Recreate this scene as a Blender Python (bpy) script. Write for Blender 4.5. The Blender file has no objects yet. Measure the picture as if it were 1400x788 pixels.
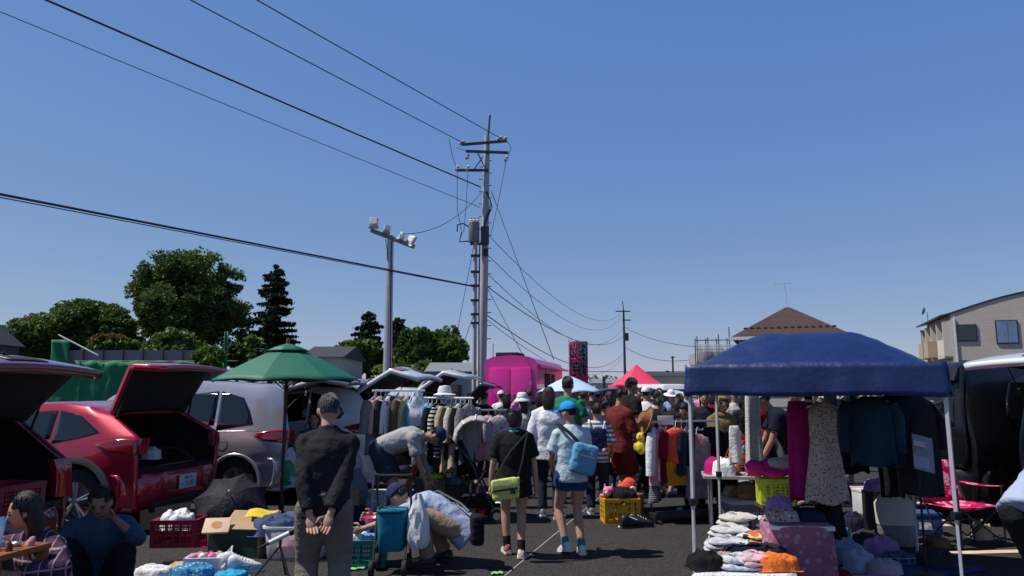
import bpy, bmesh, math, random
import numpy as np
from mathutils import Vector as V, Matrix, Euler, noise
R = math.radians
rnd = random.Random(11)
sc = bpy.context.scene
COL = sc.collection
CAMZ, FPX, PITCH = 1.56, 1000.0, math.atan(.143)
CP, SP = math.cos(PITCH), math.sin(PITCH)

# ---------------------------------------------------------------- measuring the photograph
def ray(px, py):
    u, v = (px - 700) / FPX, (394 - py) / FPX
    return V((u, CP - v * SP, SP + v * CP))
def at(px, py, Y):
    d = ray(px, py)
    return V((0, 0, CAMZ)) + d * (Y / d.y)
def gd(px, py, z=0.0):
    d = ray(px, py)
    return V((0, 0, CAMZ)) + d * ((z - CAMZ) / d.z)
def fl(px, Y):
    p = at(px, 537, Y)
    return V((p.x, Y, 0))

# ---------------------------------------------------------------- materials
MATS = {}
def nd(nt, t, **kw):
    n = nt.nodes.new(t)
    for k, v in kw.items():
        if k in n.inputs.keys(): n.inputs[k].default_value = v
        else: setattr(n, k, v)
    return n
def math_n(nt, op, a, b=None, c=None):
    n = nt.nodes.new('ShaderNodeMath'); n.operation = op
    for i, x in enumerate((a, b, c)):
        if x is None: continue
        if isinstance(x, (int, float)): n.inputs[i].default_value = x
        else: nt.links.new(x, n.inputs[i])
    return n.outputs[0]
def mixc(nt, fac, a, b, mode='MIX'):
    n = nt.nodes.new('ShaderNodeMix'); n.data_type = 'RGBA'; n.blend_type = mode
    for sock, x in ((n.inputs[0], fac), (n.inputs[6], a), (n.inputs[7], b)):
        if isinstance(x, (int, float)): sock.default_value = x
        elif isinstance(x, tuple): sock.default_value = (*x, 1) if len(x) == 3 else x
        else: nt.links.new(x, sock)
    return n.outputs[2]
def mat(name, col, rough=.7, metal=0., var=.25, scale=6., bump=.0, bscale=30., coat=0., pat=None, col2=None, col3=None, pf=20., spec=.5, trans=0., sheen=0., aniso=None):
    if name in MATS: return MATS[name]
    m = bpy.data.materials.new(name); m.use_nodes = True
    nt = m.node_tree; b = nt.nodes['Principled BSDF']
    tc = nt.nodes.new('ShaderNodeTexCoord'); P = tc.outputs['Object']
    nz = nd(nt, 'ShaderNodeTexNoise', Scale=scale, Detail=4.0, Roughness=.6); nt.links.new(P, nz.inputs['Vector'])
    base = col
    if pat:
        sep = nt.nodes.new('ShaderNodeSeparateXYZ'); nt.links.new(P, sep.inputs[0])
        X, Y, Z = sep.outputs
        H = math_n(nt, 'ADD', X, Y)
        if pat == 'stripev':
            f = math_n(nt, 'GREATER_THAN', math_n(nt, 'SINE', math_n(nt, 'MULTIPLY', H, pf)), 0.)
            base = mixc(nt, f, col, col2)
        elif pat == 'stripeh':
            f = math_n(nt, 'GREATER_THAN', math_n(nt, 'SINE', math_n(nt, 'MULTIPLY', Z, pf)), 0.)
            base = mixc(nt, f, col, col2)
        elif pat == 'plaid':
            a = math_n(nt, 'GREATER_THAN', math_n(nt, 'SINE', math_n(nt, 'MULTIPLY', Z, pf)), .3)
            c = math_n(nt, 'GREATER_THAN', math_n(nt, 'SINE', math_n(nt, 'MULTIPLY', H, pf)), .3)
            base = mixc(nt, math_n(nt, 'MULTIPLY', math_n(nt, 'ADD', a, c), .5), col, col2)
            e = math_n(nt, 'GREATER_THAN', math_n(nt, 'SINE', math_n(nt, 'MULTIPLY', math_n(nt, 'ADD', Z, .03), pf)), .93)
            g = math_n(nt, 'GREATER_THAN', math_n(nt, 'SINE', math_n(nt, 'MULTIPLY', math_n(nt, 'ADD', H, .03), pf)), .93)
            base = mixc(nt, math_n(nt, 'MULTIPLY', math_n(nt, 'MAXIMUM', e, g), .7), base, col3 or col2)
        elif pat in ('dots', 'floral', 'camo', 'patch'):
            vo = nd(nt, 'ShaderNodeTexVoronoi', Scale=pf); nt.links.new(P, vo.inputs['Vector'])
            if pat == 'dots':
                base = mixc(nt, math_n(nt, 'LESS_THAN', vo.outputs['Distance'], .28), col, col2)
            elif pat == 'floral':
                rr = nt.nodes.new('ShaderNodeSeparateColor'); nt.links.new(vo.outputs['Color'], rr.inputs[0])
                base = mixc(nt, math_n(nt, 'LESS_THAN', vo.outputs['Distance'], .33), col, mixc(nt, math_n(nt, 'GREATER_THAN', rr.outputs[0], .5), col2, col3 or col2))
            else:
                rr = nt.nodes.new('ShaderNodeSeparateColor'); nt.links.new(vo.outputs['Color'], rr.inputs[0])
                base = mixc(nt, math_n(nt, 'GREATER_THAN', rr.outputs[0], .5), col, col2)
                base = mixc(nt, math_n(nt, 'GREATER_THAN', rr.outputs[1], .66), base, col3 or col2)
    mr = nd(nt, 'ShaderNodeMapRange'); nt.links.new(nz.outputs['Fac'], mr.inputs['Value'])
    mr.inputs['From Min'].default_value = .25; mr.inputs['From Max'].default_value = .75
    mr.inputs['To Min'].default_value = 1 - var; mr.inputs['To Max'].default_value = 1 + var * .6
    vm = nt.nodes.new('ShaderNodeVectorMath'); vm.operation = 'SCALE'
    if isinstance(base, tuple): vm.inputs[0].default_value = base[:3]
    else: nt.links.new(base, vm.inputs[0])
    nt.links.new(mr.outputs[0], vm.inputs['Scale'])
    nt.links.new(vm.outputs[0], b.inputs['Base Color'])
    b.inputs['Roughness'].default_value = rough; b.inputs['Metallic'].default_value = metal
    b.inputs['Coat Weight'].default_value = coat; b.inputs['Coat Roughness'].default_value = .05
    b.inputs['Specular IOR Level'].default_value = spec
    b.inputs['Sheen Weight'].default_value = sheen
    if trans:
        b.inputs['Transmission Weight'].default_value = trans; b.inputs['IOR'].default_value = 1.1
    if bump:
        n2 = nd(nt, 'ShaderNodeTexNoise', Scale=bscale, Detail=5.0, Roughness=.6); nt.links.new(P, n2.inputs['Vector'])
        bp = nd(nt, 'ShaderNodeBump', Strength=bump, Distance=.02); nt.links.new(n2.outputs['Fac'], bp.inputs['Height'])
        nt.links.new(bp.outputs[0], b.inputs['Normal'])
    MATS[name] = m
    return m
def cloth(name, col, **kw):
    kw.setdefault('rough', .85); kw.setdefault('bump', .85); kw.setdefault('bscale', 17.); kw.setdefault('var', .22); kw.setdefault('spec', .15)
    return mat('cloth_' + name, col, **kw)
def paint(name, col, metal=.25, coat=1.):
    return mat('paint_' + name, col, rough=.32, metal=metal, var=.06, scale=3., coat=coat)
def film(name, col, alpha, rough=.25):
    """thin see-through plastic or glass"""
    if name in MATS: return MATS[name]
    m = bpy.data.materials.new(name); m.use_nodes = True; nt = m.node_tree
    b = nt.nodes['Principled BSDF']; b.inputs['Base Color'].default_value = (*col, 1); b.inputs['Roughness'].default_value = rough
    tr = nt.nodes.new('ShaderNodeBsdfTransparent'); tr.inputs[0].default_value = (.92, .94, .96, 1)
    fr = nt.nodes.new('ShaderNodeLayerWeight'); fr.inputs[0].default_value = .35
    f = math_n(nt, 'MINIMUM', math_n(nt, 'ADD', alpha, math_n(nt, 'MULTIPLY', fr.outputs['Facing'], .5)), 1.)
    mx = nt.nodes.new('ShaderNodeMixShader'); nt.links.new(f, mx.inputs[0]); nt.links.new(tr.outputs[0], mx.inputs[1]); nt.links.new(b.outputs[0], mx.inputs[2])
    nt.links.new(mx.outputs[0], nt.nodes['Material Output'].inputs[0])
    MATS[name] = m
    return m

# ---------------------------------------------------------------- mesh building
def link(o, parent=None):
    COL.objects.link(o)
    if parent is not None: o.parent = parent
    return o
def tag(o, label, cat, group=None, kind=None):
    if label: o['label'] = label
    if cat: o['category'] = cat
    if group: o['group'] = group
    if kind: o['kind'] = kind
    return o
def thing(name, label, cat, loc=(0, 0, 0), rz=0., group=None):
    o = bpy.data.objects.new(name, None); link(o); o.empty_display_size = .1
    o.location = loc; o.rotation_euler = (0, 0, rz)
    return tag(o, label, cat, group)
def kids(o): return list(o.children)
def dup(o, loc=None, rz=None, label=None, group=None, parent=None):
    c = o.copy(); COL.objects.link(c)
    if parent is not None: c.parent = parent
    if loc is not None: c.location = loc
    if rz is not None: c.rotation_euler = (0, 0, rz)
    if label: c['label'] = label
    if group: c['group'] = group
    for k in kids(o): dup(k, parent=c)
    return c
def rotm(e):
    return e if isinstance(e, Matrix) else Euler(e).to_matrix()
def frame(d, up=V((0, 0, 1))):
    d = V(d).normalized()
    if abs(d.dot(up)) > .97: up = V((1, 0, 0))
    x = d.cross(up).normalized(); y = x.cross(d).normalized()
    return x, y, d
class MB:
    def __init__(s): s.v = []; s.f = []; s.m = []; s.mi = 0
    def add(s, vs, fs):
        o = len(s.v); s.v += [V(x) for x in vs]; s.f += [[i + o for i in f] for f in fs]; s.m += [s.mi] * len(fs); return s
    def mat(s, i): s.mi = i; return s
    def box(s, c, d, rot=None, bev=0.):
        bm = bmesh.new(); bmesh.ops.create_cube(bm, size=1.)
        for v in bm.verts: v.co = V((v.co.x * d[0], v.co.y * d[1], v.co.z * d[2]))
        if bev: bmesh.ops.bevel(bm, geom=bm.edges[:], offset=bev, segments=2, affect='EDGES', profile=.6)
        bm.verts.index_update()
        M = rotm(rot) if rot is not None else Matrix.Identity(3)
        s.add([M @ v.co + V(c) for v in bm.verts], [[v.index for v in f.verts] for f in bm.faces]); bm.free(); return s
    def loft(s, rings, cap=True, closed=True):
        n = len(rings[0]); vs = [p for r in rings for p in r]; fs = []
        for i in range(len(rings) - 1):
            for j in range(n if closed else n - 1):
                k = (j + 1) % n
                fs.append([i * n + j, i * n + k, (i + 1) * n + k, (i + 1) * n + j])
        if cap and closed:
            fs.append(list(range(n))[::-1]); fs.append([(len(rings) - 1) * n + j for j in range(n)])
        return s.add(vs, fs)
    def tube(s, pts, r, n=8, cap=True, rnd_=False):
        pts = [V(p) for p in pts]; rs = r if isinstance(r, (list, tuple)) else [r] * len(pts)
        rings = []; x = None
        for i, p in enumerate(pts):
            d = (pts[min(i + 1, len(pts) - 1)] - pts[max(i - 1, 0)])
            if d.length < 1e-9: d = V((0, 0, 1))
            d.normalize()
            if x is None: x = frame(d)[0]
            else:
                x = (x - d * x.dot(d))
                x = x.normalized() if x.length > 1e-6 else frame(d)[0]
            y = d.cross(x)
            rings.append([p + (x * math.cos(2 * math.pi * k / n) + y * math.sin(2 * math.pi * k / n)) * rs[i] for k in range(n)])
        s.loft(rings, cap)
        if rnd_:
            s.ell(pts[0], (rs[0],) * 3, n=n); s.ell(pts[-1], (rs[-1],) * 3, n=n)
        return s
    def ell(s, c, r, rot=None, n=12, fn=None):
        M = rotm(rot) if rot is not None else Matrix.Identity(3); c = V(c); m = max(4, n // 2 + 1)
        vs = []; fs = []
        def pt(d):
            k = fn(d) if fn else 1.
            return c + M @ V((d.x * r[0] * k, d.y * r[1] * k, d.z * r[2] * k))
        vs.append(pt(V((0, 0, 1))))
        for i in range(1, m):
            t = math.pi * i / m
            for j in range(n):
                a = 2 * math.pi * j / n
                vs.append(pt(V((math.sin(t) * math.cos(a), math.sin(t) * math.sin(a), math.cos(t)))))
        vs.append(pt(V((0, 0, -1)))); L = len(vs) - 1
        for j in range(n):
            fs.append([0, 1 + j, 1 + (j + 1) % n]); fs.append([L, L - n + (j + 1) % n, L - n + j])
        for i in range(m - 2):
            for j in range(n):
                a = 1 + i * n; k = (j + 1) % n
                fs.append([a + j, a + n + j, a + n + k, a + k])
        return s.add(vs, fs)
    def lathe(s, prof, c=(0, 0, 0), axis=(0, 0, 1), n=24, cap=False, a0=0., a1=360.):
        x, y, d = frame(axis); c = V(c); full = abs(a1 - a0) >= 359.9
        rings = []
        for r, h in prof:
            rings.append([c + d * h + (x * math.cos(R(a0 + (a1 - a0) * k / n)) + y * math.sin(R(a0 + (a1 - a0) * k / n))) * r for k in range(n if full else n + 1)])
        return s.loft(rings, cap, full)
    def prism(s, poly, t0, t1, fn):
        """poly: 2D outline; fn(a, b, t) -> 3D"""
        n = len(poly)
        return s.loft([[fn(a, b, t0) for a, b in poly], [fn(a, b, t1) for a, b in poly]], True)
    def grid(s, fn, nu, nv):
        vs = [fn(i / nu, j / nv) for j in range(nv + 1) for i in range(nu + 1)]
        fs = [[j * (nu + 1) + i, j * (nu + 1) + i + 1, (j + 1) * (nu + 1) + i + 1, (j + 1) * (nu + 1) + i] for j in range(nv) for i in range(nu)]
        return s.add(vs, fs)
    def mesh(s, name):
        me = bpy.data.meshes.new(name); me.from_pydata([tuple(v) for v in s.v], [], s.f)
        if s.m: me.polygons.foreach_set('material_index', s.m)
        return me
    def build(s, name, mats, parent=None, ang=40, loc=None, rz=None, solid=0., fixn=True):
        me = s.mesh(name)
        for m in (mats if isinstance(mats, (list, tuple)) else [mats]): me.materials.append(m)
        if fixn:
            bm = bmesh.new(); bm.from_mesh(me); bmesh.ops.recalc_face_normals(bm, faces=bm.faces[:]); bm.to_mesh(me); bm.free()
        o = bpy.data.objects.new(name, me); link(o, parent)
        if solid:
            md = o.modifiers.new('thick', 'SOLIDIFY'); md.thickness = solid; md.offset = -1
            if len(me.materials) > 1: md.material_offset = 1; md.material_offset_rim = 0
        finish(me, ang)
        if loc is not None: o.location = loc
        if rz is not None: o.rotation_euler = (0, 0, rz)
        return o
def finish(me, ang=40):
    if ang:
        me.polygons.foreach_set('use_smooth', [True] * len(me.polygons))
        me.set_sharp_from_angle(angle=R(ang))
    me.update()
def voxel(mb, vox, smooth=2, disp=0., dsc=9., seed=0.):
    """union of closed shells as one continuous skin; returns an MB"""
    me = mb.mesh('tmp'); ob = bpy.data.objects.new('tmp', me); COL.objects.link(ob)
    md = ob.modifiers.new('r', 'REMESH'); md.mode = 'VOXEL'; md.voxel_size = vox; md.adaptivity = 0
    dg = bpy.context.evaluated_depsgraph_get()
    m2 = bpy.data.meshes.new_from_object(ob.evaluated_get(dg))
    bpy.data.objects.remove(ob); bpy.data.meshes.remove(me)
    bm = bmesh.new(); bm.from_mesh(m2); bpy.data.meshes.remove(m2)
    for _ in range(smooth): bmesh.ops.smooth_vert(bm, verts=bm.verts[:], factor=.5, use_axis_x=True, use_axis_y=True, use_axis_z=True)
    if disp:
        bm.normal_update()
        for v in bm.verts:
            p = v.co * dsc + V((seed, seed * 2, 0))
            d = .7 * noise.noise(V((p.x, p.y, p.z * .6))) + 1.1 * (.32 - abs(noise.noise(V((p.x * .8 + 3, p.y * .8, p.z * 1.5))))) + .3 * noise.noise(p * 2.6)
            v.co += v.normal * d * disp
    out = MB(); bm.verts.index_update()
    out.v = [v.co.copy() for v in bm.verts]; out.f = [[v.index for v in f.verts] for f in bm.faces]; out.m = [0] * len(out.f); bm.free()
    return out
def ring(c, x, y, rx, ry, n=20, p=2.):
    out = []
    for k in range(n):
        a = 2 * math.pi * k / n; ca, sa = math.cos(a), math.sin(a)
        out.append(V(c) + x * (rx * math.copysign(abs(ca) ** (2 / p), ca)) + y * (ry * math.copysign(abs(sa) ** (2 / p), sa)))
    return out
def lerp(a, b, t): return a + (b - a) * t
def interp(tab, x):
    if x <= tab[0][0]: return tab[0][1]
    for (x0, y0), (x1, y1) in zip(tab, tab[1:]):
        if x <= x1:
            t = (x - x0) / (x1 - x0) if x1 > x0 else 0
            return y0 + (y1 - y0) * (t * t * (3 - 2 * t) * .5 + t * .5)
    return tab[-1][1]

# ---------------------------------------------------------------- camera, light, world
cam = bpy.data.cameras.new('camera'); cam.sensor_width = 36; cam.lens = FPX / 1400 * 36; cam.clip_end = 6000; cam.clip_start = .05
co = bpy.data.objects.new('camera', cam); link(co); co.location = (0, 0, CAMZ); co.rotation_euler = (R(90) + PITCH, 0, 0)
sc.camera = co
SKYG = ((.79, .667), (.57, 1.01), (.2, 2.69))
SUN_EL, SUNX, SUNY = R(59), -1.0, -.05
w = bpy.data.worlds.new('World'); sc.world = w; w.use_nodes = True
nt = w.node_tree; bg = nt.nodes['Background']
sky = nt.nodes.new('ShaderNodeTexSky'); sky.sky_type = 'NISHITA'; sky.sun_disc = False
sky.sun_elevation = SUN_EL; sky.sun_rotation = math.atan2(SUNX, SUNY); sky.air_density = 1.0; sky.dust_density = 0.; sky.ozone_density = 4.0; sky.altitude = 50
# grade of the sky: power per channel, unseen zenith dimmed to weaken fill light
ss = nt.nodes.new('ShaderNodeSeparateColor'); nt.links.new(sky.outputs[0], ss.inputs[0]); cc = nt.nodes.new('ShaderNodeCombineColor')
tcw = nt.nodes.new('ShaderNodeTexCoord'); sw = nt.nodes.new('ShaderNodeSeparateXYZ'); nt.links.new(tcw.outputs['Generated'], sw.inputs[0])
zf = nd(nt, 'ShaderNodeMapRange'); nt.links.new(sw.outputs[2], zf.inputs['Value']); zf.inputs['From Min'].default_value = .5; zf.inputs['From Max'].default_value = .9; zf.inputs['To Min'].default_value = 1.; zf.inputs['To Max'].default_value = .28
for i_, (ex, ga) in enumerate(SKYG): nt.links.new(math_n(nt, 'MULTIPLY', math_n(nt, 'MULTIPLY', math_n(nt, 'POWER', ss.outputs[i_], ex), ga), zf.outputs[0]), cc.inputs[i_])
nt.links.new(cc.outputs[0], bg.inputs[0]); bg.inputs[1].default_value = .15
sl = bpy.data.lights.new('sun', 'SUN'); sl.energy = 5.0; sl.angle = R(.53); sl.color = (1, .955, .88)
so = bpy.data.objects.new('sun', sl); link(so)
sd = V((SUNX, SUNY, 0)).normalized() * math.cos(SUN_EL) + V((0, 0, math.sin(SUN_EL)))
so.rotation_euler = sd.to_track_quat('Z', 'Y').to_euler(); so.location = (-20, 0, 40)
vs = sc.view_settings; vs.view_transform = 'Standard'; vs.look = 'None'; vs.gamma = 1; vs.exposure = 0; vs.use_curve_mapping = False
sc.cycles.max_bounces = 6; sc.cycles.transparent_max_bounces = 12; sc.cycles.caustics_reflective = False; sc.cycles.caustics_refractive = False

# common materials
BLK = mat('black_plastic', (.012, .012, .014), rough=.5)
RUB = mat('tyre_rubber', (.018, .018, .019), rough=.85, bump=.2)
STEEL = mat('steel', (.5, .51, .53), rough=.35, metal=.8)
WPIPE = mat('white_pipe', (.72, .73, .75), rough=.4)
TRIM = mat('dark_trim', (.008, .008, .009), rough=.75)
SEAT = mat('seat_cloth', (.016, .016, .018), rough=.9)
SKIN = mat('skin', (.46, .27, .185), rough=.55, var=.1, spec=.3)
SKIN2 = mat('skin_tan', (.36, .2, .135), rough=.55, var=.1, spec=.3)
EYE = mat('eye_dark', (.015, .012, .01), rough=.2)
LIP = mat('lips', (.35, .12, .1), rough=.5)
def hairmat(name, c1, c2):
    m = bpy.data.materials.new(name); m.use_nodes = True; nt = m.node_tree; b = nt.nodes['Principled BSDF']; tc = nt.nodes.new('ShaderNodeTexCoord'); mp = nt.nodes.new('ShaderNodeMapping'); mp.inputs['Scale'].default_value = (1, 1, .12)
    nt.links.new(tc.outputs['Object'], mp.inputs[0]); nz = nd(nt, 'ShaderNodeTexNoise', Scale=170., Detail=4.); nt.links.new(mp.outputs[0], nz.inputs['Vector'])
    mr = nd(nt, 'ShaderNodeMapRange'); mr.inputs['From Min'].default_value = .35; mr.inputs['From Max'].default_value = .68; nt.links.new(nz.outputs['Fac'], mr.inputs['Value'])
    nt.links.new(mixc(nt, mr.outputs[0], c1, c2), b.inputs['Base Color']); b.inputs['Roughness'].default_value = .42; b.inputs['Specular IOR Level'].default_value = .4
    bp = nd(nt, 'ShaderNodeBump', Strength=.7, Distance=.01); nt.links.new(nz.outputs['Fac'], bp.inputs['Height']); nt.links.new(bp.outputs[0], b.inputs['Normal']); return m
HAIR = hairmat('hair_black', (.007, .006, .006), (.022, .018, .016))
HAIRB = hairmat('hair_brown', (.014, .008, .006), (.045, .025, .017))
HAIRG = hairmat('hair_grey', (.012, .011, .011), (.10, .098, .095))
CARD = mat('cardboard', (.42, .28, .16), rough=.85, var=.15)
WHITE = mat('white_plastic', (.75, .76, .78), rough=.4)
GLASS = mat('car_glass', (.012, .014, .017), rough=.04, spec=.7, var=.1)
# ================================================================ SETTING
def asphalt():
    m = bpy.data.materials.new('asphalt'); m.use_nodes = True; nt = m.node_tree; b = nt.nodes['Principled BSDF']
    tc = nt.nodes.new('ShaderNodeTexCoord'); P = tc.outputs['Object']
    n1 = nd(nt, 'ShaderNodeTexNoise', Scale=.35, Detail=5.0, Roughness=.65); n2 = nd(nt, 'ShaderNodeTexNoise', Scale=140., Detail=2.0)
    vo = nd(nt, 'ShaderNodeTexVoronoi', Scale=90.); n3 = nd(nt, 'ShaderNodeTexNoise', Scale=3.5, Detail=6.0, Roughness=.7)
    for n in (n1, n2, vo, n3): nt.links.new(P, n.inputs['Vector'])
    c = mixc(nt, n1.outputs['Fac'], (.023, .020, .0205), (.040, .0355, .035))
    c = mixc(nt, math_n(nt, 'MULTIPLY', math_n(nt, 'GREATER_THAN', n3.outputs['Fac'], .56), .35), c, (.018, .016, .017))
    rr = nt.nodes.new('ShaderNodeSeparateColor'); nt.links.new(vo.outputs['Color'], rr.inputs[0])
    c = mixc(nt, math_n(nt, 'MULTIPLY', math_n(nt, 'GREATER_THAN', rr.outputs[0], .8), .5), c, (.12, .11, .105))
    c = mixc(nt, math_n(nt, 'MULTIPLY', n2.outputs['Fac'], .5), c, (.025, .023, .026))
    nt.links.new(c, b.inputs['Base Color']); b.inputs['Roughness'].default_value = .85; b.inputs['Specular IOR Level'].default_value = .25
    bp = nd(nt, 'ShaderNodeBump', Strength=.6, Distance=.006); nt.links.new(vo.outputs['Distance'], bp.inputs['Height']); nt.links.new(bp.outputs[0], b.inputs['Normal'])
    return m
ASPH = asphalt()
def sheet(name, x0, x1, y0, y1, z, m, nx=1, ny=1):
    b = MB().grid(lambda u, v: (lerp(x0, x1, u), lerp(y0, y1, v), z), nx, ny)
    o = b.build(name, m, ang=0); o['kind'] = 'structure'; return o
sheet('ground', -3000, 3000, -200, 4000, -.012, mat('dry_ground', (.16, .15, .09), var=.4, scale=.05))
sheet('car_park', -60, 60, -20, 62, 0, ASPH)
LINE = mat('line_paint', (.66, .5, .37), rough=.7, var=.25, scale=9)
def strip(p, q, wd, z, m, name='parking_line'):
    p, q = V(p), V(q); d = (q - p).normalized(); n = V((-d.y, d.x, 0)) * wd / 2
    b = MB().add([p - n, q - n, q + n, p + n], [[0, 1, 2, 3]])
    for v in b.v: v.z = z
    o = b.build(name, m, ang=0); o['kind'] = 'structure'; return o
for yy in (7.55, 9.35, 10.75, 12.6):
    strip((4.05 + (yy - 7.5) * .23, yy - .1, 0), (9.9, yy + .55, 0), .13, .004, LINE)
strip((4.15, 9.05, 0), (5.2, 9.0, 0), .14, .004, LINE)
for yy in (9.7, 12.3): strip((-8.5, yy + .8, 0), (-2.2, yy, 0), .12, .004, LINE)
TAPE = mat('string_white', (.3, .3, .29), rough=.7)
strip(gd(690, 788), gd(830, 672), .014, .005, TAPE, 'ground_string_line')
GRT = mat('tape_green', (.25, .55, .2), rough=.6)
for i, (a, b_, lab) in enumerate((((772, 706), (786, 704), 'pale green tape scrap on the asphalt behind the girl in the blue cap'),
                          ((672, 786), (688, 785), 'pale green tape scrap at the near end of the white ground line'),
                          ((474, 781), (500, 778), 'pale green tape mark in front of the teal crate'))):
    p, q = gd(*a), gd(*b_)
    m = MB().grid(lambda u, v: V((lerp(p.x, q.x, u), lerp(p.y, q.y, u) + (v - .5) * .07, .008 + .012 * math.sin(u * 7 + v * 3) ** 2)), 8, 3)
    tag(m.build('ground_tape', GRT, solid=.002), lab, 'tape')

# ---------------------------------------------------------------- trees
def leafmat(name, col, col2):
    if name in MATS: return MATS[name]
    m = bpy.data.materials.new(name); m.use_nodes = True; nt = m.node_tree; b = nt.nodes['Principled BSDF']
    tc = nt.nodes.new('ShaderNodeTexCoord'); n1 = nd(nt, 'ShaderNodeTexNoise', Scale=.55, Detail=3.0); nt.links.new(tc.outputs['Object'], n1.inputs['Vector'])
    mr = nd(nt, 'ShaderNodeMapRange'); mr.inputs['From Min'].default_value = .35; mr.inputs['From Max'].default_value = .65; nt.links.new(n1.outputs['Fac'], mr.inputs['Value'])
    nt.links.new(mixc(nt, mr.outputs[0], col, col2), b.inputs['Base Color']); b.inputs['Roughness'].default_value = .55; b.inputs['Specular IOR Level'].default_value = .25
    t = nt.nodes.new('ShaderNodeBsdfTranslucent'); t.inputs[0].default_value = (*[c * 1.3 for c in col2], 1)
    mx = nt.nodes.new('ShaderNodeMixShader'); mx.inputs[0].default_value = .22
    nt.links.new(b.outputs[0], mx.inputs[1]); nt.links.new(t.outputs[0], mx.inputs[2]); nt.links.new(mx.outputs[0], nt.nodes['Material Output'].inputs[0])
    MATS[name] = m; return m
L_DARK = leafmat('leaf_dark', (.03, .07, .017), (.07, .13, .028)); L_MID = leafmat('leaf_mid', (.055, .115, .02), (.12, .19, .035))
L_OLIVE = leafmat('leaf_olive', (.12, .09, .02), (.17, .13, .03)); L_CON = leafmat('leaf_conifer', (.012, .024, .012), (.022, .038, .016)); L_YEL = leafmat('leaf_bright', (.07, .13, .02), (.12, .19, .03))
BARK = mat('bark', (.07, .055, .04), rough=.95, bump=.6)
def leaves(lobes, n, size, seed, mats, parent, name='crown', droop=0.):
    """lobes: (centre, radii, material index, weight)"""
    g = np.random.default_rng(seed)
    wts = np.array([l[3] * (l[1][0] * l[1][2]) for l in lobes]); wts = wts / wts.sum()
    which = g.choice(len(lobes), n, p=wts)
    c = np.array([l[0] for l in lobes], float)[which]; r = np.array([l[1] for l in lobes], float)[which]; mi = np.array([l[2] for l in lobes])[which]
    d = g.normal(size=(n, 3)); d /= np.linalg.norm(d, axis=1)[:, None]
    # clumps: bunch the directions
    k = 40; cd = g.normal(size=(len(lobes) * k, 3)); cd /= np.linalg.norm(cd, axis=1)[:, None]
    pick = which * k + g.integers(0, k, n); d = cd[pick] + d * .24; d /= np.linalg.norm(d, axis=1)[:, None]
    rad = (.5 + .5 * g.random(n) ** .6) * (.78 + .46 * g.random(len(lobes) * k)[pick])
    p = c + d * r * rad[:, None]
    a = g.normal(size=(n, 3)) + d * .4; a /= np.linalg.norm(a, axis=1)[:, None]
    b = np.cross(a, g.normal(size=(n, 3))); b /= np.linalg.norm(b, axis=1)[:, None]
    sz = size * (.6 + .8 * g.random(n))[:, None]
    q = np.empty((n, 4, 3)); q[:, 0] = p - a * sz * .6; q[:, 1] = p + b * sz * .4; q[:, 2] = p + a * sz * .7 - np.array([0, 0, droop]) * sz; q[:, 3] = p - b * sz * .4
    me = bpy.data.meshes.new(name); me.from_pydata(q.reshape(-1, 3).tolist(), [], np.arange(n * 4).reshape(n, 4).tolist())
    for m in mats: me.materials.append(m)
    me.polygons.foreach_set('material_index', mi.astype(np.int32)); me.update()
    o = bpy.data.objects.new(name, me); link(o, parent); return o
def broad(label, px, Y, ptop, pl, pr, pbase, seed, n, mats=(L_DARK, L_MID, L_OLIVE), size=.3, lob=18, olive=0., mid=.4, group='trees behind the car park', name='broadleaf_tree'):
    base = fl(px, Y); top = at(px, ptop, Y).z; z0 = at(px, pbase, Y).z
    W = (at(pr, 537, Y).x - at(pl, 537, Y).x) / 2; cx = (at(pr, 537, Y).x + at(pl, 537, Y).x) / 2 - base.x
    t = thing(name, label, 'tree', base, 0, group); g = random.Random(seed)
    H = top - z0; cz = (top + z0) / 2; lobes = []
    for i in range(lob):
        a = g.uniform(0, 2 * math.pi); zz = g.uniform(-.85, .8); rr = math.sqrt(max(0, 1 - zz * zz)) * g.uniform(.4, .76)
        s = g.uniform(.34, .48)
        c = (cx + math.cos(a) * rr * W, math.sin(a) * rr * W * .9, cz + zz * H / 2 * .72)
        lobes.append((c, (W * s, W * s, H * .5 * s * .9), 2 if g.random() < olive else (1 if g.random() < mid else 0), 1.))
    for l in lobes[:]:
        pass
    lobes.append(((cx, 0, cz), (W * .55, W * .5, H * .3), 0, .6))
    leaves(lobes, n, size, seed, mats, t)
    b = MB(); r0 = max(.12, H * .03)
    b.tube([(0, 0, -.1), (.05, 0, cz * .5), (cx * .5, .1, cz), (cx, .1, cz + H * .25)], [r0 * 1.3, r0, r0 * .6, r0 * .15], n=9)
    for l in lobes[:9]:
        st = V((cx * .3, .05, max(z0 * .9, cz * g.uniform(.5, .95))))
        b.tube([st, st.lerp(V(l[0]), .5) + V((0, 0, -.1 * H * .2)), V(l[0])], [r0 * .45, r0 * .25, r0 * .07], n=6)
    b.build('trunk', BARK, t)
    return t
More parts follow.
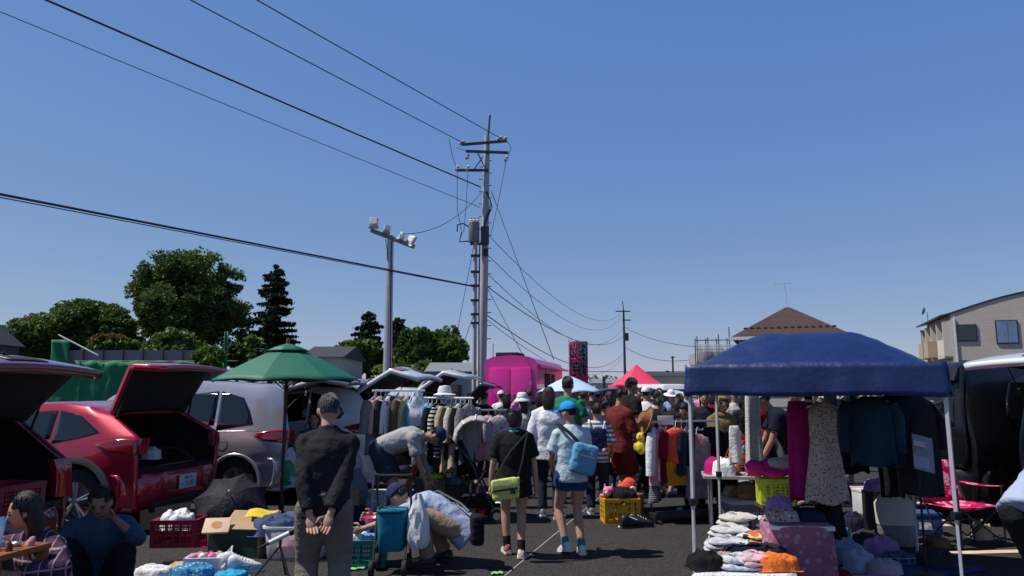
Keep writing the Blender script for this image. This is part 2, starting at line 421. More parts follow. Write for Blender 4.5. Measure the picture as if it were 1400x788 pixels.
def conifer(label, px, Y, ptop, pbase, halfpx, seed, n=9000, tiers=26, lean=0.):
    base = fl(px, Y); top = at(px, ptop, Y).z; z0 = max(.4, at(px, pbase, Y).z); Rw = halfpx / FPX * Y
    t = thing('conifer_tree', label, 'tree', base, 0, 'trees behind the car park'); g = random.Random(seed)
    b = MB(); b.tube([(0, 0, -.1), (0, 0, top * .5), (lean, 0, top)], [.28, .17, .03], n=8); lobes = []
    for i in range(tiers):
        f = i / (tiers - 1); z = lerp(z0, top - .3, f); L = Rw * (1 - f) ** .55 * (.35 + .65 * (f > .12)) * 1.0 + .25
        for k in range(5 if f < .85 else 3):
            a = g.uniform(0, 6.28); l = L * g.uniform(.55, 1.1); e = V((math.cos(a) * l, math.sin(a) * l, z + .25 - .12 * l + g.uniform(-.2, .2)))
            b.tube([(0, 0, z), e * .5 + V((0, 0, z * .5 + .05)), e], [.06, .04, .015], n=5)
            lobes.append(((e.x * .6, e.y * .6, e.z + .02), (l * .5 * abs(math.cos(a)) + .15, l * .5 * abs(math.sin(a)) + .15, .13), 0, 1.))
    b.build('trunk', BARK, t)
    leaves(lobes, n, .22, seed, (L_CON,), t, droop=.5); return t

broad('largest round dark green tree, tallest crown on the left with two rusty olive patches', 262, 60, 344, 180, 341, 478, 3, 95000, lob=30, mid=.45, size=.19)
# rusty boughs belong to that crown
big = COL.objects[-1].parent
def patch(px, py, r, Y=58.5, mi=2):
    p = at(px, py, Y) - V(big.location); return (tuple(p), (r, r * .9, r * 1.2), 0, 1.)
leaves([patch(205, 400, 1.1), patch(200, 420, 1.0), patch(207, 440, .9), patch(272, 410, .9), patch(262, 418, .8), patch(275, 402, .5)], 1700, .34, 9, (L_OLIVE,), big, 'rusty_bough')
broad('wide mid green tree at far left, left of the big round tree', 105, 58, 408, 40, 186, 490, 4, 72000, lob=26, olive=.06, mid=.6, size=.19)
broad('broad mid green tree filling the gap at the far left by the dark gable', 62, 57, 420, 0, 128, 495, 41, 42000, lob=22, olive=.08, mid=.6, size=.19)
broad('low dark tree at the extreme left edge beside the dark gable', 22, 64, 438, -20, 70, 500, 5, 7000, lob=12, mid=.3)
broad('low rounded olive bush tree at the foot of the big round tree', 150, 50, 452, 118, 188, 500, 6, 6000, lob=10, olive=.4, mid=.5)
broad('low pale green tree under the right half of the big crown', 228, 52, 448, 185, 282, 500, 7, 7000, lob=12, mid=.8)
broad('small bright green bush in front of the green site netting', 281, 33, 470, 262, 302, 512, 8, 3500, mats=(L_YEL, L_YEL, L_YEL), size=.16, lob=9, name='bush')
broad('low dark tree between the big round tree and the conifer', 322, 57, 455, 300, 362, 505, 10, 7000, lob=11, mid=.15)
conifer('tall thin dark conifer standing apart right of the big round tree', 369, 60, 364, 500, 34, 21, 12000, 30, .3)
conifer('dark pointed conifer rising left of the floodlight pole', 503, 56, 428, 510, 24, 22, 8000, 22)
conifer('narrow conifer directly behind the floodlight pole', 543, 58, 436, 500, 13, 23, 4000, 20)
broad('spreading mid green tree under the pointed conifer left of the floodlight pole', 490, 54, 462, 455, 528, 515, 24, 9000, lob=13, mid=.45)
broad('rounded green tree just right of the floodlight pole', 563, 54, 443, 536, 594, 512, 25, 9000, lob=13, mid=.5)
broad('rounded dense tree nearest to the twin utility poles', 604, 55, 446, 572, 637, 508, 26, 10000, lob=14, mid=.35)
broad('low light green shrubbery tree between the floodlight pole and the grey shed', 548, 48, 490, 505, 612, 535, 27, 8000, lob=12, mid=.9)
o = MB()
leaves([((x, 420 + rnd.uniform(-30, 30), rnd.uniform(2, 5)), (14, 6, rnd.uniform(4, 8)), rnd.choice((0, 1)), 1.) for x in range(-330, 420, 13)], 24000, 1.5, 31, (L_DARK, L_MID), None, 'far_treeline')
tag(bpy.data.objects['far_treeline'], 'dark far treeline along the horizon', 'trees', kind='stuff')

# ---------------------------------------------------------------- buildings
CREAM = mat('render_cream', (.55, .5, .44), rough=.9, var=.08, scale=2)
def brickwall(name, c1, c2, mortar, sx, sy):
    m = bpy.data.materials.new(name); m.use_nodes = True; nt = m.node_tree; b = nt.nodes['Principled BSDF']
    tc = nt.nodes.new('ShaderNodeTexCoord'); sp = nt.nodes.new('ShaderNodeSeparateXYZ'); nt.links.new(tc.outputs['Object'], sp.inputs[0])
    cb = nt.nodes.new('ShaderNodeCombineXYZ'); nt.links.new(math_n(nt, 'ADD', sp.outputs[0], sp.outputs[1]), cb.inputs[0]); nt.links.new(sp.outputs[2], cb.inputs[1])
    br = nt.nodes.new('ShaderNodeTexBrick'); nt.links.new(cb.outputs[0], br.inputs[0])
    for k, v in (('Color1', (*c1, 1)), ('Color2', (*c2, 1)), ('Mortar', (*mortar, 1)), ('Scale', 1.), ('Brick Width', sx), ('Row Height', sy), ('Mortar Size', sy * .06)): br.inputs[k].default_value = v
    nz = nd(nt, 'ShaderNodeTexNoise', Scale=.7, Detail=4.); nt.links.new(tc.outputs['Object'], nz.inputs['Vector'])
    nt.links.new(mixc(nt, math_n(nt, 'MULTIPLY', nz.outputs['Fac'], .35), br.outputs[0], mortar), b.inputs['Base Color']); b.inputs['Roughness'].default_value = .9
    MATS[name] = m; return m
ROOF = brickwall('roof_tiles', (.058, .032, .03), (.08, .044, .04), (.025, .015, .014), .5, .17)
SIDING = brickwall('wall_siding', (.55, .47, .4), (.6, .52, .44), (.47, .4, .34), 1.5, .22)
PANEL = mat('wall_panel_cream', (.62, .56, .48), rough=.85, var=.06)
TAN = mat('balcony_tan', (.42, .33, .22), rough=.85, var=.06)
DKM = mat('dark_metal', (.05, .05, .055), rough=.5, metal=.3)
WIN = mat('window_glass', (.02, .026, .035), rough=.05, spec=.8, var=.3, scale=2)
WINB = mat('window_curtain_blue', (.16, .26, .4), rough=.2, var=.25, scale=3)
ALU = mat('aluminium', (.55, .56, .58), rough=.4, metal=.6)

# brown hip-roofed house
Yh = 45.; a = at(1003, 459, Yh); b_ = at(1158, 459, Yh); ap = at(1079, 421, Yh + 3.6)
t = thing('house', 'two storey house with a brown tiled hip roof behind the blue canopy', 'house', ((a.x + b_.x) / 2 + 1.2, Yh + 3.4, 0), R(-20))
hw, ez, az = (b_.x - a.x) / 2, a.z, ap.z
rm = MB(); E = [(-hw, -3.6, ez), (hw, -3.6, ez), (hw, 3.6, ez), (-hw, 3.6, ez)]
rm.add(E + [(-.15, 0, az), (.15, 0, az)], [[0, 1, 5, 4], [1, 2, 5], [2, 3, 4, 5], [3, 0, 4]]); rm.add([V(p) - V((0, 0, .05)) for p in E], [[0, 1, 2, 3]])
ro = rm.build('roof', ROOF, t, ang=0)
for k in range(14): MB().box((lerp(-hw * .75, hw * .75, k / 13), -3.6 + .9, ez + .9 * (az - ez) / 3.6 + .06), (.22, .08, .1)).build('snow_guard', mat('snow_guard', (.04, .025, .02)), ro)
for x0, x1, y0, y1 in ((-hw, hw, -3.68, -3.6), (-hw, hw, 3.6, 3.68)): MB().box(((x0 + x1) / 2, (y0 + y1) / 2, ez - .1), (x1 - x0 + .16, .08, .2)).build('gutter', WPIPE, t)
MB().box((0, 0, (ez - .06) / 2 - .03), (hw * 2 - .9, 6.3, ez - .12)).build('wall', CREAM, t)
for x in (-2.2, 0.2, 2.2):
    wo = MB().box((x, -3.16, 4.0), (1.5, .05, 1.1)).build('window', ALU, t); MB().box((x, -3.19, 4.0), (1.36, .03, .96)).build('pane', WIN, wo)
an = MB(); an.tube([(0, 0, az), (-.05, 0, az + 1.0), (-.12, 0, az + 1.62)], .022, 6); an.tube([(-.75, 0, az + 1.62), (.45, 0, az + 1.62)], .014, 5)
for k in range(8): an.tube([(-.7 + k * .15, -.22, az + 1.62), (-.7 + k * .15, .22, az + 1.62)], .008, 4)
an.tube([(-.62, 0, az + 1.25), (-.72, 0, az + 1.62), (-.62, 0, az + 1.95)], .012, 4)
an.build('roof_antenna', ALU, t)
# scaffolded building left of it
Ys = 55.; a = at(953, 466, Ys); b_ = at(1012, 466, Ys); zt = at(960, 462, Ys).z
t = thing('scaffolded_house', 'grey building wrapped in scaffold poles and net left of the hip roof', 'building', ((a.x + b_.x) / 2, Ys, 0)); wd = b_.x - a.x
MB().box((.3, 3, zt / 2 - .5), (wd - .6, 4.6, zt - 1.0)).build('wall', mat('grey_wall', (.35, .35, .36), var=.2, scale=1.2), t)
s_ = MB()
for k in range(5):
    x = lerp(-wd / 2, wd / 2, k / 4); s_.tube([(x, 0, 0), (x, 0, zt + rnd.uniform(-.1, .9))], .04, 5); s_.tube([(x, .6, 0), (x, .6, zt)], .04, 5)
for z in (zt - .2, zt - .9, zt - 1.9, zt - 3.7): s_.tube([(-wd / 2 - .1, 0, z), (wd / 2 + .3, 0, z + .05)], .035, 5)
s_.build('scaffold_poles', DKM, t)
MB().grid(lambda u, v: (lerp(-wd / 2, wd / 2, u), -.08 + .05 * math.sin(u * 25), lerp(0, zt - .5, v)), 30, 4).build('scaffold_net', film('site_net', (.4, .42, .43), .35, .8), t, solid=.01)
for x, z in ((-.6, zt - 1.7), (.5, zt - 1.7)): MB().box((x, .66, z), (.9, .1, .8)).build('window', WIN, t)

# apartment block at right
Ya = 52.; c0 = at(1299, 430, Ya); zc = c0.z
t = thing('apartment_block', 'beige three storey apartment block with a curved roof and balconies at right', 'building', (c0.x, Ya, 0), R(-20))
Wd, Dp = 13.5, 9.0
zr = lambda x: zc + 1.55 * math.sin(min(1, x / 7.0) * math.pi / 2) - .03 * max(0, x - 7.) ** 2
pts = [(Wd * k / 16, zr(Wd * k / 16)) for k in range(17)]
poly = [(0, 0)] + [(Wd, 0)] + pts[::-1]
MB().prism(poly, 0, Dp, lambda a, b, t_: V((a, t_, b))).build('gable_wall', SIDING, t, ang=30)
rf = MB(); rf.loft([[V((x, y, z + dz)) for (y, dz) in ((-.06, 0.02), (Dp + .3, .02), (Dp + .3, .13), (-.06, .13))] for x, z in [(-.75, zc - .2), (-.3, zc - .08)] + pts]); rf.build('roof', DKM, t, ang=30)
def win(x, z, w_, h_, m=WIN):
    f = MB().box((x, -.02, z), (w_ + .14, .12, h_ + .14)).build('window_frame', DKM, t); MB().box((x, -.09, z), (w_, .03, h_)).box((x, -.1, z), (.05, .04, h_)).build('window_pane', m, f)
win(.95, zc - 1.35, 1.05, 1.05); win(1.0, zc - 3.95, 1.05, 1.2); win(3.35, zc - 1.35, 1.2, 1.5, WINB); win(3.5, zc - 3.95, .8, .8); win(6.4, zc - 1.9, 1.35, 1.7); win(.95, zc - 6.6, 1.05, 1.1)
MB().box((.2, -.06, zc / 2 - .1), (.1, .1, zc - .3)).build('downpipe', WPIPE, t)
# balconies on the side facing left
Bd = .55
for s in range(3):
    z1 = zc - .4 - s * 2.95
    MB().box((-Bd / 2, Dp / 2, z1 - 2.62), (Bd, Dp - .2, .16)).build('balcony_floor', CREAM, t)
    for k in range(4):
        y0 = .15 + k * (Dp - .3) / 4; y1 = y0 + (Dp - .3) / 4 - .12; ym = (y0 + y1) / 2
        if k in (0, 3): MB().box((-Bd + .05, ym, z1 - 1.95), (.12, y1 - y0, 1.15)).build('balcony_wall', PANEL, t)
        else: MB().box((-Bd - .25, ym, z1 - 1.95), (.7, y1 - y0 - .3, 1.2)).build('balcony_box', TAN, t)
        MB().box((-.05, ym, z1 - 1.4), (.1, 1.9, 2.0)).build('balcony_door', WIN, t)
    for k in range(5): MB().box((-Bd / 2, .1 + k * (Dp - .2) / 4, z1 - 1.3), (Bd, .14, 2.55)).build('partition_fin', PANEL, t)
d = MB(); d.tube([(-.4, 6, zc - .2), (-.4, 6, zc + .8)], .03, 5); d.lathe([(.02, 0), (.2, .05), (.33, .16)], (-.55, 5.9, zc + .85), (-.9, .3, .3), 12); d.build('satellite_dish', ALU, t)

# shed, dark house roofs, site hoarding, far buildings
def gable(name, label, pl, pr, Y, peave, pridge, roofm, wallm, depth=7., cat='building', ridge_along=True):
    a, b = at(pl, peave, Y), at(pr, peave, Y); rz = at((pl + pr) / 2, pridge, Y + depth / 2).z
    t = thing(name, label, cat, ((a.x + b.x) / 2, Y, 0)); h = (b.x - a.x) / 2
    MB().box((0, depth / 2, a.z / 2), (h * 2 - .5, depth - .4, a.z)).build('wall', wallm, t)
    m = MB()
    if ridge_along: P = [(-h, 0, a.z), (h, 0, a.z), (h, depth, a.z), (-h, depth, a.z), (-h, depth / 2, rz), (h, depth / 2, rz)]; F = [[0, 1, 5, 4], [2, 3, 4, 5], [1, 2, 5], [3, 0, 4], [0, 3, 2, 1]]
    else: P = [(-h, 0, a.z), (h, 0, a.z), (h, depth, a.z), (-h, depth, a.z), (0, 0, rz), (0, depth, rz)]; F = [[0, 1, 4], [1, 2, 5, 4], [2, 3, 5], [3, 0, 4, 5], [0, 3, 2, 1]]
    m.add(P, F); m.build('roof', roofm, t, ang=0); return t
GREYW = mat('grey_siding', (.3, .31, .33), var=.1); GREYR = mat('grey_roof', (.2, .21, .23), rough=.6, var=.15); DKR = mat('dark_roof', (.035, .035, .04), rough=.6)
t = gable('grey_shed', 'grey shed with a pale sloping roof left of the twin utility poles', 580, 646, 42, 508, 496, GREYR, GREYW, 6)
for x in (-.6, .4): MB().box((x, .16, 1.6), (.7, .08, .8)).build('window', WIN, t)
gable('dark_house', 'house with a dark roof just above the green parasol at right', 408, 470, 44, 488, 474, DKR, CREAM, 7)
gable('dark_gable_house', 'dark gabled house cut off by the left edge', -120, -14, 40, 470, 432, DKR, mat('dark_wall', (.06, .07, .08)), 3, 'house', False)
gable('low_white_house', 'low pale house with a flat dark roof behind the pink canopy', 889, 962, 60, 514, 509, DKR, CREAM, 8)
gable('far_grey_house', 'far grey house seen between the nobori banner and the far utility pole', 812, 860, 120, 524, 518, GREYR, GREYW, 9)
t = thing('site_hoarding', 'construction hoarding of grey panels hung with green netting at left', 'hoarding', fl(190, 36))
l, r_, ztop = at(88, 480, 36).x - t.location.x, at(305, 480, 36).x - t.location.x, at(190, 479, 36).z; zn = at(190, 494, 36).z
hp = MB()
for k in range(8): x0 = lerp(l, r_, k / 8); hp.box((x0 + (r_ - l) / 16, .1, ztop / 2), ((r_ - l) / 8 - .03, .06, ztop))
hp.build('panel', mat('hoarding_grey', (.16, .155, .19), rough=.6, var=.12, scale=1.5), t)
pm = MB()
for k in range(9): x0 = lerp(l, r_, k / 8); pm.tube([(x0, -.05, 0), (x0, -.05, ztop + .05)], .04, 6)
for z in (zn, 1.4): pm.tube([(l - .6, -.08, z), (r_ + .8, -.08, z)], .03, 6)
pm.build('frame_pole', DKM, t)
NET = film('green_net', (.012, .2, .085), .8, .8)
MB().grid(lambda u, v: (lerp(l - .6, r_ + .2, u), -.14 + .012 * math.sin(u * 60 + v * 3) + .06 * noise.noise(V((u * 30, v * 5, 0))), lerp(0.05, zn + .05 - .09 * abs(math.sin(u * math.pi * 8)), v)), 90, 12).build('green_net', NET, t, solid=.01)
MB().grid(lambda u, v: (lerp(l - .55, l + .35, u), -.18 + .04 * math.sin(u * 9 + v * 4), lerp(zn - .4, ztop + .5, v)), 12, 8).build('net_flap', NET, t, solid=.01)
MB().grid(lambda u, v: (lerp(r_ + .1, r_ + .3, u), -.18 + .04 * math.sin(u * 9 + v * 4), lerp(1.0, ztop + .9, v)), 12, 8).build('net_flap', NET, t, solid=.01)
MB().tube([tuple(at(80, 458, 34) - V(t.location)), tuple(at(134, 486, 34) - V(t.location))], .035, 6).build('tube_brace', WPIPE, t)

# ---------------------------------------------------------------- fence at the back
FENCEM = mat('fence_grey', (.36, .36, .36), rough=.6, var=.15)
def fence(name, label, x0, x1, Y, h, rails=3, step=2.):
    t = thing(name, label, 'fence', (x0, Y, 0)); L = x1 - x0; n = int(L / step)
    for k in range(n + 1): MB().box((k * L / n, 0, h / 2), (.07, .07, h)).build('post', FENCEM, t)
    for k in range(rails): MB().box((L / 2, -.05, h * (k + 1) / rails - .06), (L, .04, .08)).build('rail', FENCEM, t)
    return t
fence('rail_fence', 'long grey three rail fence across the back of the car park', 3, 17, 26, 1.45, 4)

# ---------------------------------------------------------------- poles and wires
CONC = mat('pole_concrete', (.42, .42, .44), rough=.8, var=.12, scale=3)
WIRE = mat('wire_black', (.015, .015, .018), rough=.6)
INSU = mat('insulator', (.55, .55, .58), rough=.25)
YP = 30.
P0 = fl(661, YP); top = at(661, 186, YP).z
t = thing('utility_pole', 'tall grey concrete utility pole with crossarms, transformer and step bolts', 'utility pole', P0)
LP = lambda px, py, dy=0.: at(px, py, YP + dy) - V(P0)
MB().tube([(-.12, 0, 0), (0, 0, top * .5), tuple(LP(666, 186))], [.2, .17, .12], 14).build('pole', CONC, t)
MB().tube([LP(667, 190), LP(670, 158)], .05, 6).build('top_rod', DKM, t)
for (q0, q1, yy, y2) in ((632, 693, 198, 193), (637, 695, 207, 209), (624, 668, 233, 233)):
    b = MB(); p, q = LP(q0, yy, -.18), LP(q1, y2, -.18); b.box((p + q) / 2, ((q - p).length, .09, .1), (0, -math.atan2(q.z - p.z, q.x - p.x), 0)); b.build('crossarm', DKM, t)
b = MB(); b.tube([LP(652, 207, -.2), LP(664, 232, -.2)], .025, 5); b.tube([LP(660, 215, -.2), LP(648, 232, -.2)], .025, 5); b.build('arm_brace', DKM, t)
for px, py in ((632, 195), (684, 189), (690, 190), (639, 214), (692, 217), (625, 230), (639, 230)):
    p = LP(px, py, -.2); b = MB(); b.lathe([(.0, -.16), (.05, -.14), (.1, -.05), (.05, 0), (.1, .05), (.05, .12), (0, .16)], p, (.3, 0, 1) if py > 205 else (1, 0, .5), 10); b.build('insulator', INSU if py > 185 else DKM, t)
b = MB()
for k in range(30):
    z = top * .28 + k * .27
    if z > top - 1: break
    b.tube([(.05, 0, z), ((.3 if k % 2 else -.24), -.02, z)], .018, 4)
b.build('step_bolt', DKM, t)
tr = LP(648, 317, -.35); b = MB(); b.lathe([(0, .42), (.19, .42), (.23, .38), (.23, -.4), (.2, -.46), (0, -.46)], tr, n=18)
to = b.build('transformer', mat('transformer_grey', (.2, .205, .22), rough=.5), t)
b = MB()
for k in range(3): b.lathe([(.05, 0), (.07, .05), (.04, .1), (.06, .16), (.02, .2)], tr + V((-.14 + k * .14, -.05, .42)), n=8)
b.build('bushing', INSU, to)
b = MB(); b.tube([tr + V((-.2, 0, .2)), tr + V((-.45, 0, .35)), tr + V((-.68, 0, .3)), tr + V((-.7, 0, .0))], .03, 5); b.tube([tr + V((-.2, 0, -.4)), tr + V((-.6, 0, -.42)), tr + V((-.5, 0, 0))], .03, 5); b.box(tr + V((.2, .1, -.5)), (.7, .1, .08)); b.build('bracket', DKM, to)
b = MB()
for k in range(3): b.tube([LP(664 + k, 262, -.15), LP(671 + k, 275 + 4 * k, -.2), LP(668 + k, 290, -.2), LP(662, 300 + k * 6, -.2), LP(660, 330, -.2)], .018, 5)
b.tube([LP(625, 232, -.2), LP(625, 285, -.25), LP(631, 316, -.35)], .012, 4); b.tube([LP(640, 232, -.2), LP(637, 285, -.25), LP(634, 318, -.35)], .012, 4)
b.tube([LP(614, 190, -.2), LP(618, 212, -.2), LP(624, 229, -.2)], .012, 4); b.tube([LP(634, 197, -.2), LP(625, 203, -.2), LP(638, 207, -.2)], .012, 4); b.tube([LP(691, 190, -.2), LP(699, 202, -.2), LP(693, 217, -.2)], .012, 4)
b.tube([LP(692, 220, -.2), LP(683, 268, -.2), LP(671, 322, -.3)], .012, 4)
b.build('drop_wire', WIRE, t)
b = MB(); b.box(LP(663, 322, -.2), (.34, .3, .7)); b.box(LP(664, 345, -.2), (.22, .2, .3)); b.build('junction_box', DKM, t)
P1_ = fl(648, YP - .4)
t2 = thing('service_pole', 'slimmer grey pole standing close left of the tall utility pole', 'pole', P1_)
MB().tube([(0, 0, 0), tuple(at(650, 330, YP - .4) - V(P1_))], [.095, .08], 12).build('pole', CONC, t2)
b = MB()
for py in (350, 372, 391, 411, 430, 442): b.box(at(649.5, py, YP - .4) - V(P1_) + V((.0, -.02, 0)), (.34, .24, .08))
b.build('clamp_band', DKM, t2)
b = MB(); b.tube([(.2, -.1, 1), (.18, -.1, 5), tuple(at(656, 335, YP - .4) - V(P1_))], .03, 5); b.build('conduit', DKM, t2)

YF = 25.; PF = fl(529, YF); t = thing('floodlight_pole', 'grey floodlight pole with four lamps on a tilted crossbar', 'light pole', PF); LF = lambda px, py, dy=0.: at(px, py, YF + dy) - V(PF)
MB().tube([(0, 0, 0), LF(534, 322)], [.17, .11], 14).build('pole', mat('pole_galv', (.45, .46, .48), rough=.5, metal=.4, var=.1), t)
p, q = LF(507, 315, -.1), LF(567, 338, -.1); b = MB(); b.tube([p, q], .075, 4); b.build('crossbar', STEEL, t)
b = MB(); b.tube([LF(527, 327, -.1), LF(529, 340, -.1), LF(531, 360, -.1)], .012, 4); b.tube([(.14, -.1, 0.2), LF(535, 330, -.1)], .02, 5); b.build('cable', WIRE, t)
LAMPG = mat('lamp_glass', (.75, .74, .7), rough=.15); 
for px, py, ang, s in ((511, 304, (R(-10), 0, 0), 1.), (529, 313, (R(-15), R(10), R(25)), .75), (549, 324, (R(20), R(20), R(80)), .8), (562, 329, (R(-25), R(15), R(-35)), 1.)):
    c = LF(px, py, -.12); M = rotm(ang); h = MB(); h.box(c, (.3 * s, .12, .34 * s), M, .02); ho = h.build('floodlight', mat('lamp_body', (.5, .5, .52), rough=.5), t)
    MB().box(c + M @ V((0, -.065, .02)), (.23 * s, .02, .2 * s), M).build('lamp_face', LAMPG, ho)
    MB().box(c + M @ V((0, .02, -.19 * s)), (.34 * s, .1, .05), M).build('bracket', STEEL, ho)

YB = 95.
def farpole(label, px, ptop, Y, arms, name='far_utility_pole'):
    P = fl(px, Y); t = thing(name, label, 'utility pole', P, 0, 'far utility poles'); h = at(px, ptop, Y).z
    MB().tube([(0, 0, 0), (0, 0, h)], [.2, .12], 8).build('pole', DKM, t)
    for (a0, a1, py) in arms: MB().box(((a0 + a1) / 2 / FPX * Y, -.1, at(px, py, Y).z), ((a1 - a0) / FPX * Y, .12, .14)).build('crossarm', DKM, t)
    return t, P
fp, PB = farpole('far utility pole with two crossarms between the banner and the pink canopy', 855, 424, YB, ((-11, 9, 426), (-2, 9, 438)))
MB().tube([(0, 0, at(855, 424, YB).z), (-.1, 0, at(855, 412, YB).z)], .06, 5).build('top_rod', DKM, fp)
MB().box((.25, -.15, at(855, 461, YB).z), (.55, .5, 1.0)).build('transformer', DKM, fp)
farpole('thin far pole just left of the blue canopy', 921, 487, 110, ((-3, 3, 489),)); farpole('short thin far pole above the pink canopy corner', 913, 507, 70, ((-2, 2, 508),))
farpole('tiny far pole with a small round sign right of the light blue parasol', 826, 515, 60, ((-2, 2, 517),), 'far_sign_post')
t = thing('street_antenna', 'thin far television aerial rising left of the magenta truck roof', 'aerial', fl(674, 70)); MB().tube([(0, 0, 0), (0, 0, at(674, 470, 70).z)], .05, 5).build('mast', ALU, t); MB().tube([tuple(at(668, 472, 70) - V(t.location)), tuple(at(679, 470, 70) - V(t.location))], .03, 5).build('aerial_bar', ALU, t)

def wire(label, pts, r=.014, sag=0., name='overhead_wire', n=20):
    p, q = pts; P = []
    if p.y < 20: p = q + (p - q) * 2.1; sag *= .3      # carries on overhead past the viewer
    for k in range(n + 1):
        u = k / n; x = p.lerp(q, u); x.z -= 4 * sag * u * (1 - u); P.append(x)
    b = MB().tube(P, r, 5); o = b.build(name, WIRE, None); tag(o, label, 'wire', 'overhead wires'); return b
Yn = 12.
wire('thick overhead wire running from the upper left to the pole below its crossarms', (at(-10, -36, 15), at(657, 256, YP - .2)), .028, .25)
wire('overhead wire to the left end of the top crossarm', (at(200, -34, 17), at(634, 196, YP - .2)), .018, .15)
wire('topmost overhead wire, to the right end of the top crossarm', (at(290, -38, 17), at(686, 190, YP - .2)), .018, .2)
wire('thin overhead wire below the thick one, meeting the pole at mid height', (at(-40, -8, 16), at(657, 284, YP - .2)), .012, .45)
wire('heavy bundled cable crossing the left sky to the slim pole', (at(-40, 257, 13), at(645, 391, YP - .5)), .028, .05, 'bundled_cable')
wire('second strand hanging just under the bundled cable', (at(-40, 261, 13), at(645, 392, YP - .5)), .012, .07, 'bundled_cable')
wire('wire sagging from the floodlight pole up to the utility pole', (at(552, 320, YF), at(658, 264, YP - .1)), .012, .45)
for (p, q, sg, r, lab) in (((668, 322), (848, 430), 2.5, .02, 'upper wire sagging from the tall pole to the far pole'), ((668, 350), (850, 433), 3., .02, 'second wire sagging from the tall pole to the far pole'),
                      ((668, 376), (852, 448), 3.2, .02, 'third wire sagging from the tall pole to the far pole'), ((666, 392), (853, 459), 2.2, .03, 'fourth and darker wire from the tall pole toward the far pole'),
                      ((664, 430), (853, 482), 2.6, .03, 'low dark wire from the slim pole passing behind the banner'), ((664, 436), (853, 486), 3.0, .018, 'lowest thin wire passing behind the banner')):
    wire(lab, (at(*p, YP), at(*q, YB)), r * .75, sg * .8)
for (p, q, sg, lab) in (((853, 447), (1010, 472), 1.0, 'wire from the far pole box to the scaffolded house'), ((853, 474), (1010, 472), 1.6, 'lower wire from the far pole to the scaffolded house')):
    wire(lab, (at(*p, YB), at(*q, 62)), .03, sg)
wire('flat far wire above the pink canopy', (at(700, 505, 80), at(980, 507, 80)), .035, .2)
wire('guy wire slanting from the tall pole down behind the magenta truck', (at(672, 262, YP), at(757, 492, YP - 3)), .016, 0, 'guy_wire')
wire('shorter guy wire slanting from the mid pole to the truck roof', (at(667, 396, YP), at(716, 488, YP - 3)), .016, 0, 'guy_wire')
wire('guy wire left of the slim pole', (at(648, 335, YP), at(622, 470, YP)), .012, 0, 'guy_wire')
wire('short guy wire falling left from the clamp of the slim pole', (at(648, 430, YP), at(632, 475, YP)), .012, 0, 'guy_wire')
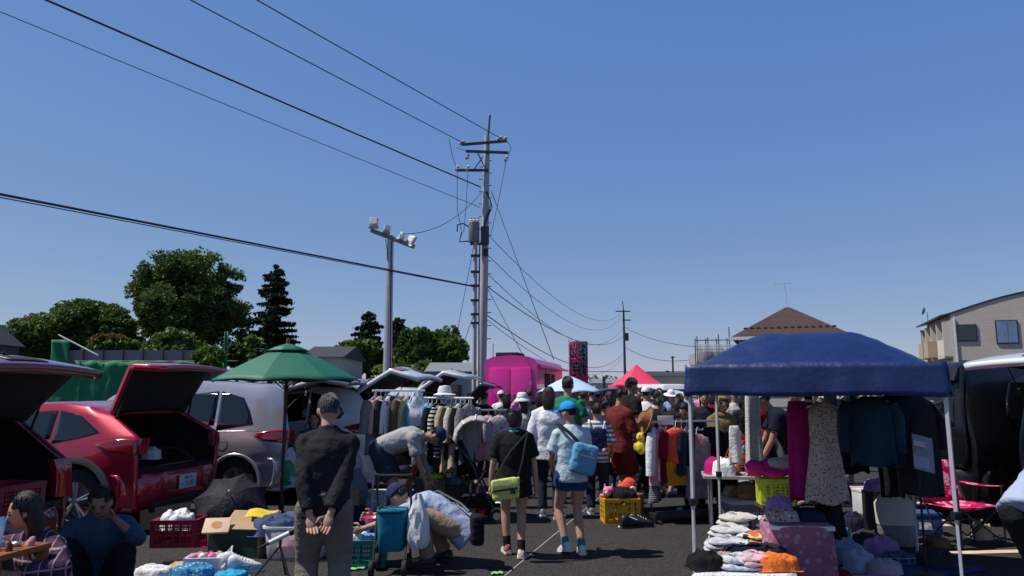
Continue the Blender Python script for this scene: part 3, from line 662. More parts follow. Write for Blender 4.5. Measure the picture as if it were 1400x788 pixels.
# ================================================================ PEOPLE
def ik(a, c, l1, l2, hint):
    a, c = V(a), V(c); d = c - a; L = d.length
    if L > (l1 + l2) * .995: c = a + d * ((l1 + l2) * .995 / L); d = c - a; L = d.length
    x = (l1 * l1 - l2 * l2 + L * L) / (2 * L); h = math.sqrt(max(0, l1 * l1 - x * x)); u = d / L
    hint = V(hint); hint = (hint - u * hint.dot(u))
    hint = hint.normalized() if hint.length > 1e-5 else frame(u)[0]
    return a + u * x + hint * h, c
FEET = {}
def person(loc, face, H, label, top, bot, hair=('short', HAIR), hat=None, shoe=None, skin=None, pel=(0, 0, .9), lean=0., curl=0., side=0., twist=0., hp=0., hy=0., handL=None, handR=None, elL=None, elR=None,
           footL=None, footR=None, knL=None, knR=None, toeL=0., toeR=0., group=None, vox=.015, bw=1., sock=None, hemdrop=None, fcurl=.5, palm=None, bare_z=None, name='person'):
    s = H / 1.7; skin = skin or SKIN; sd_ = (hash_(label) % 97) * .37
    S = lambda p: V(p) * s
    def rot(lean_, side_=0., tw=0.): return Matrix.Rotation(R(tw), 3, 'Z') @ Matrix.Rotation(R(side_), 3, 'Y') @ Matrix.Rotation(-R(lean_), 3, 'X')
    M0, M1, M2, M3 = (rot(lean + curl * k, side, twist * (.4 + .2 * i)) for i, k in enumerate((0, .35, .7, 1.)))
    u0, u1, u2, u3 = (M @ V((0, 0, 1)) for M in (M0, M1, M2, M3))
    p0 = S(pel); p1 = p0 + u0 * .13 * s; p2 = p1 + u1 * .16 * s; p3 = p2 + u2 * .17 * s; nb = p3 + u3 * .06 * s
    MH = Matrix.Rotation(-R(hy), 3, 'Z') @ rot((lean + curl) * .35 + hp, side * .5)
    hc = nb + (u3 * .06 + MH @ V((0, .022, .102))) * s
    r3 = M3 @ V((1, 0, 0)); f3 = M3 @ V((0, 1, 0)); r0 = M0 @ V((1, 0, 0)); f0 = M0 @ V((0, 1, 0))
    shw = .16 * bw
    sh = {k: p3 + r3 * (sg * shw * s) - u3 * .035 * s for k, sg in (('L', -1), ('R', 1))}
    hip = {k: p0 + r0 * (sg * .088 * s) - u0 * .03 * s for k, sg in (('L', -1), ('R', 1))}
    hand = {}; elb = {}; ank = {}; kne = {}
    for k, sg, ht, eh in (('L', -1, handL, elL), ('R', 1, handR, elR)):
        t = S(ht) if ht is not None else sh[k] + V((sg * .07, .04, -.52)) * s
        h = V(eh) if eh is not None else (V((sg * .35, -1, 0)))
        elb[k], hand[k] = ik(sh[k], t, .285 * s, .255 * s, h)
    for k, sg, ft, kh in (('L', -1, footL, knL), ('R', 1, footR, knR)):
        t = S(ft) if ft is not None else V((sg * .085, .0, .075)) * s
        kne[k], ank[k] = ik(hip[k], t, .43 * s, .42 * s, kh if kh is not None else V((sg * .08, 1, .1)))
    def torso(b, g=0., lo=-.09, wf=1., upto=3, hemflare=0.):
        secs = []
        if lo is not None: secs.append((p0 + u0 * lo * s, M0, .152 + g + hemflare, .112 + g + hemflare))
        secs += [(p0, M0, .163 + g, .118 + g), (p1, M1, .142 * wf + g, .105 + g), (p2, M2, .155 + g, .118 + g), (p2.lerp(p3, .55), M3, .162 * bw + g, .115 + g), (p3 - u3 * .02 * s, M3, .14 * bw + g * .8, .092 + g * .8), (p3 + u3 * .022 * s, M3, .098 * bw + g * .6, .075 + g * .7)]
        if upto: secs.append((nb - u3 * .01 * s, M3, .075 + g * .4, .066 + g * .4))
        b.loft([ring(c, M @ V((1, 0, 0)), M @ V((0, 1, 0)), rx * s, ry * s, 20, 2.3) for c, M, rx, ry in secs])
    # ---- body: one continuous skin
    b = MB(); torso(b)
    b.tube([p3 + u3 * .0 * s, nb + u3 * .02 * s, hc - (MH @ V((0, .012, .05))) * s], [.062 * s, .052 * s, .05 * s], 14)
    b.ell(hc, (.074 * s, .092 * s, .106 * s), MH, 20); b.ell(hc + MH @ V((0, .026, -.052)) * s, (.056 * s, .062 * s, .062 * s), MH, 16)
    b.ell(hc + MH @ V((0, .094, -.018)) * s, (.014 * s, .02 * s, .024 * s), MH, 8); b.ell(hc + MH @ V((0, .087, .004)) * s, (.010 * s, .014 * s, .03 * s), MH, 8)
    for sg in (-1, 1): b.ell(hc + MH @ V((sg * .076, -.004, -.012)) * s, (.012 * s, .02 * s, .032 * s), MH, 8)
    for k, sg in (('L', -1), ('R', 1)):
        b.ell(sh[k], (.052 * s,) * 3, n=12); b.tube([sh[k] + u3 * .012 * s, nb - u3 * .01 * s], [.038 * s, .045 * s], 10)
        b.tube([sh[k], sh[k].lerp(elb[k], .5), elb[k]], [.052 * s, .046 * s, .037 * s], 12, rnd_=True)
        b.tube([elb[k], elb[k].lerp(hand[k], .35), hand[k]], [.038 * s, .037 * s, .026 * s], 12, rnd_=True)
        b.tube([hip[k], hip[k].lerp(kne[k], .4), kne[k]], [.09 * s, .078 * s, .054 * s], 14, rnd_=True)
        b.tube([kne[k], kne[k].lerp(ank[k], .3), ank[k]], [.054 * s, .056 * s, .036 * s], 12, rnd_=True)
    fdir = {}
    for k, sg, toe in (('L', -1, toeL), ('R', 1, toeR)):
        a = Matrix.Rotation(R(-sg * 8), 3, 'Z') @ Matrix.Rotation(R(toe), 3, 'X'); fdir[k] = a
        b.ell(ank[k] + a @ V((0, .06, -.035)) * s, (.042 * s, .12 * s, .04 * s), a, 12)
    # palms
    fing = MB(); fing.mi = 0
    for k, sg in (('L', -1), ('R', 1)):
        d = (hand[k] - elb[k]).normalized()
        pn = V(palm[k]) if palm and k in palm else V((-sg * 1., .15, 0))      # palm normal: inward
        pn = (pn - d * pn.dot(d)).normalized(); ax = d.cross(pn).normalized()
        Mh = Matrix((ax, pn, d)).transposed()
        pc = hand[k] + d * .052 * s
        b.ell(pc, (.042 * s, .017 * s, .056 * s), Mh, 12)
        for i, (o, L) in enumerate(((-.031, .068), (-.0105, .078), (.0105, .074), (.031, .058))):
            c0 = pc + (ax * o + d * .035) * s; ang = fcurl * (.7 + .15 * i); P = [c0]
            dd = d
            for j in range(3):
                dd = (Matrix.Rotation(-ang, 3, ax) @ dd) if (Matrix.Rotation(-ang, 3, ax) @ d).dot(pn) > 0 else (Matrix.Rotation(ang, 3, ax) @ dd)
                P.append(P[-1] + dd * L * s * (.45, .32, .23)[j])
            fing.tube(P, [.0098 * s, .0092 * s, .0085 * s, .007 * s], 7, rnd_=True)
        side_ = ax * (1 if ax.dot(V((0, 1, 0))) > 0 else -1)
        t0 = pc - d * .02 * s + side_ * .03 * s
        fing.tube([t0, t0 + (side_ * .03 + d * .02 + pn * .012) * s, t0 + (side_ * .036 + d * .052 + pn * .022) * s], [.0125 * s, .011 * s, .008 * s], 7, rnd_=True)
    sk = voxel(b, vox * .8, 3)
    sk.mi = 0; sk.add(fing.v, fing.f)
    sk.mi = 1
    for sg in (-1, 1):
        sk.ell(hc + MH @ V((sg * .031, .0845, .004)) * s, (.0135 * s, .008 * s, .006 * s), MH, 8)
        sk.mi = 3; sk.ell(hc + MH @ V((sg * .032, .0855, .025)) * s, (.02 * s, .008 * s, .0045 * s), MH, 8); sk.mi = 1
    sk.mi = 2; sk.ell(hc + MH @ V((0, .087, -.062)) * s, (.023 * s, .008 * s, .007 * s), MH, 8)
    root = sk.build(name, [skin, EYE, LIP, hair[1] if hair else HAIR], None, ang=0, fixn=False); finish(root.data, 180)
    root.location = loc; root.rotation_euler = (0, 0, -R(face)); tag(root, label, 'person', group)
    # ---- garments
    st, tm = top[0], top[1]; o = top[2] if len(top) > 2 else {}
    g = o.get('g', .016); hem = o.get('hem', .1)
    b = MB(); torso(b, g, -hem, o.get('wf', 1.06), 3, o.get('flare', .008))
    for k in 'LR':
        b.ell(sh[k], ((.05 + g) * s,) * 3, n=12); b.tube([sh[k] + u3 * .012 * s, nb - u3 * .015 * s], [(.034 + g) * s, (.04 + g * .7) * s], 12)
        if st == 'tee':
            e = sh[k].lerp(elb[k], o.get('sl', .62)); b.tube([sh[k], e], [(.052 + g * .8) * s, (.06 + g * .9) * s], 14)
        elif st == 'sleeveless': pass
        else:
            f = o.get('sl', .93)
            b.tube([sh[k], sh[k].lerp(elb[k], .5), elb[k]], [(.052 + g * .7) * s, (.047 + g) * s, (.042 + g) * s], 14, rnd_=True)
            b.tube([elb[k], elb[k].lerp(hand[k], f)], [(.044 + g) * s, (.034 + g * .8) * s], 14)
    if o.get('collar', True) and st != 'sleeveless': b.tube([nb - u3 * .035 * s, nb + u3 * o.get('ch', .012) * s], [.085 * s, .066 * s], 14)
    gm = voxel(b, vox, 2, o.get('fold', .011) * s, 8., sd_)
    nm = {'tee': 'tee_shirt', 'long': 'shirt', 'jacket': 'jacket', 'hoodie': 'hoodie', 'sleeveless': 'vest_top'}[st]
    to = gm.build(nm, tm, root, ang=0, fixn=False); finish(to.data, 60)
    bs, bmx = bot[0], bot[1]
    b = MB(); g = bot[2] if len(bot) > 2 else .014
    b.loft([ring(c, r0, f0, rx * s, ry * s, 18, 2.2) for c, rx, ry in ((p0 - u0 * .1 * s, .148 + g * .6, .115 + g * .6), (p0, .164 + g * .8, .118 + g * .8), (p0 + u0 * .09 * s, .148 + g * .5, .108 + g * .5))])
    if bs == 'skirt':
        cz = (hip['L'] + hip['R']) / 2; kk = (kne['L'] + kne['R']) / 2
        b.loft([ring(c, r0, f0, rx * s, ry * s, 18, 2.2) for c, rx, ry in ((p0, .17, .13), (cz.lerp(kk, .5), .2, .16), (cz.lerp(kk, .95), .23, .19))])
    else:
        for k in 'LR':
            h0 = hip[k]
            if bs == 'shorts':
                b.tube([h0, h0.lerp(kne[k], .3), h0.lerp(kne[k], bot[3] if len(bot) > 3 else .5)], [(.092 + g) * s, (.092 + g) * s, (.09 + g) * s], 16, rnd_=False); b.ell(h0, ((.092 + g) * s,) * 3, n=12)
            else:
                e = ank[k].lerp(kne[k], .03)
                b.tube([h0, h0.lerp(kne[k], .45), kne[k]], [(.092 + g) * s, (.082 + g) * s, (.06 + g) * s], 16, rnd_=True)
                b.tube([kne[k], kne[k].lerp(ank[k], .4), e], [(.06 + g) * s, (.055 + g) * s, (.046 + g) * s], 16)
    gm = voxel(b, vox, 2, .010 * s, 9., sd_ + 3)
    to = gm.build({'skirt': 'skirt', 'shorts': 'shorts'}.get(bs, 'trousers'), bmx, root, ang=0, fixn=False); finish(to.data, 60)
    # ---- shoes
    if shoe:
        sm, solem = shoe
        for k in 'LR':
            a = fdir[k]; c = ank[k]; x, y, z = a @ V((1, 0, 0)), a @ V((0, 1, 0)), a @ V((0, 0, 1)); q = MB()
            q.loft([ring(c + y * yy * s - z * (.075 - hh / 2) * s, x, z, ww * s, hh / 2 * s, 12, 2.6) for yy, ww, hh in ((-.07, .028, .06), (-.055, .038, .1), (0, .043, .105), (.06, .046, .075), (.12, .048, .055), (.165, .038, .042), (.182, .02, .03))])
            so_ = q.build('shoe', sm, root, ang=60)
            q = MB(); q.loft([[c + y * yy * s + x * ww * sx * s - z * zz * s for sx, zz in ((-1, .055), (1, .055), (1, .078), (-1, .078))] for yy, ww in ((-.076, .03), (-.05, .044), (.05, .05), (.12, .052), (.17, .04), (.19, .018))]); q.build('sole', solem, so_)
    if sock:
        for k in 'LR':
            MB().tube([ank[k] - (ank[k] - kne[k]) * sock[1], ank[k] - V((0, 0, .02)) * s], [.047 * s, .045 * s], 14).build('sock', sock[0], root)
    # ---- hair, hat
    if hair:
        hs, hm = hair; q = MB(); rr = (.083, .101, .117)
        def hf(d):
            k = 1 + .035 * noise.noise(d * 4 + V((sd_, 0, 0))) + .02 * noise.noise(d * 11 + V((0, sd_, 0)))
            if d.y > .25 and d.z < .62 - .35 * (abs(d.x) > .62): k *= .8
            if hs in ('short', 'thin') and d.z < -.42 + .1 * d.y: k *= .78
            if hs in ('short', 'thin') and d.y > -.05 and d.z < -.12: k *= .8
            if hs in ('short', 'thin') and abs(d.x) > .8 and d.z < .08: k *= .84
            return k
        q.ell(hc + MH @ V((0, -.006, .012)) * s, [a * s for a in rr], MH, 32, hf)
        if hs in ('bob', 'long', 'bun'):
            dl = {'bob': .2, 'long': .36, 'bun': .14}[hs]; n = 9; rings = []
            for i in range(n):
                v_ = i / (n - 1); c = hc + MH @ V((0, -.045 - .015 * math.sin(v_ * 3), .05)) * s + (MH @ V((0, 0, -1))).lerp(V((0, 0, -1)), .6) * (dl + .03) * v_ * s - f3 * .03 * v_ * s
                wd = .082 + .016 * math.sin(v_ * math.pi) - .02 * v_
                rings.append([p + V((noise.noise(p * 30), noise.noise(p * 30 + V((5, 0, 0))), 0)) * .006 for p in ring(c, MH @ V((1, 0, 0)), MH @ V((0, 1, 0)), wd * s, (.058 - .012 * v_) * s, 22, 2.5)])
            q.loft(rings)
        if hs == 'pony':
            q.tube([hc + MH @ V((0, -.09, .05)) * s, hc + MH @ V((0, -.14, .03)) * s, hc + MH @ V((.01, -.15, -.06)) * s, hc + MH @ V((.015, -.13, -.14)) * s], [.02 * s, .035 * s, .035 * s, .008 * s], 10)
        gr = random.Random(int(sd_ * 100)); cH = hc + MH @ V((0, -.006, .012)) * s
        for i in range(420 if vox < .013 else 120):
            a_ = gr.uniform(0, 6.283); e0 = gr.uniform(-.1, 1.4); pts = []; L_ = gr.uniform(.35, .75)
            for j in range(4):
                e = e0 - L_ * j / 3; d = V((math.cos(a_) * math.cos(e), math.sin(a_) * math.cos(e), math.sin(e)))
                pts.append(cH + MH @ V((d.x * rr[0], d.y * rr[1], d.z * rr[2])) * s * (hf(d) * 1.0 + (.012 if hat else .018) + .03 * j / 3 * gr.random()))
            if hf(V((math.cos(a_) * math.cos(e0 - L_), math.sin(a_) * math.cos(e0 - L_), math.sin(e0 - L_)))) < .86: continue
            q.tube(pts, [.003 * s, .0042 * s, .003 * s, .001 * s], 3)
        q.build('hair', hm, root, ang=60)
    if hat:
        ht, hm = hat[0], hat[1]; q = MB(); c = hc + MH @ V((0, -.008, .035)) * s; x, y, z = MH @ V((1, 0, 0)), MH @ V((0, 1, 0)), MH @ V((0, 0, 1))
        dome = lambda h, r1, r2, taper: [ring(c + z * (h * math.sin(t) * s), x, y, r1 * (math.cos(t) * (1 - taper) + taper if taper else math.cos(t)) * s + 1e-4, r2 * (math.cos(t) * (1 - taper) + taper if taper else math.cos(t)) * s + 1e-4, 24) for t in [k / 8 * math.pi / 2 for k in range(9)]]
        if ht in ('cap', 'capback'):
            q.loft(dome(.1, .09, .108, 0)); hb = q.build('cap', hm, root, ang=60)
            q = MB(); sgn = -1 if ht == 'capback' else 1
            q.loft([[c + x * (.082 * math.sin(a) * s) + y * (sgn * (.07 + .03 * math.cos(a) + e * .085 * max(0, math.cos(a)) ** .6) * s) + z * ((.012 - e * .02 + dz - .012 * math.sin(a) ** 2) * s) for a in [R(t) for t in range(-80, 81, 10)]] for e, dz in ((0, .004), (1, .004), (1, -.004), (0, -.004))], cap=False)
            q.build('brim', hat[2] if len(hat) > 2 else hm, hb, ang=60)
            q = MB().ell(c + z * .1 * s, (.008 * s,) * 3, n=8); q.build('button', hm, hb)
        else:
            q.loft(dome(.1, .092, .11, .55 if ht == 'bucket' else .3)); hb = q.build('hat', hm, root, ang=60)
            wdt = {'bucket': .05, 'sun': .085}[ht]; dr = {'bucket': .045, 'sun': .015}[ht]
            q = MB(); q.loft([ring(c - z * (dr * e + dz) * s, x, y, (.09 + wdt * e) * s, (.108 + wdt * e) * s, 28) for e, dz in ((0, -.005), (.5, -.005), (1, 0), (1, .006), (.5, .004), (0, .006))], cap=False); q.build('brim', hat[2] if len(hat) > 2 else hm, hb, ang=60)
    return dict(o=root, s=s, hc=hc, MH=MH, nb=nb, p0=p0, p1=p1, p2=p2, p3=p3, r0=r0, f0=f0, u0=u0, r3=r3, f3=f3, u3=u3, sh=sh, hand=hand, elb=elb, hip=hip, kne=kne, ank=ank)
def hash_(s):
    h = 7
    for c in s: h = (h * 31 + ord(c)) % 100003
    return h
def wpos(P, p):
    """point p in the person's local frame, in the world"""
    o = P['o']; return Matrix.Rotation(o.rotation_euler[2], 3, 'Z') @ V(p) + V(o.location)
def strap(P, pts, w_, m, name='strap', parent=None):
    MB().tube(pts, w_, 6).build(name, m, parent if parent is not None else P['o'])

# fabrics
F_BLACK = cloth('black', (.012, .012, .014)); F_INK = cloth('ink', (.02, .021, .026)); F_BEIGE = cloth('beige_wool', (.23, .2, .165), bscale=60.)
F_GREY = cloth('grey_heather', (.36, .36, .37), var=.12); F_DARKSH = cloth('slate_shorts', (.03, .04, .055)); F_LBLUE = cloth('pale_blue', (.36, .42, .58), var=.1); F_KHAKI = cloth('khaki', (.36, .25, .17), var=.1)
F_NAVY = cloth('navy', (.018, .022, .05)); F_DNAVY = cloth('dark_navy', (.01, .013, .026)); F_TEE = cloth('mint_tee', (.48, .6, .66), var=.08); F_DENIM = cloth('denim_blue', (.022, .06, .17), bscale=120.); F_JEAN = cloth('dark_jeans', (.025, .035, .06), bscale=120.)
F_WHITE = cloth('white_cotton', (.72, .72, .74), var=.06); F_GREEN = cloth('green_shirt', (.015, .2, .09), var=.12); F_CREAM = cloth('cream', (.55, .48, .4), var=.1); F_MAROON = cloth('maroon', (.15, .022, .02), var=.15)
F_OLIVE = cloth('olive_hood', (.19, .14, .045), var=.15); F_DKRED = cloth('dark_red', (.2, .01, .025)); F_BLUEW = cloth('work_shirt_blue', (.25, .32, .52)); F_TEAL = cloth('denim_shirt_teal', (.045, .085, .135), var=.15)
F_PLAIDP = cloth('plaid_purple', (.035, .02, .04), pat='plaid', col2=(.12, .045, .09), col3=(.5, .36, .4), pf=70.); F_PLAIDB = cloth('plaid_blue', (.025, .03, .06), pat='plaid', col2=(.06, .08, .17), col3=(.3, .32, .42), pf=80.)
F_STRIPE = cloth('stripe_tee', (.62, .62, .64), pat='stripeh', col2=(.12, .13, .17), pf=110.); F_CAMO = cloth('camo', (.5, .5, .47), pat='camo', col2=(.12, .12, .11), col3=(.28, .27, .24), pf=28.)
F_CAPB = cloth('cap_bright_blue', (.03, .3, .75), var=.08); F_CAPN = cloth('cap_navy', (.025, .035, .1), var=.1); F_TEALW = cloth('teal_sock', (.03, .25, .24))
F_PINKT = cloth('pink', (.75, .25, .42), var=.12); F_SKYBAG = cloth('sky_bag', (.12, .33, .52), var=.12); F_STRAW = mat('straw', (.52, .4, .25), rough=.85, bump=.8, bscale=90)
SH_W = (mat('shoe_white', (.65, .66, .68), rough=.55, var=.1), mat('sole_white', (.7, .7, .7), rough=.6)); SH_B = (mat('shoe_black', (.015, .015, .016), rough=.5), BLK); SH_P = (cloth('shoe_pink', (.4, .12, .16), pat='camo', col2=(.7, .55, .5), col3=(.05, .03, .03), pf=22.), mat('sole_cream', (.7, .62, .5)))
SH_C = (cloth('shoe_camo', (.3, .3, .2), pat='camo', col2=(.6, .6, .5), col3=(.05, .05, .04), pf=30.), mat('sole_white2', (.68, .68, .66))); SH_G = (mat('shoe_grey', (.2, .2, .22), rough=.6), SH_W[1])

# --- man with hands clasped behind him
Yt = 5.05
pm_ = person(fl(449, Yt), -9, 1.565, 'grey haired man seen from behind in a black jacket, hands clasped behind him', ('jacket', F_INK, dict(g=.024, hem=.1, flare=.0, fold=.014, ch=.03, sl=.86)), ('trousers', F_BEIGE, .026), hair=('thin', HAIRG), shoe=SH_B,
       lean=4, curl=9, hp=12, hy=-8, handL=(-.075, -.2, .8), handR=(.045, -.215, .79), elL=(-1, -.55, 0), elR=(1, -.55, 0), footL=(-.13, .02, .075), footR=(.12, -.05, .075), vox=.0115, palm=dict(L=(.1, -1, .1), R=(-.1, -1, .1)), bw=1.04, fcurl=.42)
# --- bending man in grey polo
pb = person(fl(549, 9.1), 90, 1.68, 'man in a grey polo shirt and dark shorts bending far forward beside the clothes rack', ('tee', F_GREY, dict(g=.03, hem=.1, sl=.75)), ('shorts', F_DARKSH, .035, .85), hat=('cap', F_CAPN), shoe=SH_B, skin=SKIN2,
       pel=(0, -.22, .9), lean=62, curl=28, hp=40, handL=(-.12, .42, .36), handR=(.14, .36, .42), elL=(-1, -.3, -.3), elR=(1, -.3, -.3), bw=1.12)
MB().lathe([(.074, -.012), (.078, .0), (.074, .014)], pb['nb'] + pb['u3'] * .0, pb['u3'], 18).build('neck_towel', cloth('lime_band', (.45, .6, .04)), pb['o'])
# --- crouching person, pale blue shirt
pc_ = person(gd(606, 771), -86, 1.66, 'crouching person in a pale blue shirt, navy cap and khaki trousers', ('long', F_LBLUE, dict(g=.034, hem=.13, sl=.0, fold=.014, flare=.02)), ('trousers', F_KHAKI, .02), hat=('cap', F_CAPN), shoe=SH_B,
       pel=(0, -.16, .335), lean=52, curl=30, hp=18, hy=14, handL=(-.2, .74, .34), handR=(.1, .7, .42), elL=(-1, 0, -.6), elR=(1, 0, -.6), footL=(-.13, .12, .075), footR=(.14, .0, .075), knL=(-.35, 1, .8), knR=(.35, 1, .8), vox=.012, bw=1.14)
P = pc_
strap(P, [P['sh']['R'] * .6 + P['nb'] * .4 + P['u3'] * .045 + P['f3'] * -.05, P['p2'] - P['f3'] * .17 + P['r3'] * .02, P['p1'] - P['f0'] * .18 - P['r0'] * .06, P['p0'] - P['f0'] * .19 - P['r0'] * .15 + P['u0'] * .02], .014, BLK, 'bag_strap')
bg_ = MB(); bg_.box(V((-.17, -.33, .34)), (.2, .12, .27), (0, 0, R(14)), .045)
q = voxel(bg_, .012, 2, .008, 9.)
tb = q.build('shoulder_bag', F_BLACK, None); tb.location = P['o'].location; tb.rotation_euler = P['o'].rotation_euler; tag(tb, 'black shoulder bag hanging at the hip of the crouching person', 'bag')
# --- girl in black tee
gb = person(gd(703, 762), -4, 1.42, 'girl in a black tee shirt with a pink scrunchie walking away', ('tee', F_BLACK, dict(g=.034, hem=.21, sl=.75, flare=.03)), ('shorts', F_BLACK, .012, .45), hair=('bun', HAIR), shoe=SH_P, sock=(F_BLACK, .28),
       hy=-22, hp=6, handL=(-.29, .06, .72), handR=(.27, .03, .7), elL=(-1, -.3, 0), elR=(1, -.3, 0), footL=(-.07, .16, .09), footR=(.075, -.08, .085), toeL=0, toeR=-4, vox=.012)
P = gb; b = MB()
for k in range(9):
    a = k * .7; b.ell(P['hc'] + P['MH'] @ V((.03 * math.cos(a), -.075 + .012 * math.sin(a * 2), .1 + .03 * math.sin(a))), (.025, .025, .022), n=8)
b.build('scrunchie', F_PINKT, P['o'], ang=60)
MB().lathe([(.062, -.01), (.066, .006), (.062, .02)], P['nb'] - P['u3'] * .008, P['u3'], 18).build('collar', cloth('aqua', (.1, .5, .62)), P['o'])
bgm = cloth('lime_bag', (.6, .66, .2), var=.1); t = thing('shoulder_bag', 'small yellow green satchel hanging on the left hip of the girl in black', 'bag', P['o'].location, P['o'].rotation_euler[2])
c = V((-.1, -.2, .66)); q = voxel(MB().box(c, (.26, .08, .2), (0, R(-8), 0), .035), .01, 1, .003); q.build('body', bgm, t)
q = MB().grid(lambda u, v: c + V(((u - .5) * .265, -.046 - .008 * math.sin(v * 3.1), .1 - v * (.15 - .05 * abs(u - .62)))) + V((0, 0, (u - .5) * .035)), 12, 8); fo = q.build('flap', bgm, t, solid=.006)
MB().box(c + V((0, -.058, .0)), (.23, .006, .018), (0, R(-8), 0)).box(c + V((.07, -.06, -.01)), (.045, .01, .05)).build('buckle', BLK, fo)
MB().tube([c + V((-.1, 0, .1)), V((-.05, -.16, 1.0)), V((.12, -.08, 1.17)), V((.13, .02, 1.18))], .011, 6).tube([c + V((.12, 0, .11)), V((.06, -.19, .9)), V((.12, -.08, 1.17))], .009, 6).build('strap', BLK, t)
# --- girl in blue cap
gc = person(gd(783, 757), -14, 1.47, 'girl in a bright blue cap, pale tee and denim shorts, walking away', ('tee', F_TEE, dict(g=.026, hem=.11, sl=.72)), ('shorts', F_DENIM, .022, .36), hair=('short', HAIR), hat=('cap', F_CAPB), shoe=SH_W, sock=(F_TEALW, .2),
       hy=-42, hp=8, lean=2, handL=(-.14, .22, .86), handR=(.2, .12, .78), elL=(-1, -.6, -.2), elR=(1, -.5, 0), footL=(-.075, .02, .1), footR=(.09, -.06, .08), toeL=-12, knL=(-.15, 1, .1), vox=.012)
P = gc; t = thing('sling_bag', 'sky blue sling bag on the back of the girl in the blue cap', 'bag', P['o'].location, P['o'].rotation_euler[2])
q = voxel(MB().box(V((.06, -.185, .92)), (.26, .13, .3), (0, R(14), R(-4)), .055), .012, 2, .01, 8.); q.build('body', F_SKYBAG, t)
q = MB(); q.tube([V((.02, -.19, 1.07)), V((-.06, -.16, 1.16)), V((-.14, -.07, 1.24)), V((-.145, .02, 1.25))], .017, 7); q.build('strap', BLK, t)
MB().box(V((.075, -.255, .95)), (.15, .006, .01), (0, R(14), R(-4))).build('zip', STEEL, t)
# --- others
person(fl(750, 9.55), 3, 1.63, 'woman with dark bobbed hair in an untucked white shirt and dark jeans', ('long', F_WHITE, dict(g=.032, hem=.15, sl=.72, flare=.015, fold=.012)), ('trousers', F_JEAN, .012), hair=('bob', HAIRB), shoe=SH_G, hy=6, handL=(-.24, .1, .84), handR=(.2, .2, .95), footL=(-.09, .12, .075), footR=(.1, -.1, .075))
person(fl(776, 10.7), 14, 1.79, 'tall man in a green shirt seen from behind below the red banner', ('tee', F_GREEN, dict(g=.026)), ('trousers', F_JEAN, .016), shoe=SH_B, bw=1.08)
person(fl(714, 11.2), -8, 1.55, 'woman in a white bucket hat, black hair and beige top near the magenta truck', ('tee', F_CREAM, dict(g=.03)), ('trousers', F_BLACK, .016), hair=('long', HAIR), hat=('bucket', F_WHITE), shoe=SH_B)
bp = person(fl(815, 9.75), 4, 1.42, 'child in a striped tee shirt wearing a navy backpack, seen from behind', ('tee', F_STRIPE, dict(g=.026, sl=.9)), ('trousers', F_JEAN, .02), hair=('short', HAIRB), shoe=SH_G, handL=(-.23, .12, .85), handR=(.24, .16, .88), footL=(-.1, .1, .075), footR=(.1, -.06, .075))
P = bp; t = thing('backpack', 'small navy backpack with white dots on the child in stripes', 'bag', P['o'].location, P['o'].rotation_euler[2])
q = voxel(MB().box(V((0, -.17, .98)), (.25, .12, .28), None, .05), .012, 2, .006); q.build('body', cloth('navy_dots', (.02, .03, .09), pat='dots', col2=(.5, .5, .55), pf=16.), t)
q = MB()
for sg in (-1, 1): q.tube([V((sg * .08, -.12, 1.06)), V((sg * .1, -.1, 1.17)), V((sg * .1, 0, 1.2))], .014, 6)
q.build('strap', F_WHITE, t); MB().ell(V((.08, -.24, .83)), (.025, .02, .03), n=8).build('charm', F_PINKT, t)
person(fl(826, 11.3), 30, 1.45, 'dark haired person in a navy shirt just beyond the child in stripes', ('tee', F_NAVY, dict(g=.02)), ('trousers', F_JEAN, .014), shoe=SH_B, hy=30)
mr_ = person(fl(846, 10.1), 52, 1.64, 'boy in a maroon tee shirt and maroon shorts looking down to the right', ('tee', F_MAROON, dict(g=.034, hem=.12, sl=.95)), ('shorts', F_MAROON, .03, .9), shoe=SH_P, hp=18, hy=8, handL=(-.12, .3, .95), handR=(.15, .28, .95), footL=(-.09, .05, .075), footR=(.09, -.02, .075), skin=SKIN2)
person(fl(860, 11.6), 60, 1.8, 'tall dark haired man in black standing behind the boy in maroon', ('tee', F_BLACK, dict(g=.03)), ('trousers', F_INK, .02), shoe=SH_B, hp=16, skin=SKIN2)
person(fl(883, 13.6), 20, 1.66, 'person in a white cap and pale shirt under the left end of the pink canopy', ('tee', F_WHITE, {}), ('trousers', F_JEAN, .014), hat=('cap', F_WHITE), shoe=SH_B)
person(fl(886, 11.9), 40, 1.66, 'person in a black tee shirt stooping behind the brown hat', ('tee', F_BLACK, dict(g=.03)), ('trousers', F_BLACK, .016), shoe=SH_B, lean=34, curl=14, hp=10, pel=(0, -.1, .89), handL=(-.15, .5, .75), handR=(.15, .5, .75), skin=SKIN2)
person(fl(907, 11.4), 60, 1.58, 'black haired woman in black stooping right of the person in the black tee', ('long', F_BLACK, dict(g=.03)), ('skirt', F_INK), hair=('bob', HAIR), shoe=SH_B, lean=22, curl=10, hp=12, handL=(-.15, .45, .8), handR=(.15, .45, .8))
person(fl(917, 16.5), 184, 1.62, 'vendor in a white sun hat and blue work shirt by the pink canopy', ('long', F_BLUEW, dict(g=.03)), ('trousers', F_NAVY, .02), hat=('sun', F_WHITE), shoe=SH_B, hp=14, handL=(-.1, .32, .92), handR=(.1, .32, .92))
person(fl(901, 17.5), 170, 1.66, 'dark haired person in dark red behind the vendor in the white sun hat', ('tee', F_DKRED, {}), ('trousers', F_BLACK, .016), shoe=SH_B)
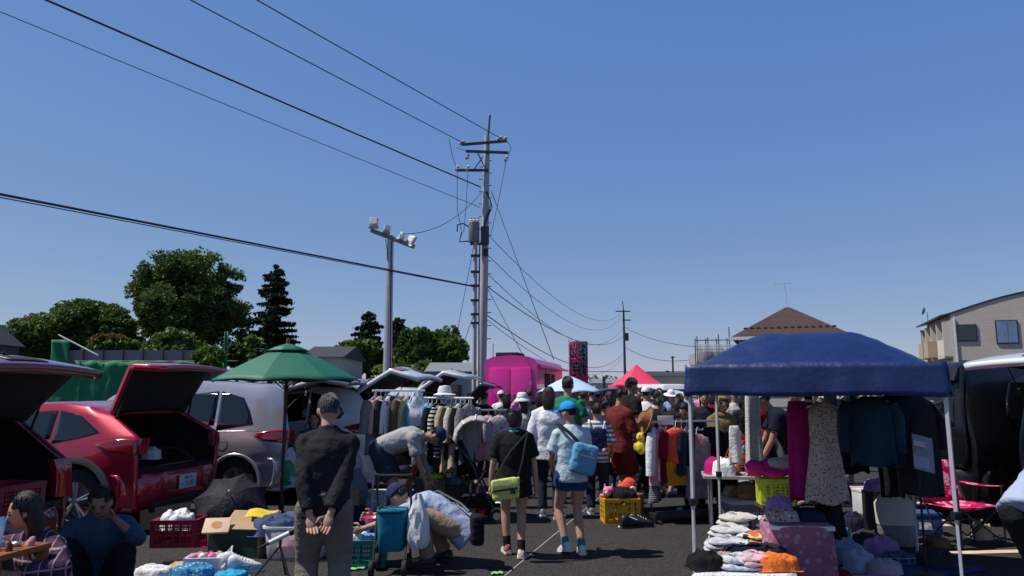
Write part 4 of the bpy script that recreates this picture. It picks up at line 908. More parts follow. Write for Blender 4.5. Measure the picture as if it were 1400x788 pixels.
person(fl(946, 9.9), -150, 1.56, 'black haired person in a black cardigan bending over the far side of the garment rack', ('long', F_INK, dict(g=.026)), ('trousers', F_BLACK, .016), hair=('bob', HAIR), shoe=SH_B, lean=26, curl=16, hp=24, handL=(-.16, .4, .8), handR=(.16, .4, .8))
hd = person(fl(985, 10.4), 178, 1.5, 'woman in an olive hooded top facing the camera behind the garment rack', ('hoodie', F_OLIVE, dict(g=.04, hem=.16, fold=.012)), ('trousers', F_BLACK, .02), hair=('bob', HAIRB), shoe=SH_B, hp=16, hy=-10, handL=(-.08, .34, .95), handR=(.12, .34, .92))
P = hd; q = MB()
def hoodf(d): return (.62 if (d.y > .42 and abs(d.x) < .78 and d.z < .62) else 1.) * (1 + .03 * noise.noise(d * 5))
q.ell(P['hc'] + P['MH'] @ V((0, -.015, .02)) * P['s'], [x * P['s'] for x in (.105, .13, .145)], P['MH'], 32, hoodf); q.ell(P['nb'] - P['u3'] * .01, (.13, .11, .06), None, 18); q.build('hood', F_OLIVE, P['o'], ang=60)
person(fl(1017, 12.6), 176, 1.52, 'person in a black bucket hat and black jacket standing right of the olive hood', ('long', F_BLACK, dict(g=.03)), ('trousers', F_INK, .02), hair=('bob', HAIR), hat=('bucket', F_BLACK), shoe=SH_B, hp=8, handL=(-.1, .3, 1.0))
pn_ = person(fl(1072, 8.9), -78, 1.7, 'man in a dark navy tee shirt and white cap leaning over goods on the stall', ('tee', F_DNAVY, dict(g=.032, hem=.12)), ('trousers', F_NAVY, .02), hat=('cap', F_WHITE), shoe=SH_B, lean=24, curl=14, hp=14, pel=(0, -.1, .9), handL=(-.2, .34, .72), handR=(.22, .4, .7), elL=(-.6, -1, 0), elR=(.6, -1, 0), skin=SKIN2, bw=1.1)
MB().lathe([(.031, -.012), (.036, 0), (.031, .012)], pn_['hand']['L'].lerp(pn_['elb']['L'], .06), pn_['hand']['L'] - pn_['elb']['L'], 14).build('wrist_watch', BLK, pn_['o'])
person(fl(1091, 10.6), -100, 1.62, 'person in a blue shirt half hidden behind the hanging magenta cloth', ('tee', F_NAVY, dict(g=.02)), ('trousers', F_INK, .02), shoe=SH_B, hp=12, skin=SKIN2)
pd_ = person(fl(1149, 10.6), -55, 1.53, 'woman in a camouflage cap, white tee shirt and dark dungarees by the hanging clothes', ('tee', F_WHITE, dict(g=.026)), ('trousers', F_DNAVY, .045), hair=('bun', HAIR), hat=('cap', F_CAMO), shoe=SH_C, hp=16, handL=(-.12, .3, .9), handR=(.2, .1, .75))
P = pd_; q = MB(); q.loft([ring(c, P['r3'], P['f3'], rx, ry, 18, 2.4) for c, rx, ry in ((P['p1'] - P['u3'] * .02, .165, .13), (P['p2'], .17, .142), (P['p2'].lerp(P['p3'], .35), .15, .146))])
for sg in (-1, 1): q.tube([P['p2'] + P['r3'] * sg * .09 + P['f3'] * .14, P['p3'] + P['r3'] * sg * .1 + P['u3'] * .075, P['p2'] + P['r3'] * sg * .06 - P['f3'] * .15], .016, 6)
q.build('dungaree_bib', F_DNAVY, P['o'], ang=60)
person(fl(1414, 4.75), 62, 1.66, 'person in a pale blue shirt and dark trousers bending, cut off by the right edge', ('long', F_LBLUE, dict(g=.036, hem=.1, fold=.012)), ('trousers', F_INK, .024), hair=('short', HAIR), shoe=SH_B, lean=58, curl=20, pel=(0, -.12, .86), handL=(-.15, .5, .4), handR=(.2, .5, .4))
person(fl(431, 10.9), 172, 1.54, 'person in a blue plaid shirt sitting in the open back of the silver van', ('long', F_PLAIDB, dict(g=.03)), ('trousers', F_INK, .02), hair=('bob', HAIR), shoe=SH_B, pel=(0, 0, .62), footL=(-.1, .42, .075), footR=(.1, .42, .075), handL=(-.1, .35, .75), handR=(.1, .35, .75), hp=8)
person(fl(662, 14.6), 20, 1.58, 'dark haired person in dark clothes standing left of the raised dark tailgate', ('long', F_BLACK, {}), ('trousers', F_INK, .016), shoe=SH_B)
person(fl(693, 14.2), 10, 1.56, 'dark haired person just left of the woman in the white bucket hat', ('tee', F_INK, {}), ('trousers', F_INK, .016), hair=('bob', HAIR), shoe=SH_B)
# --- seated pair at lower left
pw = person(fl(92, 4.9), -150, 1.58, 'seated woman with long dark hair in a purple plaid shirt looking to her right', ('long', F_PLAIDP, dict(g=.03, sl=.8)), ('trousers', F_INK, .02), hair=('long', HAIR), shoe=SH_B, pel=(0, 0, .24), lean=10, curl=12, hp=8, hy=32, handL=(-.32, .42, .56), handR=(.22, .4, .62), elL=(-1, -.5, -.3), footL=(-.16, .55, .075), footR=(.14, .5, .075), vox=.012)
pv = person(fl(152, 5.95), 152, 1.68, 'seated man in a teal blue shirt with knees drawn up, hand at chin', ('long', F_TEAL, dict(g=.026, sl=.3)), ('trousers', F_BLACK, .024), hair=('short', HAIR), shoe=SH_B, skin=SKIN2, pel=(0, 0, .13), lean=6, curl=24, hp=22, hy=10, handL=(-.1, .2, .6), handR=(.3, .5, .36), elL=(-1, .3, -.8), elR=(1, .0, -.6), footL=(-.16, .62, .075), footR=(.17, .5, .075), knL=(-.25, .5, 1), knR=(.3, .5, 1), vox=.012, bw=1.08)
# --- far visitors, small
for i, (px, Y, fc, H, c1, lb) in enumerate(((892, 20, 30, 1.66, F_BLACK, 'far visitor in black under the pink canopy'), (957, 24, 0, 1.6, F_PINKT, 'far visitor in a pink top near the back fence'), (988, 23, 150, 1.62, F_NAVY, 'far visitor in navy near the back fence'),
                                       (1178, 19, 200, 1.6, F_LBLUE, 'far visitor in pale blue behind the woman in dungarees'))):
    person(fl(px, Y), fc, H, lb, ('tee', c1, {}), ('trousers', F_INK, .016), shoe=SH_B, vox=.022)
for i, (px, Y, fc, H, tp, hr, ht, lb) in enumerate((
    (738, 13.2, 10, 1.62, ('long', F_INK, {}), 'bob', None, 'dark haired woman in black between the white bucket hat and the white shirt'),
    (797, 13.4, -20, 1.6, ('tee', F_GREY, {}), 'short', None, 'person in a grey tee shirt just right of the tall man in green'),
    (809, 15.5, 15, 1.66, ('tee', F_BLACK, {}), 'short', ('cap', F_INK), 'person in a black cap and tee shirt behind the child in stripes'),
    (834, 14.2, -40, 1.58, ('long', F_DNAVY, {}), 'bob', None, 'woman in dark navy just left of the boy in maroon'),
    (871, 15.2, 160, 1.63, ('tee', F_MAROON, {}), 'short', None, 'person in a dark maroon top behind the tall man in black'),
    (897, 14.4, 35, 1.6, ('long', F_PLAIDB, {}), 'short', None, 'person in blue plaid between the stooping pair and the pink canopy'),
    (962, 13.4, 190, 1.57, ('tee', F_INK, {}), 'bob', None, 'dark haired woman in black left of the olive hood'),
    (1003, 14.6, 170, 1.62, ('tee', F_CREAM, {}), 'short', ('cap', F_NAVY), 'person in a navy cap and cream top right behind the olive hood'),
    (1040, 12.0, 150, 1.6, ('long', F_DKRED, {}), 'bob', None, 'dark haired woman in dark red left of the man leaning over goods'),
    (1112, 13.0, 200, 1.62, ('tee', F_GREY, {}), 'short', None, 'person in grey between the hanging clothes under the canopy'),
    (685, 17.0, -10, 1.6, ('tee', F_WHITE, {}), 'short', ('cap', F_WHITE), 'person in a white cap in front of the truck doors'),
    (770, 15.8, 25, 1.6, ('long', F_NAVY, {}), 'bob', None, 'woman in navy far behind the girl in the blue cap'),
    (724, 15.6, -15, 1.64, ('tee', F_INK, {}), 'short', None, 'dark haired man in black close to the truck doors'),
    (706, 12.6, 5, 1.52, ('long', F_NAVY, {}), 'bob', None, 'person in navy partly behind the white bucket hat'),
    (850, 17.5, 140, 1.66, ('long', F_BLACK, {}), 'short', None, 'person in black below the left corner of the pink canopy'),
    (878, 19.0, -30, 1.68, ('tee', F_DNAVY, {}), 'short', ('cap', F_BLACK), 'person in a black cap and navy tee under the middle of the pink canopy'),
    (928, 13.2, 25, 1.54, ('tee', F_BLACK, {}), 'bob', None, 'dark haired person in black just left of the near canopy leg'),
    (938, 18.0, 170, 1.64, ('long', F_GREY, {}), 'short', None, 'person in a grey shirt right of the vendor in the white sun hat'),
    (973, 17.0, 20, 1.58, ('tee', F_DKRED, {}), 'bob', None, 'woman in dark red far behind the garment rack'),
    (1125, 15.0, 170, 1.6, ('long', F_INK, {}), 'short', ('bucket', F_CREAM), 'person in a cream bucket hat far behind the flowered dress'))):
    person(fl(px, Y), fc, H, lb, tp, ('trousers', F_INK, .016), hair=(hr, HAIR if i % 3 else HAIRB), hat=ht, shoe=SH_B, vox=.018, hp=8, handL=(-.14, .3, .9) if i % 2 else None, handR=(.16, .28, .92) if i % 3 else None)
# ================================================================ VEHICLES
TAIL = mat('tail_lamp', (.3, .006, .015), rough=.12, coat=1., var=.3, scale=12); TAILC = mat('tail_lamp_clear', (.5, .4, .4), rough=.15, coat=1.)
HEADL = mat('head_lamp', (.6, .62, .65), rough=.1, coat=1.)
PLATE = mat('plate_white', (.72, .74, .76), rough=.5, var=.04); PLG = mat('plate_ink', (.02, .12, .08), rough=.5)
ALLOY = mat('alloy', (.5, .5, .52), rough=.3, metal=.8)
KINDS = {
 'hatch': dict(L=4.1, W=1.72, top=[(0, 1.37), (.3, 1.45), (1.2, 1.51), (2.2, 1.47), (3.0, 1.02), (3.8, .86), (4.1, .62)], belt=[(0, 1.0), (1.5, .94), (3., .9), (3.8, .84), (4.1, .6)], slant=.42, wr=.32, wheels=(.68, 3.3)),
 'cross': dict(L=4.3, W=1.78, top=[(0, 1.34), (.35, 1.41), (1.2, 1.46), (2.2, 1.41), (3.1, 1.02), (4.0, .88), (4.3, .65)], belt=[(0, 1.05), (1.2, .95), (3.1, .93), (4.0, .88), (4.3, .63)], slant=.5, wr=.35, wheels=(.72, 3.4)),
 'van': dict(L=4.4, W=1.74, top=[(0, 1.63), (.3, 1.69), (1.5, 1.74), (2.6, 1.66), (3.6, 1.1), (4.2, .9), (4.4, .65)], belt=[(0, 1.04), (1.5, .98), (3.5, .95), (4.2, .88), (4.4, .63)], slant=.16, wr=.315, wheels=(.74, 3.5)),
 'suv': dict(L=4.6, W=1.82, top=[(0, 1.6), (.35, 1.66), (1.6, 1.7), (2.5, 1.62), (3.4, 1.12), (4.3, .95), (4.6, .7)], belt=[(0, 1.12), (1.5, 1.05), (3.3, 1.0), (4.3, .93), (4.6, .68)], slant=.4, wr=.36, wheels=(.8, 3.6)),
 'box': dict(L=4.7, W=1.72, top=[(0, 1.88), (.25, 1.95), (2.6, 1.97), (3.6, 1.75), (4.3, 1.15), (4.6, .95), (4.7, .7)], belt=[(0, 1.12), (2, 1.1), (4.1, 1.05), (4.6, .9), (4.7, .68)], slant=.08, wr=.33, wheels=(.9, 3.7)),
}
_wheel = {}
def wheel(parent, x, y, r, sg, alloy=True):
    b = MB(); w_ = .2
    b.lathe([(r * .62, -w_ / 2), (r * .9, -w_ / 2), (r, -w_ * .36), (r, w_ * .36), (r * .9, w_ / 2), (r * .62, w_ / 2), (r * .62, -w_ / 2)], (x, y, r), (sg, 0, 0), 32)
    wo = b.build('wheel', RUB, parent); b = MB(); o = V((x, y, r)); ax = V((sg, 0, 0))
    b.lathe([(r * .64, w_ * .45), (r * .6, w_ * .3), (r * .55, -w_ * .2), (0, -w_ * .2)], o, ax, 32)
    b.lathe([(r * .66, w_ * .44), (r * .66, w_ * .5), (r * .6, w_ * .46), (r * .59, w_ * .3)], o, ax, 32)
    if alloy:
        b.lathe([(0, w_ * .42), (r * .13, w_ * .4), (r * .16, w_ * .1)], o, ax, 16)
        for k in range(5):
            a = 2 * math.pi * k / 5 + .3
            for da in (-.11, .11):
                p = lambda rr, aa, h: o + V((sg * h, math.cos(aa) * rr, math.sin(aa) * rr))
                b.tube([p(r * .1, a + da * .6, w_ * .38), p(r * .62, a + da, w_ * .42)], [r * .055, r * .04], 6)
    b.build('rim', ALLOY if alloy else STEEL, wo)
    return wo
def car(label, loc, rz, kind, pm, gate=None, name='parked_car', alloy=True, plate=None, clad=False, tail='wide', group='cars parked around the market', gatemat=None, strut=True, cat='car', redstrip=False):
    K = KINDS[kind]; L, W = K['L'], K['W']; hw = W / 2; wr = K['wr']
    t = thing(name, label, cat, loc, rz, group)
    ztop = lambda y: interp(K['top'], y)
    zb = lambda y: min(interp(K['belt'], y), ztop(y) - .02)
    plan = lambda y: hw * (1 - .1 * max(0, (.5 - y) / .5) ** 2 - .22 * max(0, (y - L + .9) / .9) ** 2)
    z0r = ztop(0); b0 = zb(0)
    sh = lambda y, z: K['slant'] * max(0, (z - b0) / (z0r - b0)) * max(0, 1 - y / 1.1) if z > b0 else 0
    def sec(y):
        h = plan(y); zt, zB = ztop(y), zb(y); g = max(0, min(1, (zt - zB) / .35)); rh = lerp(h * .95, h * .80, g); P = []
        for k in range(15):
            z = lerp(.24, zB, k / 14); u = (z - .24) / (zB - .24)
            P.append((h * (.93 + .07 * math.sin(min(1, u * 1.6) * math.pi / 2) - .035 * max(0, (u - .75) / .25) ** 1.5 + (-.012 if .45 < u < .55 else 0)), z))
        for u in (.12, .3, .5, .7, .85): P.append((lerp(h * .965, rh, u), lerp(zB, zt, u * .93)))
        P += [(rh * .96, lerp(zB, zt, .955)), (rh * .88, lerp(zB, zt, .985)), (rh * .6, zt - .004), (rh * .3, zt), (0, zt)]
        return P
    def side_x(y, z):
        P = sec(y)
        for (x0, z0), (x1, z1) in zip(P, P[1:]):
            if z0 <= z <= z1 + 1e-9: return lerp(x0, x1, (z - z0) / max(1e-6, z1 - z0))
        return P[-1][0]
    n = 84; ys = [L * k / n for k in range(n + 1)]
    rows = []
    for y in ys:
        P = sec(y); r_ = []
        for x, z in P:
            yy = y
            for wy in K['wheels']:
                d = math.hypot(y - wy, z - wr); ra = wr + .065
                if z < K['belt'][0][1] - .1 and d < ra - .012: x = x * .55
            r_.append(V((x, yy + sh(y, z), z)))
        rows.append(r_)
    m_ = len(rows[0]); b = MB()
    full = [[V((-p.x, p.y, p.z)) for p in r_] + [p for p in r_[::-1][1:]] for r_ in rows]
    b.loft(full, cap=False, closed=False)
    nose = full[-1]; b.add(nose, [list(range(len(nose)))])
    b.add([V((-hw * .9, .05, .24)), V((hw * .9, .05, .24)), V((hw * .75, L - .05, .24)), V((-hw * .75, L - .05, .24))], [[0, 1, 2, 3]])
    b.build('body', [pm, TRIM], t, ang=32, solid=.05, fixn=True)
    # arches
    for wy in K['wheels']:
        for sg in (-1, 1):
            b = MB(); ra = wr + (.1 if clad else .075); x = side_x(wy, wr + .3) + .004
            b.loft([[V((sg * (x + dx), wy + math.cos(R(a)) * (ra + dr), wr + math.sin(R(a)) * (ra + dr))) for dx, dr in ((-.1, -.03), (.012, -.03), (.014, .0), (.004, .045 if clad else .012), (-.1, .045 if clad else .012))] for a in range(-18, 199, 8)])
            b.build('wheel_arch', mat('clad_grey', (.06, .06, .062), rough=.6) if clad else pm, t)
    for wy in K['wheels']:
        for sg in (-1, 1): wheel(t, sg * (side_x(wy, .6) - .115), wy, wr, sg, alloy)
    # bumper
    b = MB(); b.loft([[V((x * sc_, (-.09 if abs(x) < .6 else -.09 + .26 * (abs(x) - .6) / .3) + dy, z)) for x in [hw / .9 * q for q in (-.9, -.86, -.75, -.6, -.3, 0, .3, .6, .75, .86, .9)]] for z, dy, sc_ in ((.22, .1, .95), (.3, .02, .98), (.42, 0, .985), (.56, .0, .985), (.64, .04, .98), (.66, .14, .97))], cap=False, closed=False)
    b.build('bumper', pm, t, solid=.04); 
    b = MB(); b.box((0, -.075, .27), (W * .7, .06, .12), None, .02); b.build('bumper_skirt', BLK, t)
    # side glass and lights, seams
    def panel(name, P, m, sg, off=.006, nz=6, ny=10, parent=t):
        zs = [p[1] for p in P]; za, zc = min(zs), max(zs); q = MB()
        def yr(z):
            xs = []
            for (y0, z0), (y1, z1) in zip(P, P[1:] + P[:1]):
                if (z0 - z) * (z1 - z) <= 0 and abs(z1 - z0) > 1e-9: xs.append(lerp(y0, y1, (z - z0) / (z1 - z0)))
            return (min(xs), max(xs)) if xs else (P[0][0], P[0][0])
        def fn(u, v):
            z = lerp(za + .0005, zc - .0005, v); a, c = yr(z); y = lerp(a, c, u)
            return V((sg * (side_x(max(0, y), z) + off), y + sh(max(0, y), z), z))
        q.grid(fn, ny, nz); return q.build(name, m, parent, ang=40, solid=.003)
    zB, zT = zb, ztop
    e = {'hatch': 3.0, 'cross': 3.0, 'van': 3.3, 'suv': 3.2, 'box': 3.9}[kind]
    q0 = .5 if kind in ('van', 'box') else .42
    for sg in (-1, 1):
        top = lambda y: zb(y) + (ztop(y) - zb(y)) * .8
        lo = lambda y: zb(y) + .03
        ya, yb, yc, yd = q0, 1.12, 2.05, e
        panel('quarter_window', [(ya, lo(ya) + (.06 if kind != 'box' else 0)), (ya + .06, (lo(ya) + top(ya)) / 2), (ya + .22, top(ya + .22)), (yb - .05, top(yb)), (yb - .05, lo(yb))], GLASS, sg)
        panel('side_window', [(yb, lo(yb)), (yb, top(yb)), (yc - .03, top(yc)), (yc - .03, lo(yc))], GLASS, sg)
        panel('side_window', [(yc + .05, lo(yc)), (yc + .05, top(yc)), (yd - .75, top(yd - .75)), (yd - .12, lo(yd - .12) + .02), (yd - .12, lo(yd - .12))], GLASS, sg)
        for y in (1.1, 2.06, 3.05):
            if kind == 'box' and y == 3.05: y = 3.4
            panel('door_seam', [(y, .34), (y, lo(y) - .01), (y + .012, lo(y) - .01), (y + .012, .34)], BLK, sg, .0025, 10, 1)
        for y in (1.35, 2.3):
            x = side_x(y, lo(y) - .14); q = MB(); q.tube([V((sg * x, y - .1, lo(y) - .14)), V((sg * (x + .035), y - .07, lo(y) - .14)), V((sg * (x + .035), y + .07, lo(y) - .14)), V((sg * x, y + .1, lo(y) - .14))], .014, 6); q.build('door_handle', pm, t)
        if kind in ('van', 'cross', 'suv') and sg == -1:
            yf = .95; zf = lo(yf) - .2; x = side_x(yf, zf); q = MB(); q.lathe([(.085, .0), (.085, .003), (.08, .003), (.08, 0)], (sg * (x + .001), yf, zf), (sg, 0, 0), 24); q.build('fuel_flap', BLK, t)
        if kind == 'van': panel('chrome_strip', [(.42, lo(.5) - .035), (.42, lo(.5) - .02), (e - .2, lo(e - .2) - .02), (e - .2, lo(e - .2) - .035)], ALLOY, sg, .006, 2, 20)
        if tail == 'wide': P = [(.012, b0 - .19), (.012, b0 + .0), (.2, b0 - .0), (.5, b0 - .06), (.3, b0 - .17)]
        elif tail == 'tall': P = [(.012, b0 - .05), (.012, b0 + .42), (.1, b0 + .42), (.16, b0 - .05)]
        else: P = [(.012, b0 - .3), (.012, b0 + .02), (.2, b0 + .02), (.24, b0 - .3)]
        if tail is None: continue
        lo_ = panel('tail_lamp', P, TAIL, sg, .012, 6, 8)
        zz0, zz1 = min(p[1] for p in P), max(p[1] for p in P)
        q = MB(); q.loft([[V((sg * x_, y_ - .004 + sh(0, z), z)) for x_, y_ in ((side_x(0, z) + .012, .02), (side_x(0, z) + .004, -.015), (side_x(0, z) - .09, -.022), (side_x(0, z) - .16, -.012), (side_x(0, z) - .16, .05), (side_x(0, z) - .06, .06))] for z in [lerp(zz0 + .005, zz1 - .005, k / 5) for k in range(6)]]); q.build('lens', TAIL, lo_, ang=30)
        q = MB(); q.box((sg * (side_x(e - .35, 1.05) + .1), e - .4, lo(e - .4) + .09), (.18, .12, .14), None, .04); q.build('wing_mirror', pm, t)
        q = MB(); q.ell((sg * plan(L - .3) * .82, L - .22, ztop(L - .25) - .1), (.16, .2, .09), None, 12); q.build('head_lamp', HEADL, t)
    # windscreen
    if kind != 'x':
        ws0, ws1 = [(y, z) for y, z in K['top'] if y > L * .5 and y < L * .86][-1], [(y, z) for y, z in K['top'] if y > L * .45][0]
        q = MB(); q.grid(lambda u, v: V(((u - .5) * 2 * lerp(plan(ws0[0]) * .85, plan(ws1[0]) * .7, v), lerp(ws0[0] - .1, ws1[0] + .1, v), ztop(lerp(ws0[0] - .1, ws1[0] + .1, v)) + .012)), 8, 8); q.build('windscreen', GLASS, t, solid=.004)
    # inside
    q = MB(); q.box((0, 1.0, .64), (W * .84, 1.9, .05)); q.build('cargo_floor', SEAT, t)
    for sx in (-1, 1):
        q = MB(); q.box((sx * W * .2, 1.15, .98), (W * .38, .16, .6), (R(-12), 0, 0), .05); q.box((sx * W * .2, 1.22, 1.36), (.26, .1, .17), (R(-8), 0, 0), .04); q.build('rear_seat', SEAT, t)
    q = MB(); q.loft([[V((x, .02 + yy, z)) for x in (-hw * .9, -hw * .5, hw * .5, hw * .9)] for z, yy in ((.6, 0), (.68, 0), (.7, .1))], cap=False, closed=False); q.build('sill_plate', TRIM, t)
    # tailgate
    hy_, hz = K['slant'], z0r - .01; gl = math.hypot(K['slant'], z0r - b0); gt = gl + (b0 - .66)
    base_ang = 0 if gate is None else None
    def gp(u, v, off=0.):
        """closed surface of the gate, hinge at v=0; (x, distance below the hinge, bulge)"""
        s_ = v * gt; wv = lerp(hw * .76, plan(0) * .95, min(1, s_ / gl)) * (1 - .08 * max(0, v - .85) / .15)
        if s_ < gl: f = s_ / gl; y, z = lerp(hy_, 0, f), lerp(hz, b0, f)
        else: y, z = 0, b0 - (s_ - gl)
        bul = .05 * math.sin(v * math.pi) ** .7 * (1 - .5 * u * u) + .03 * (1 - u * u) + (.03 if s_ > gl else .03 * s_ / gl) + off
        return V((u * wv, y - bul - hy_, z - hz))
    ang = 0. if gate is None else R(gate)
    MR = Matrix.Rotation(-ang, 3, 'X'); O = V((0, hy_, hz))
    def G(u, v, off=0.): return O + MR @ gp(u, v, off)
    q = MB(); q.grid(lambda u, v: G(u * 2 - 1, v), 16, 24); go = q.build('tailgate', [gatemat or pm, TRIM], t, ang=50, solid=-.07 if False else .07)
    vg = gl / gt
    for off, m in ((.006, GLASS), (-.078, GLASS)):
        q = MB(); q.grid(lambda u, v: G((u * 2 - 1) * .84, lerp(.13, vg - .03, v), off), 12, 8); q.build('rear_window', m, go, solid=.003)
    q = MB(); q.loft([[G(u, v, o2) for v, o2 in ((-.0, .0), (.0, .03), (.13, .085), (.14, .07), (.12, .0))] for u in [k / 8 * 1.9 - .95 for k in range(9)]]); q.build('spoiler', gatemat or pm, go, ang=30)
    q = MB(); q.tube([G(0, vg - .02, .03), G(.35, vg - .12, .03), G(.55, vg - .1, .03)], .012, 5); q.build('rear_wiper', BLK, go)
    if redstrip:
        for sg in (-1, 1): q = MB(); q.grid(lambda u, v: G(sg * lerp(.45, .95, u), lerp(vg + .02, vg + .16, v), .008), 6, 3); q.build('lamp_strip', TAIL, go, solid=.006)
    q = MB(); q.grid(lambda u, v: G((u - .5) * .5, lerp(vg + .1, .9, v), .006), 4, 3); q.build('plate_recess', BLK, go, solid=.004)
    if gate is not None and strut:
        for sg in (-1, 1):
            q = MB(); A = V((sg * hw * .78, K['slant'] * .6 + .1, b0 + .18)); Bq = G(sg * .86, .42, -.08); q.tube([A, A.lerp(Bq, .55)], .013, 6); q.tube([A.lerp(Bq, .5), Bq], .007, 6); q.build('gas_strut', BLK, t)
    if plate:
        c = V((0, -.112, .5)); po = MB().box(c, (.33, .012, .165), None, .006).build('number_plate', PLATE, t)
        text(plate, c + V((.018, -.0085, -.058)), .092, PLG, po, 'plate_number', align='CENTER', xs=.78)
        text('熊谷 501', c + V((0, -.0085, .03)), .042, PLG, po, 'plate_region', align='CENTER')
        text('す', c + V((-.142, -.0085, -.04)), .036, PLG, po, 'plate_kana')
    return t, G
def text(s, loc, size, m, parent, name, rot=None, align='LEFT', xs=1., ext=.001, mirror=False):
    c = bpy.data.curves.new(name, 'FONT'); c.body = s; c.size = size; c.extrude = ext; c.align_x = align
    o = bpy.data.objects.new(name, c); o.rotation_euler = rot if rot else (R(90), 0, 0); o.scale = (-xs if mirror else xs, 1, 1); o.location = loc; c.materials.append(m); COL.objects.link(o)
    me = bpy.data.meshes.new_from_object(o.evaluated_get(bpy.context.evaluated_depsgraph_get())); mo = bpy.data.objects.new(name, me); mo.rotation_euler = o.rotation_euler; mo.scale = o.scale; mo.location = o.location
    bpy.data.objects.remove(o); link(mo, parent); return mo
def place(npx, Y, deg, kind):
    """near rear corner at pixel npx and depth Y; deg = how far the nose swings away from straight left"""
    a = R(deg); N = fl(npx, Y); W = KINDS[kind]['W']
    return N + V((math.sin(a), math.cos(a), 0)) * (W / 2), R(90 - deg)
RED = paint('soul_red', (.42, .012, .04), .35); DRED = paint('dark_red', (.13, .006, .012), .3); SILV = paint('silver', (.5, .48, .53), .55); PWH = paint('pearl_white', (.74, .74, .76), .05); PBK = paint('black', (.005, .006, .007), .1, .25); PGR = paint('charcoal', (.03, .035, .04), .4); PTL = paint('dark_teal', (.005, .011, .013), .2, .3)

p, rz = place(-905, 4.75, 10, 'hatch'); p.x += 3.52; car('dark red hatchback with its tailgate raised, nearest car at the left edge', p, rz, 'hatch', DRED, 84, strut=True, tail='block')
p, rz = place(187, 8.3, 10, 'cross'); car('bright red crossover with its tailgate raised and a white plate reading 11-05', p, rz, 'cross', RED, 90, plate='11-05', clad=True)
p, rz = place(392, 10.45, 9, 'van'); car('silver minivan with its back open under the green parasol', p, rz, 'van', SILV, 84)
p, rz = place(514, 11.0, 9, 'suv'); car('white sport utility car with its tailgate raised behind the first clothes rack', p, rz, 'suv', PWH, 76, redstrip=True)
p, rz = place(592, 13.6, 9, 'suv'); car('white car with its pale tailgate raised behind the second clothes rack', p, rz, 'suv', PWH, 80)
p, rz = place(655, 17.5, 8, 'hatch'); car('charcoal car with its dark tailgate raised in front of the magenta truck', p, rz, 'hatch', PGR, 82)
# right-hand row, rears toward the aisle
car('black minivan parked side on in deep shade behind the folding camp chair', V((5.25, 9.6, 0)), R(-74), 'box', PBK, None, strut=False, tail=None)
car('dark minivan with a white raised tailgate at the right edge beyond the blue canopy', V((6.0, 7.6, 0)), R(-60), 'box', PTL, 84, gatemat=PWH, tail=None)
car('dark green van parked beyond the red banner', fl(806, 25), R(-70), 'van', PTL, None, tail='tall')
car('far white van parked right of the pink canopy', fl(925, 33), R(20), 'box', PWH, None, tail='tall')
car('far silver car parked between the far utility pole and the pink canopy', fl(842, 40), R(70), 'van', SILV, None)
car('far white car half hidden by the blue canopy leg', fl(948, 30), R(75), 'suv', PWH, None)
car('far pale car behind the woman in dungarees', fl(1165, 24), R(-80), 'van', SILV, None)

# ---- magenta kitchen truck
MAG = mat('truck_magenta', (.85, .02, .34), rough=.38, coat=.6, var=.05)
Yk = 21.5; zt = at(700, 487, Yk).z; aL, aR = at(661, 537, Yk), at(735, 537, Yk); Wt = (aR - aL).length
t = thing('kitchen_truck', 'magenta box kitchen truck with twin rear doors and a serving hatch', 'truck', ((aL.x + aR.x) / 2, Yk, 0), R(-13)); Lt = 4.6
b = MB(); prof = [(-Wt / 2, .7), (-Wt / 2, zt - .22), (-Wt / 2 + .06, zt - .1), (-Wt / 2 + .25, zt - .02), (0, zt + .03), (Wt / 2 - .25, zt - .02), (Wt / 2 - .06, zt - .1), (Wt / 2, zt - .22), (Wt / 2, .7)]
b.prism(prof, 0, Lt, lambda a, c, y: V((a, y, c))); b.build('body', MAG, t, ang=25)
for sg in (-1, 1):
    d = MB().box((sg * Wt * .2, -.02, (zt + .6) / 2 - .1), (Wt * .385, .04, zt - 1.1), None, .015).build('rear_door', MAG, t)
    MB().box((sg * .07, -.05, zt * .48), (.03, .03, .35)).box((sg * Wt * .385, -.035, zt * .7), (.05, .03, .12)).box((sg * Wt * .385, -.035, zt * .35), (.05, .03, .12)).build('handle', STEEL, d)
for z in (1.3, 1.65, 2.0, 2.35): MB().box((Wt / 2 + .006, .55, z), (.014, .95, .02)).build('side_rib', mat('rib_magenta', (.7, .015, .27), rough=.4), t)
MB().box((Wt / 2 + .004, 2.1, zt - .95), (.03, 1.7, .95)).build('serving_hatch', TRIM, t); MB().box((Wt / 2 + .03, 2.0, zt - .95), (.03, .06, .95)).build('hatch_post', MAG, t)
MB().box((Wt / 2 + .12, 2.4, zt - .3), (.4, 4.2, .06), (0, R(8), 0)).build('awning', MAG, t)
MB().box((-Wt * .18, 1.2, zt + .08), (.7, 1., .14), None, .03).build('roof_vent', TRIM, t)
MB().box((0, Lt / 2, .55), (Wt * .9, Lt, .3)).build('chassis', BLK, t)
for sg in (-1, 1):
    for y in (.9, 3.9): wheel(t, sg * (Wt / 2 - .12), y, .33, sg, False)
    MB().box((sg * (Wt / 2 - .08), -.03, .85), (.12, .04, .25)).build('tail_lamp', TAIL, t)
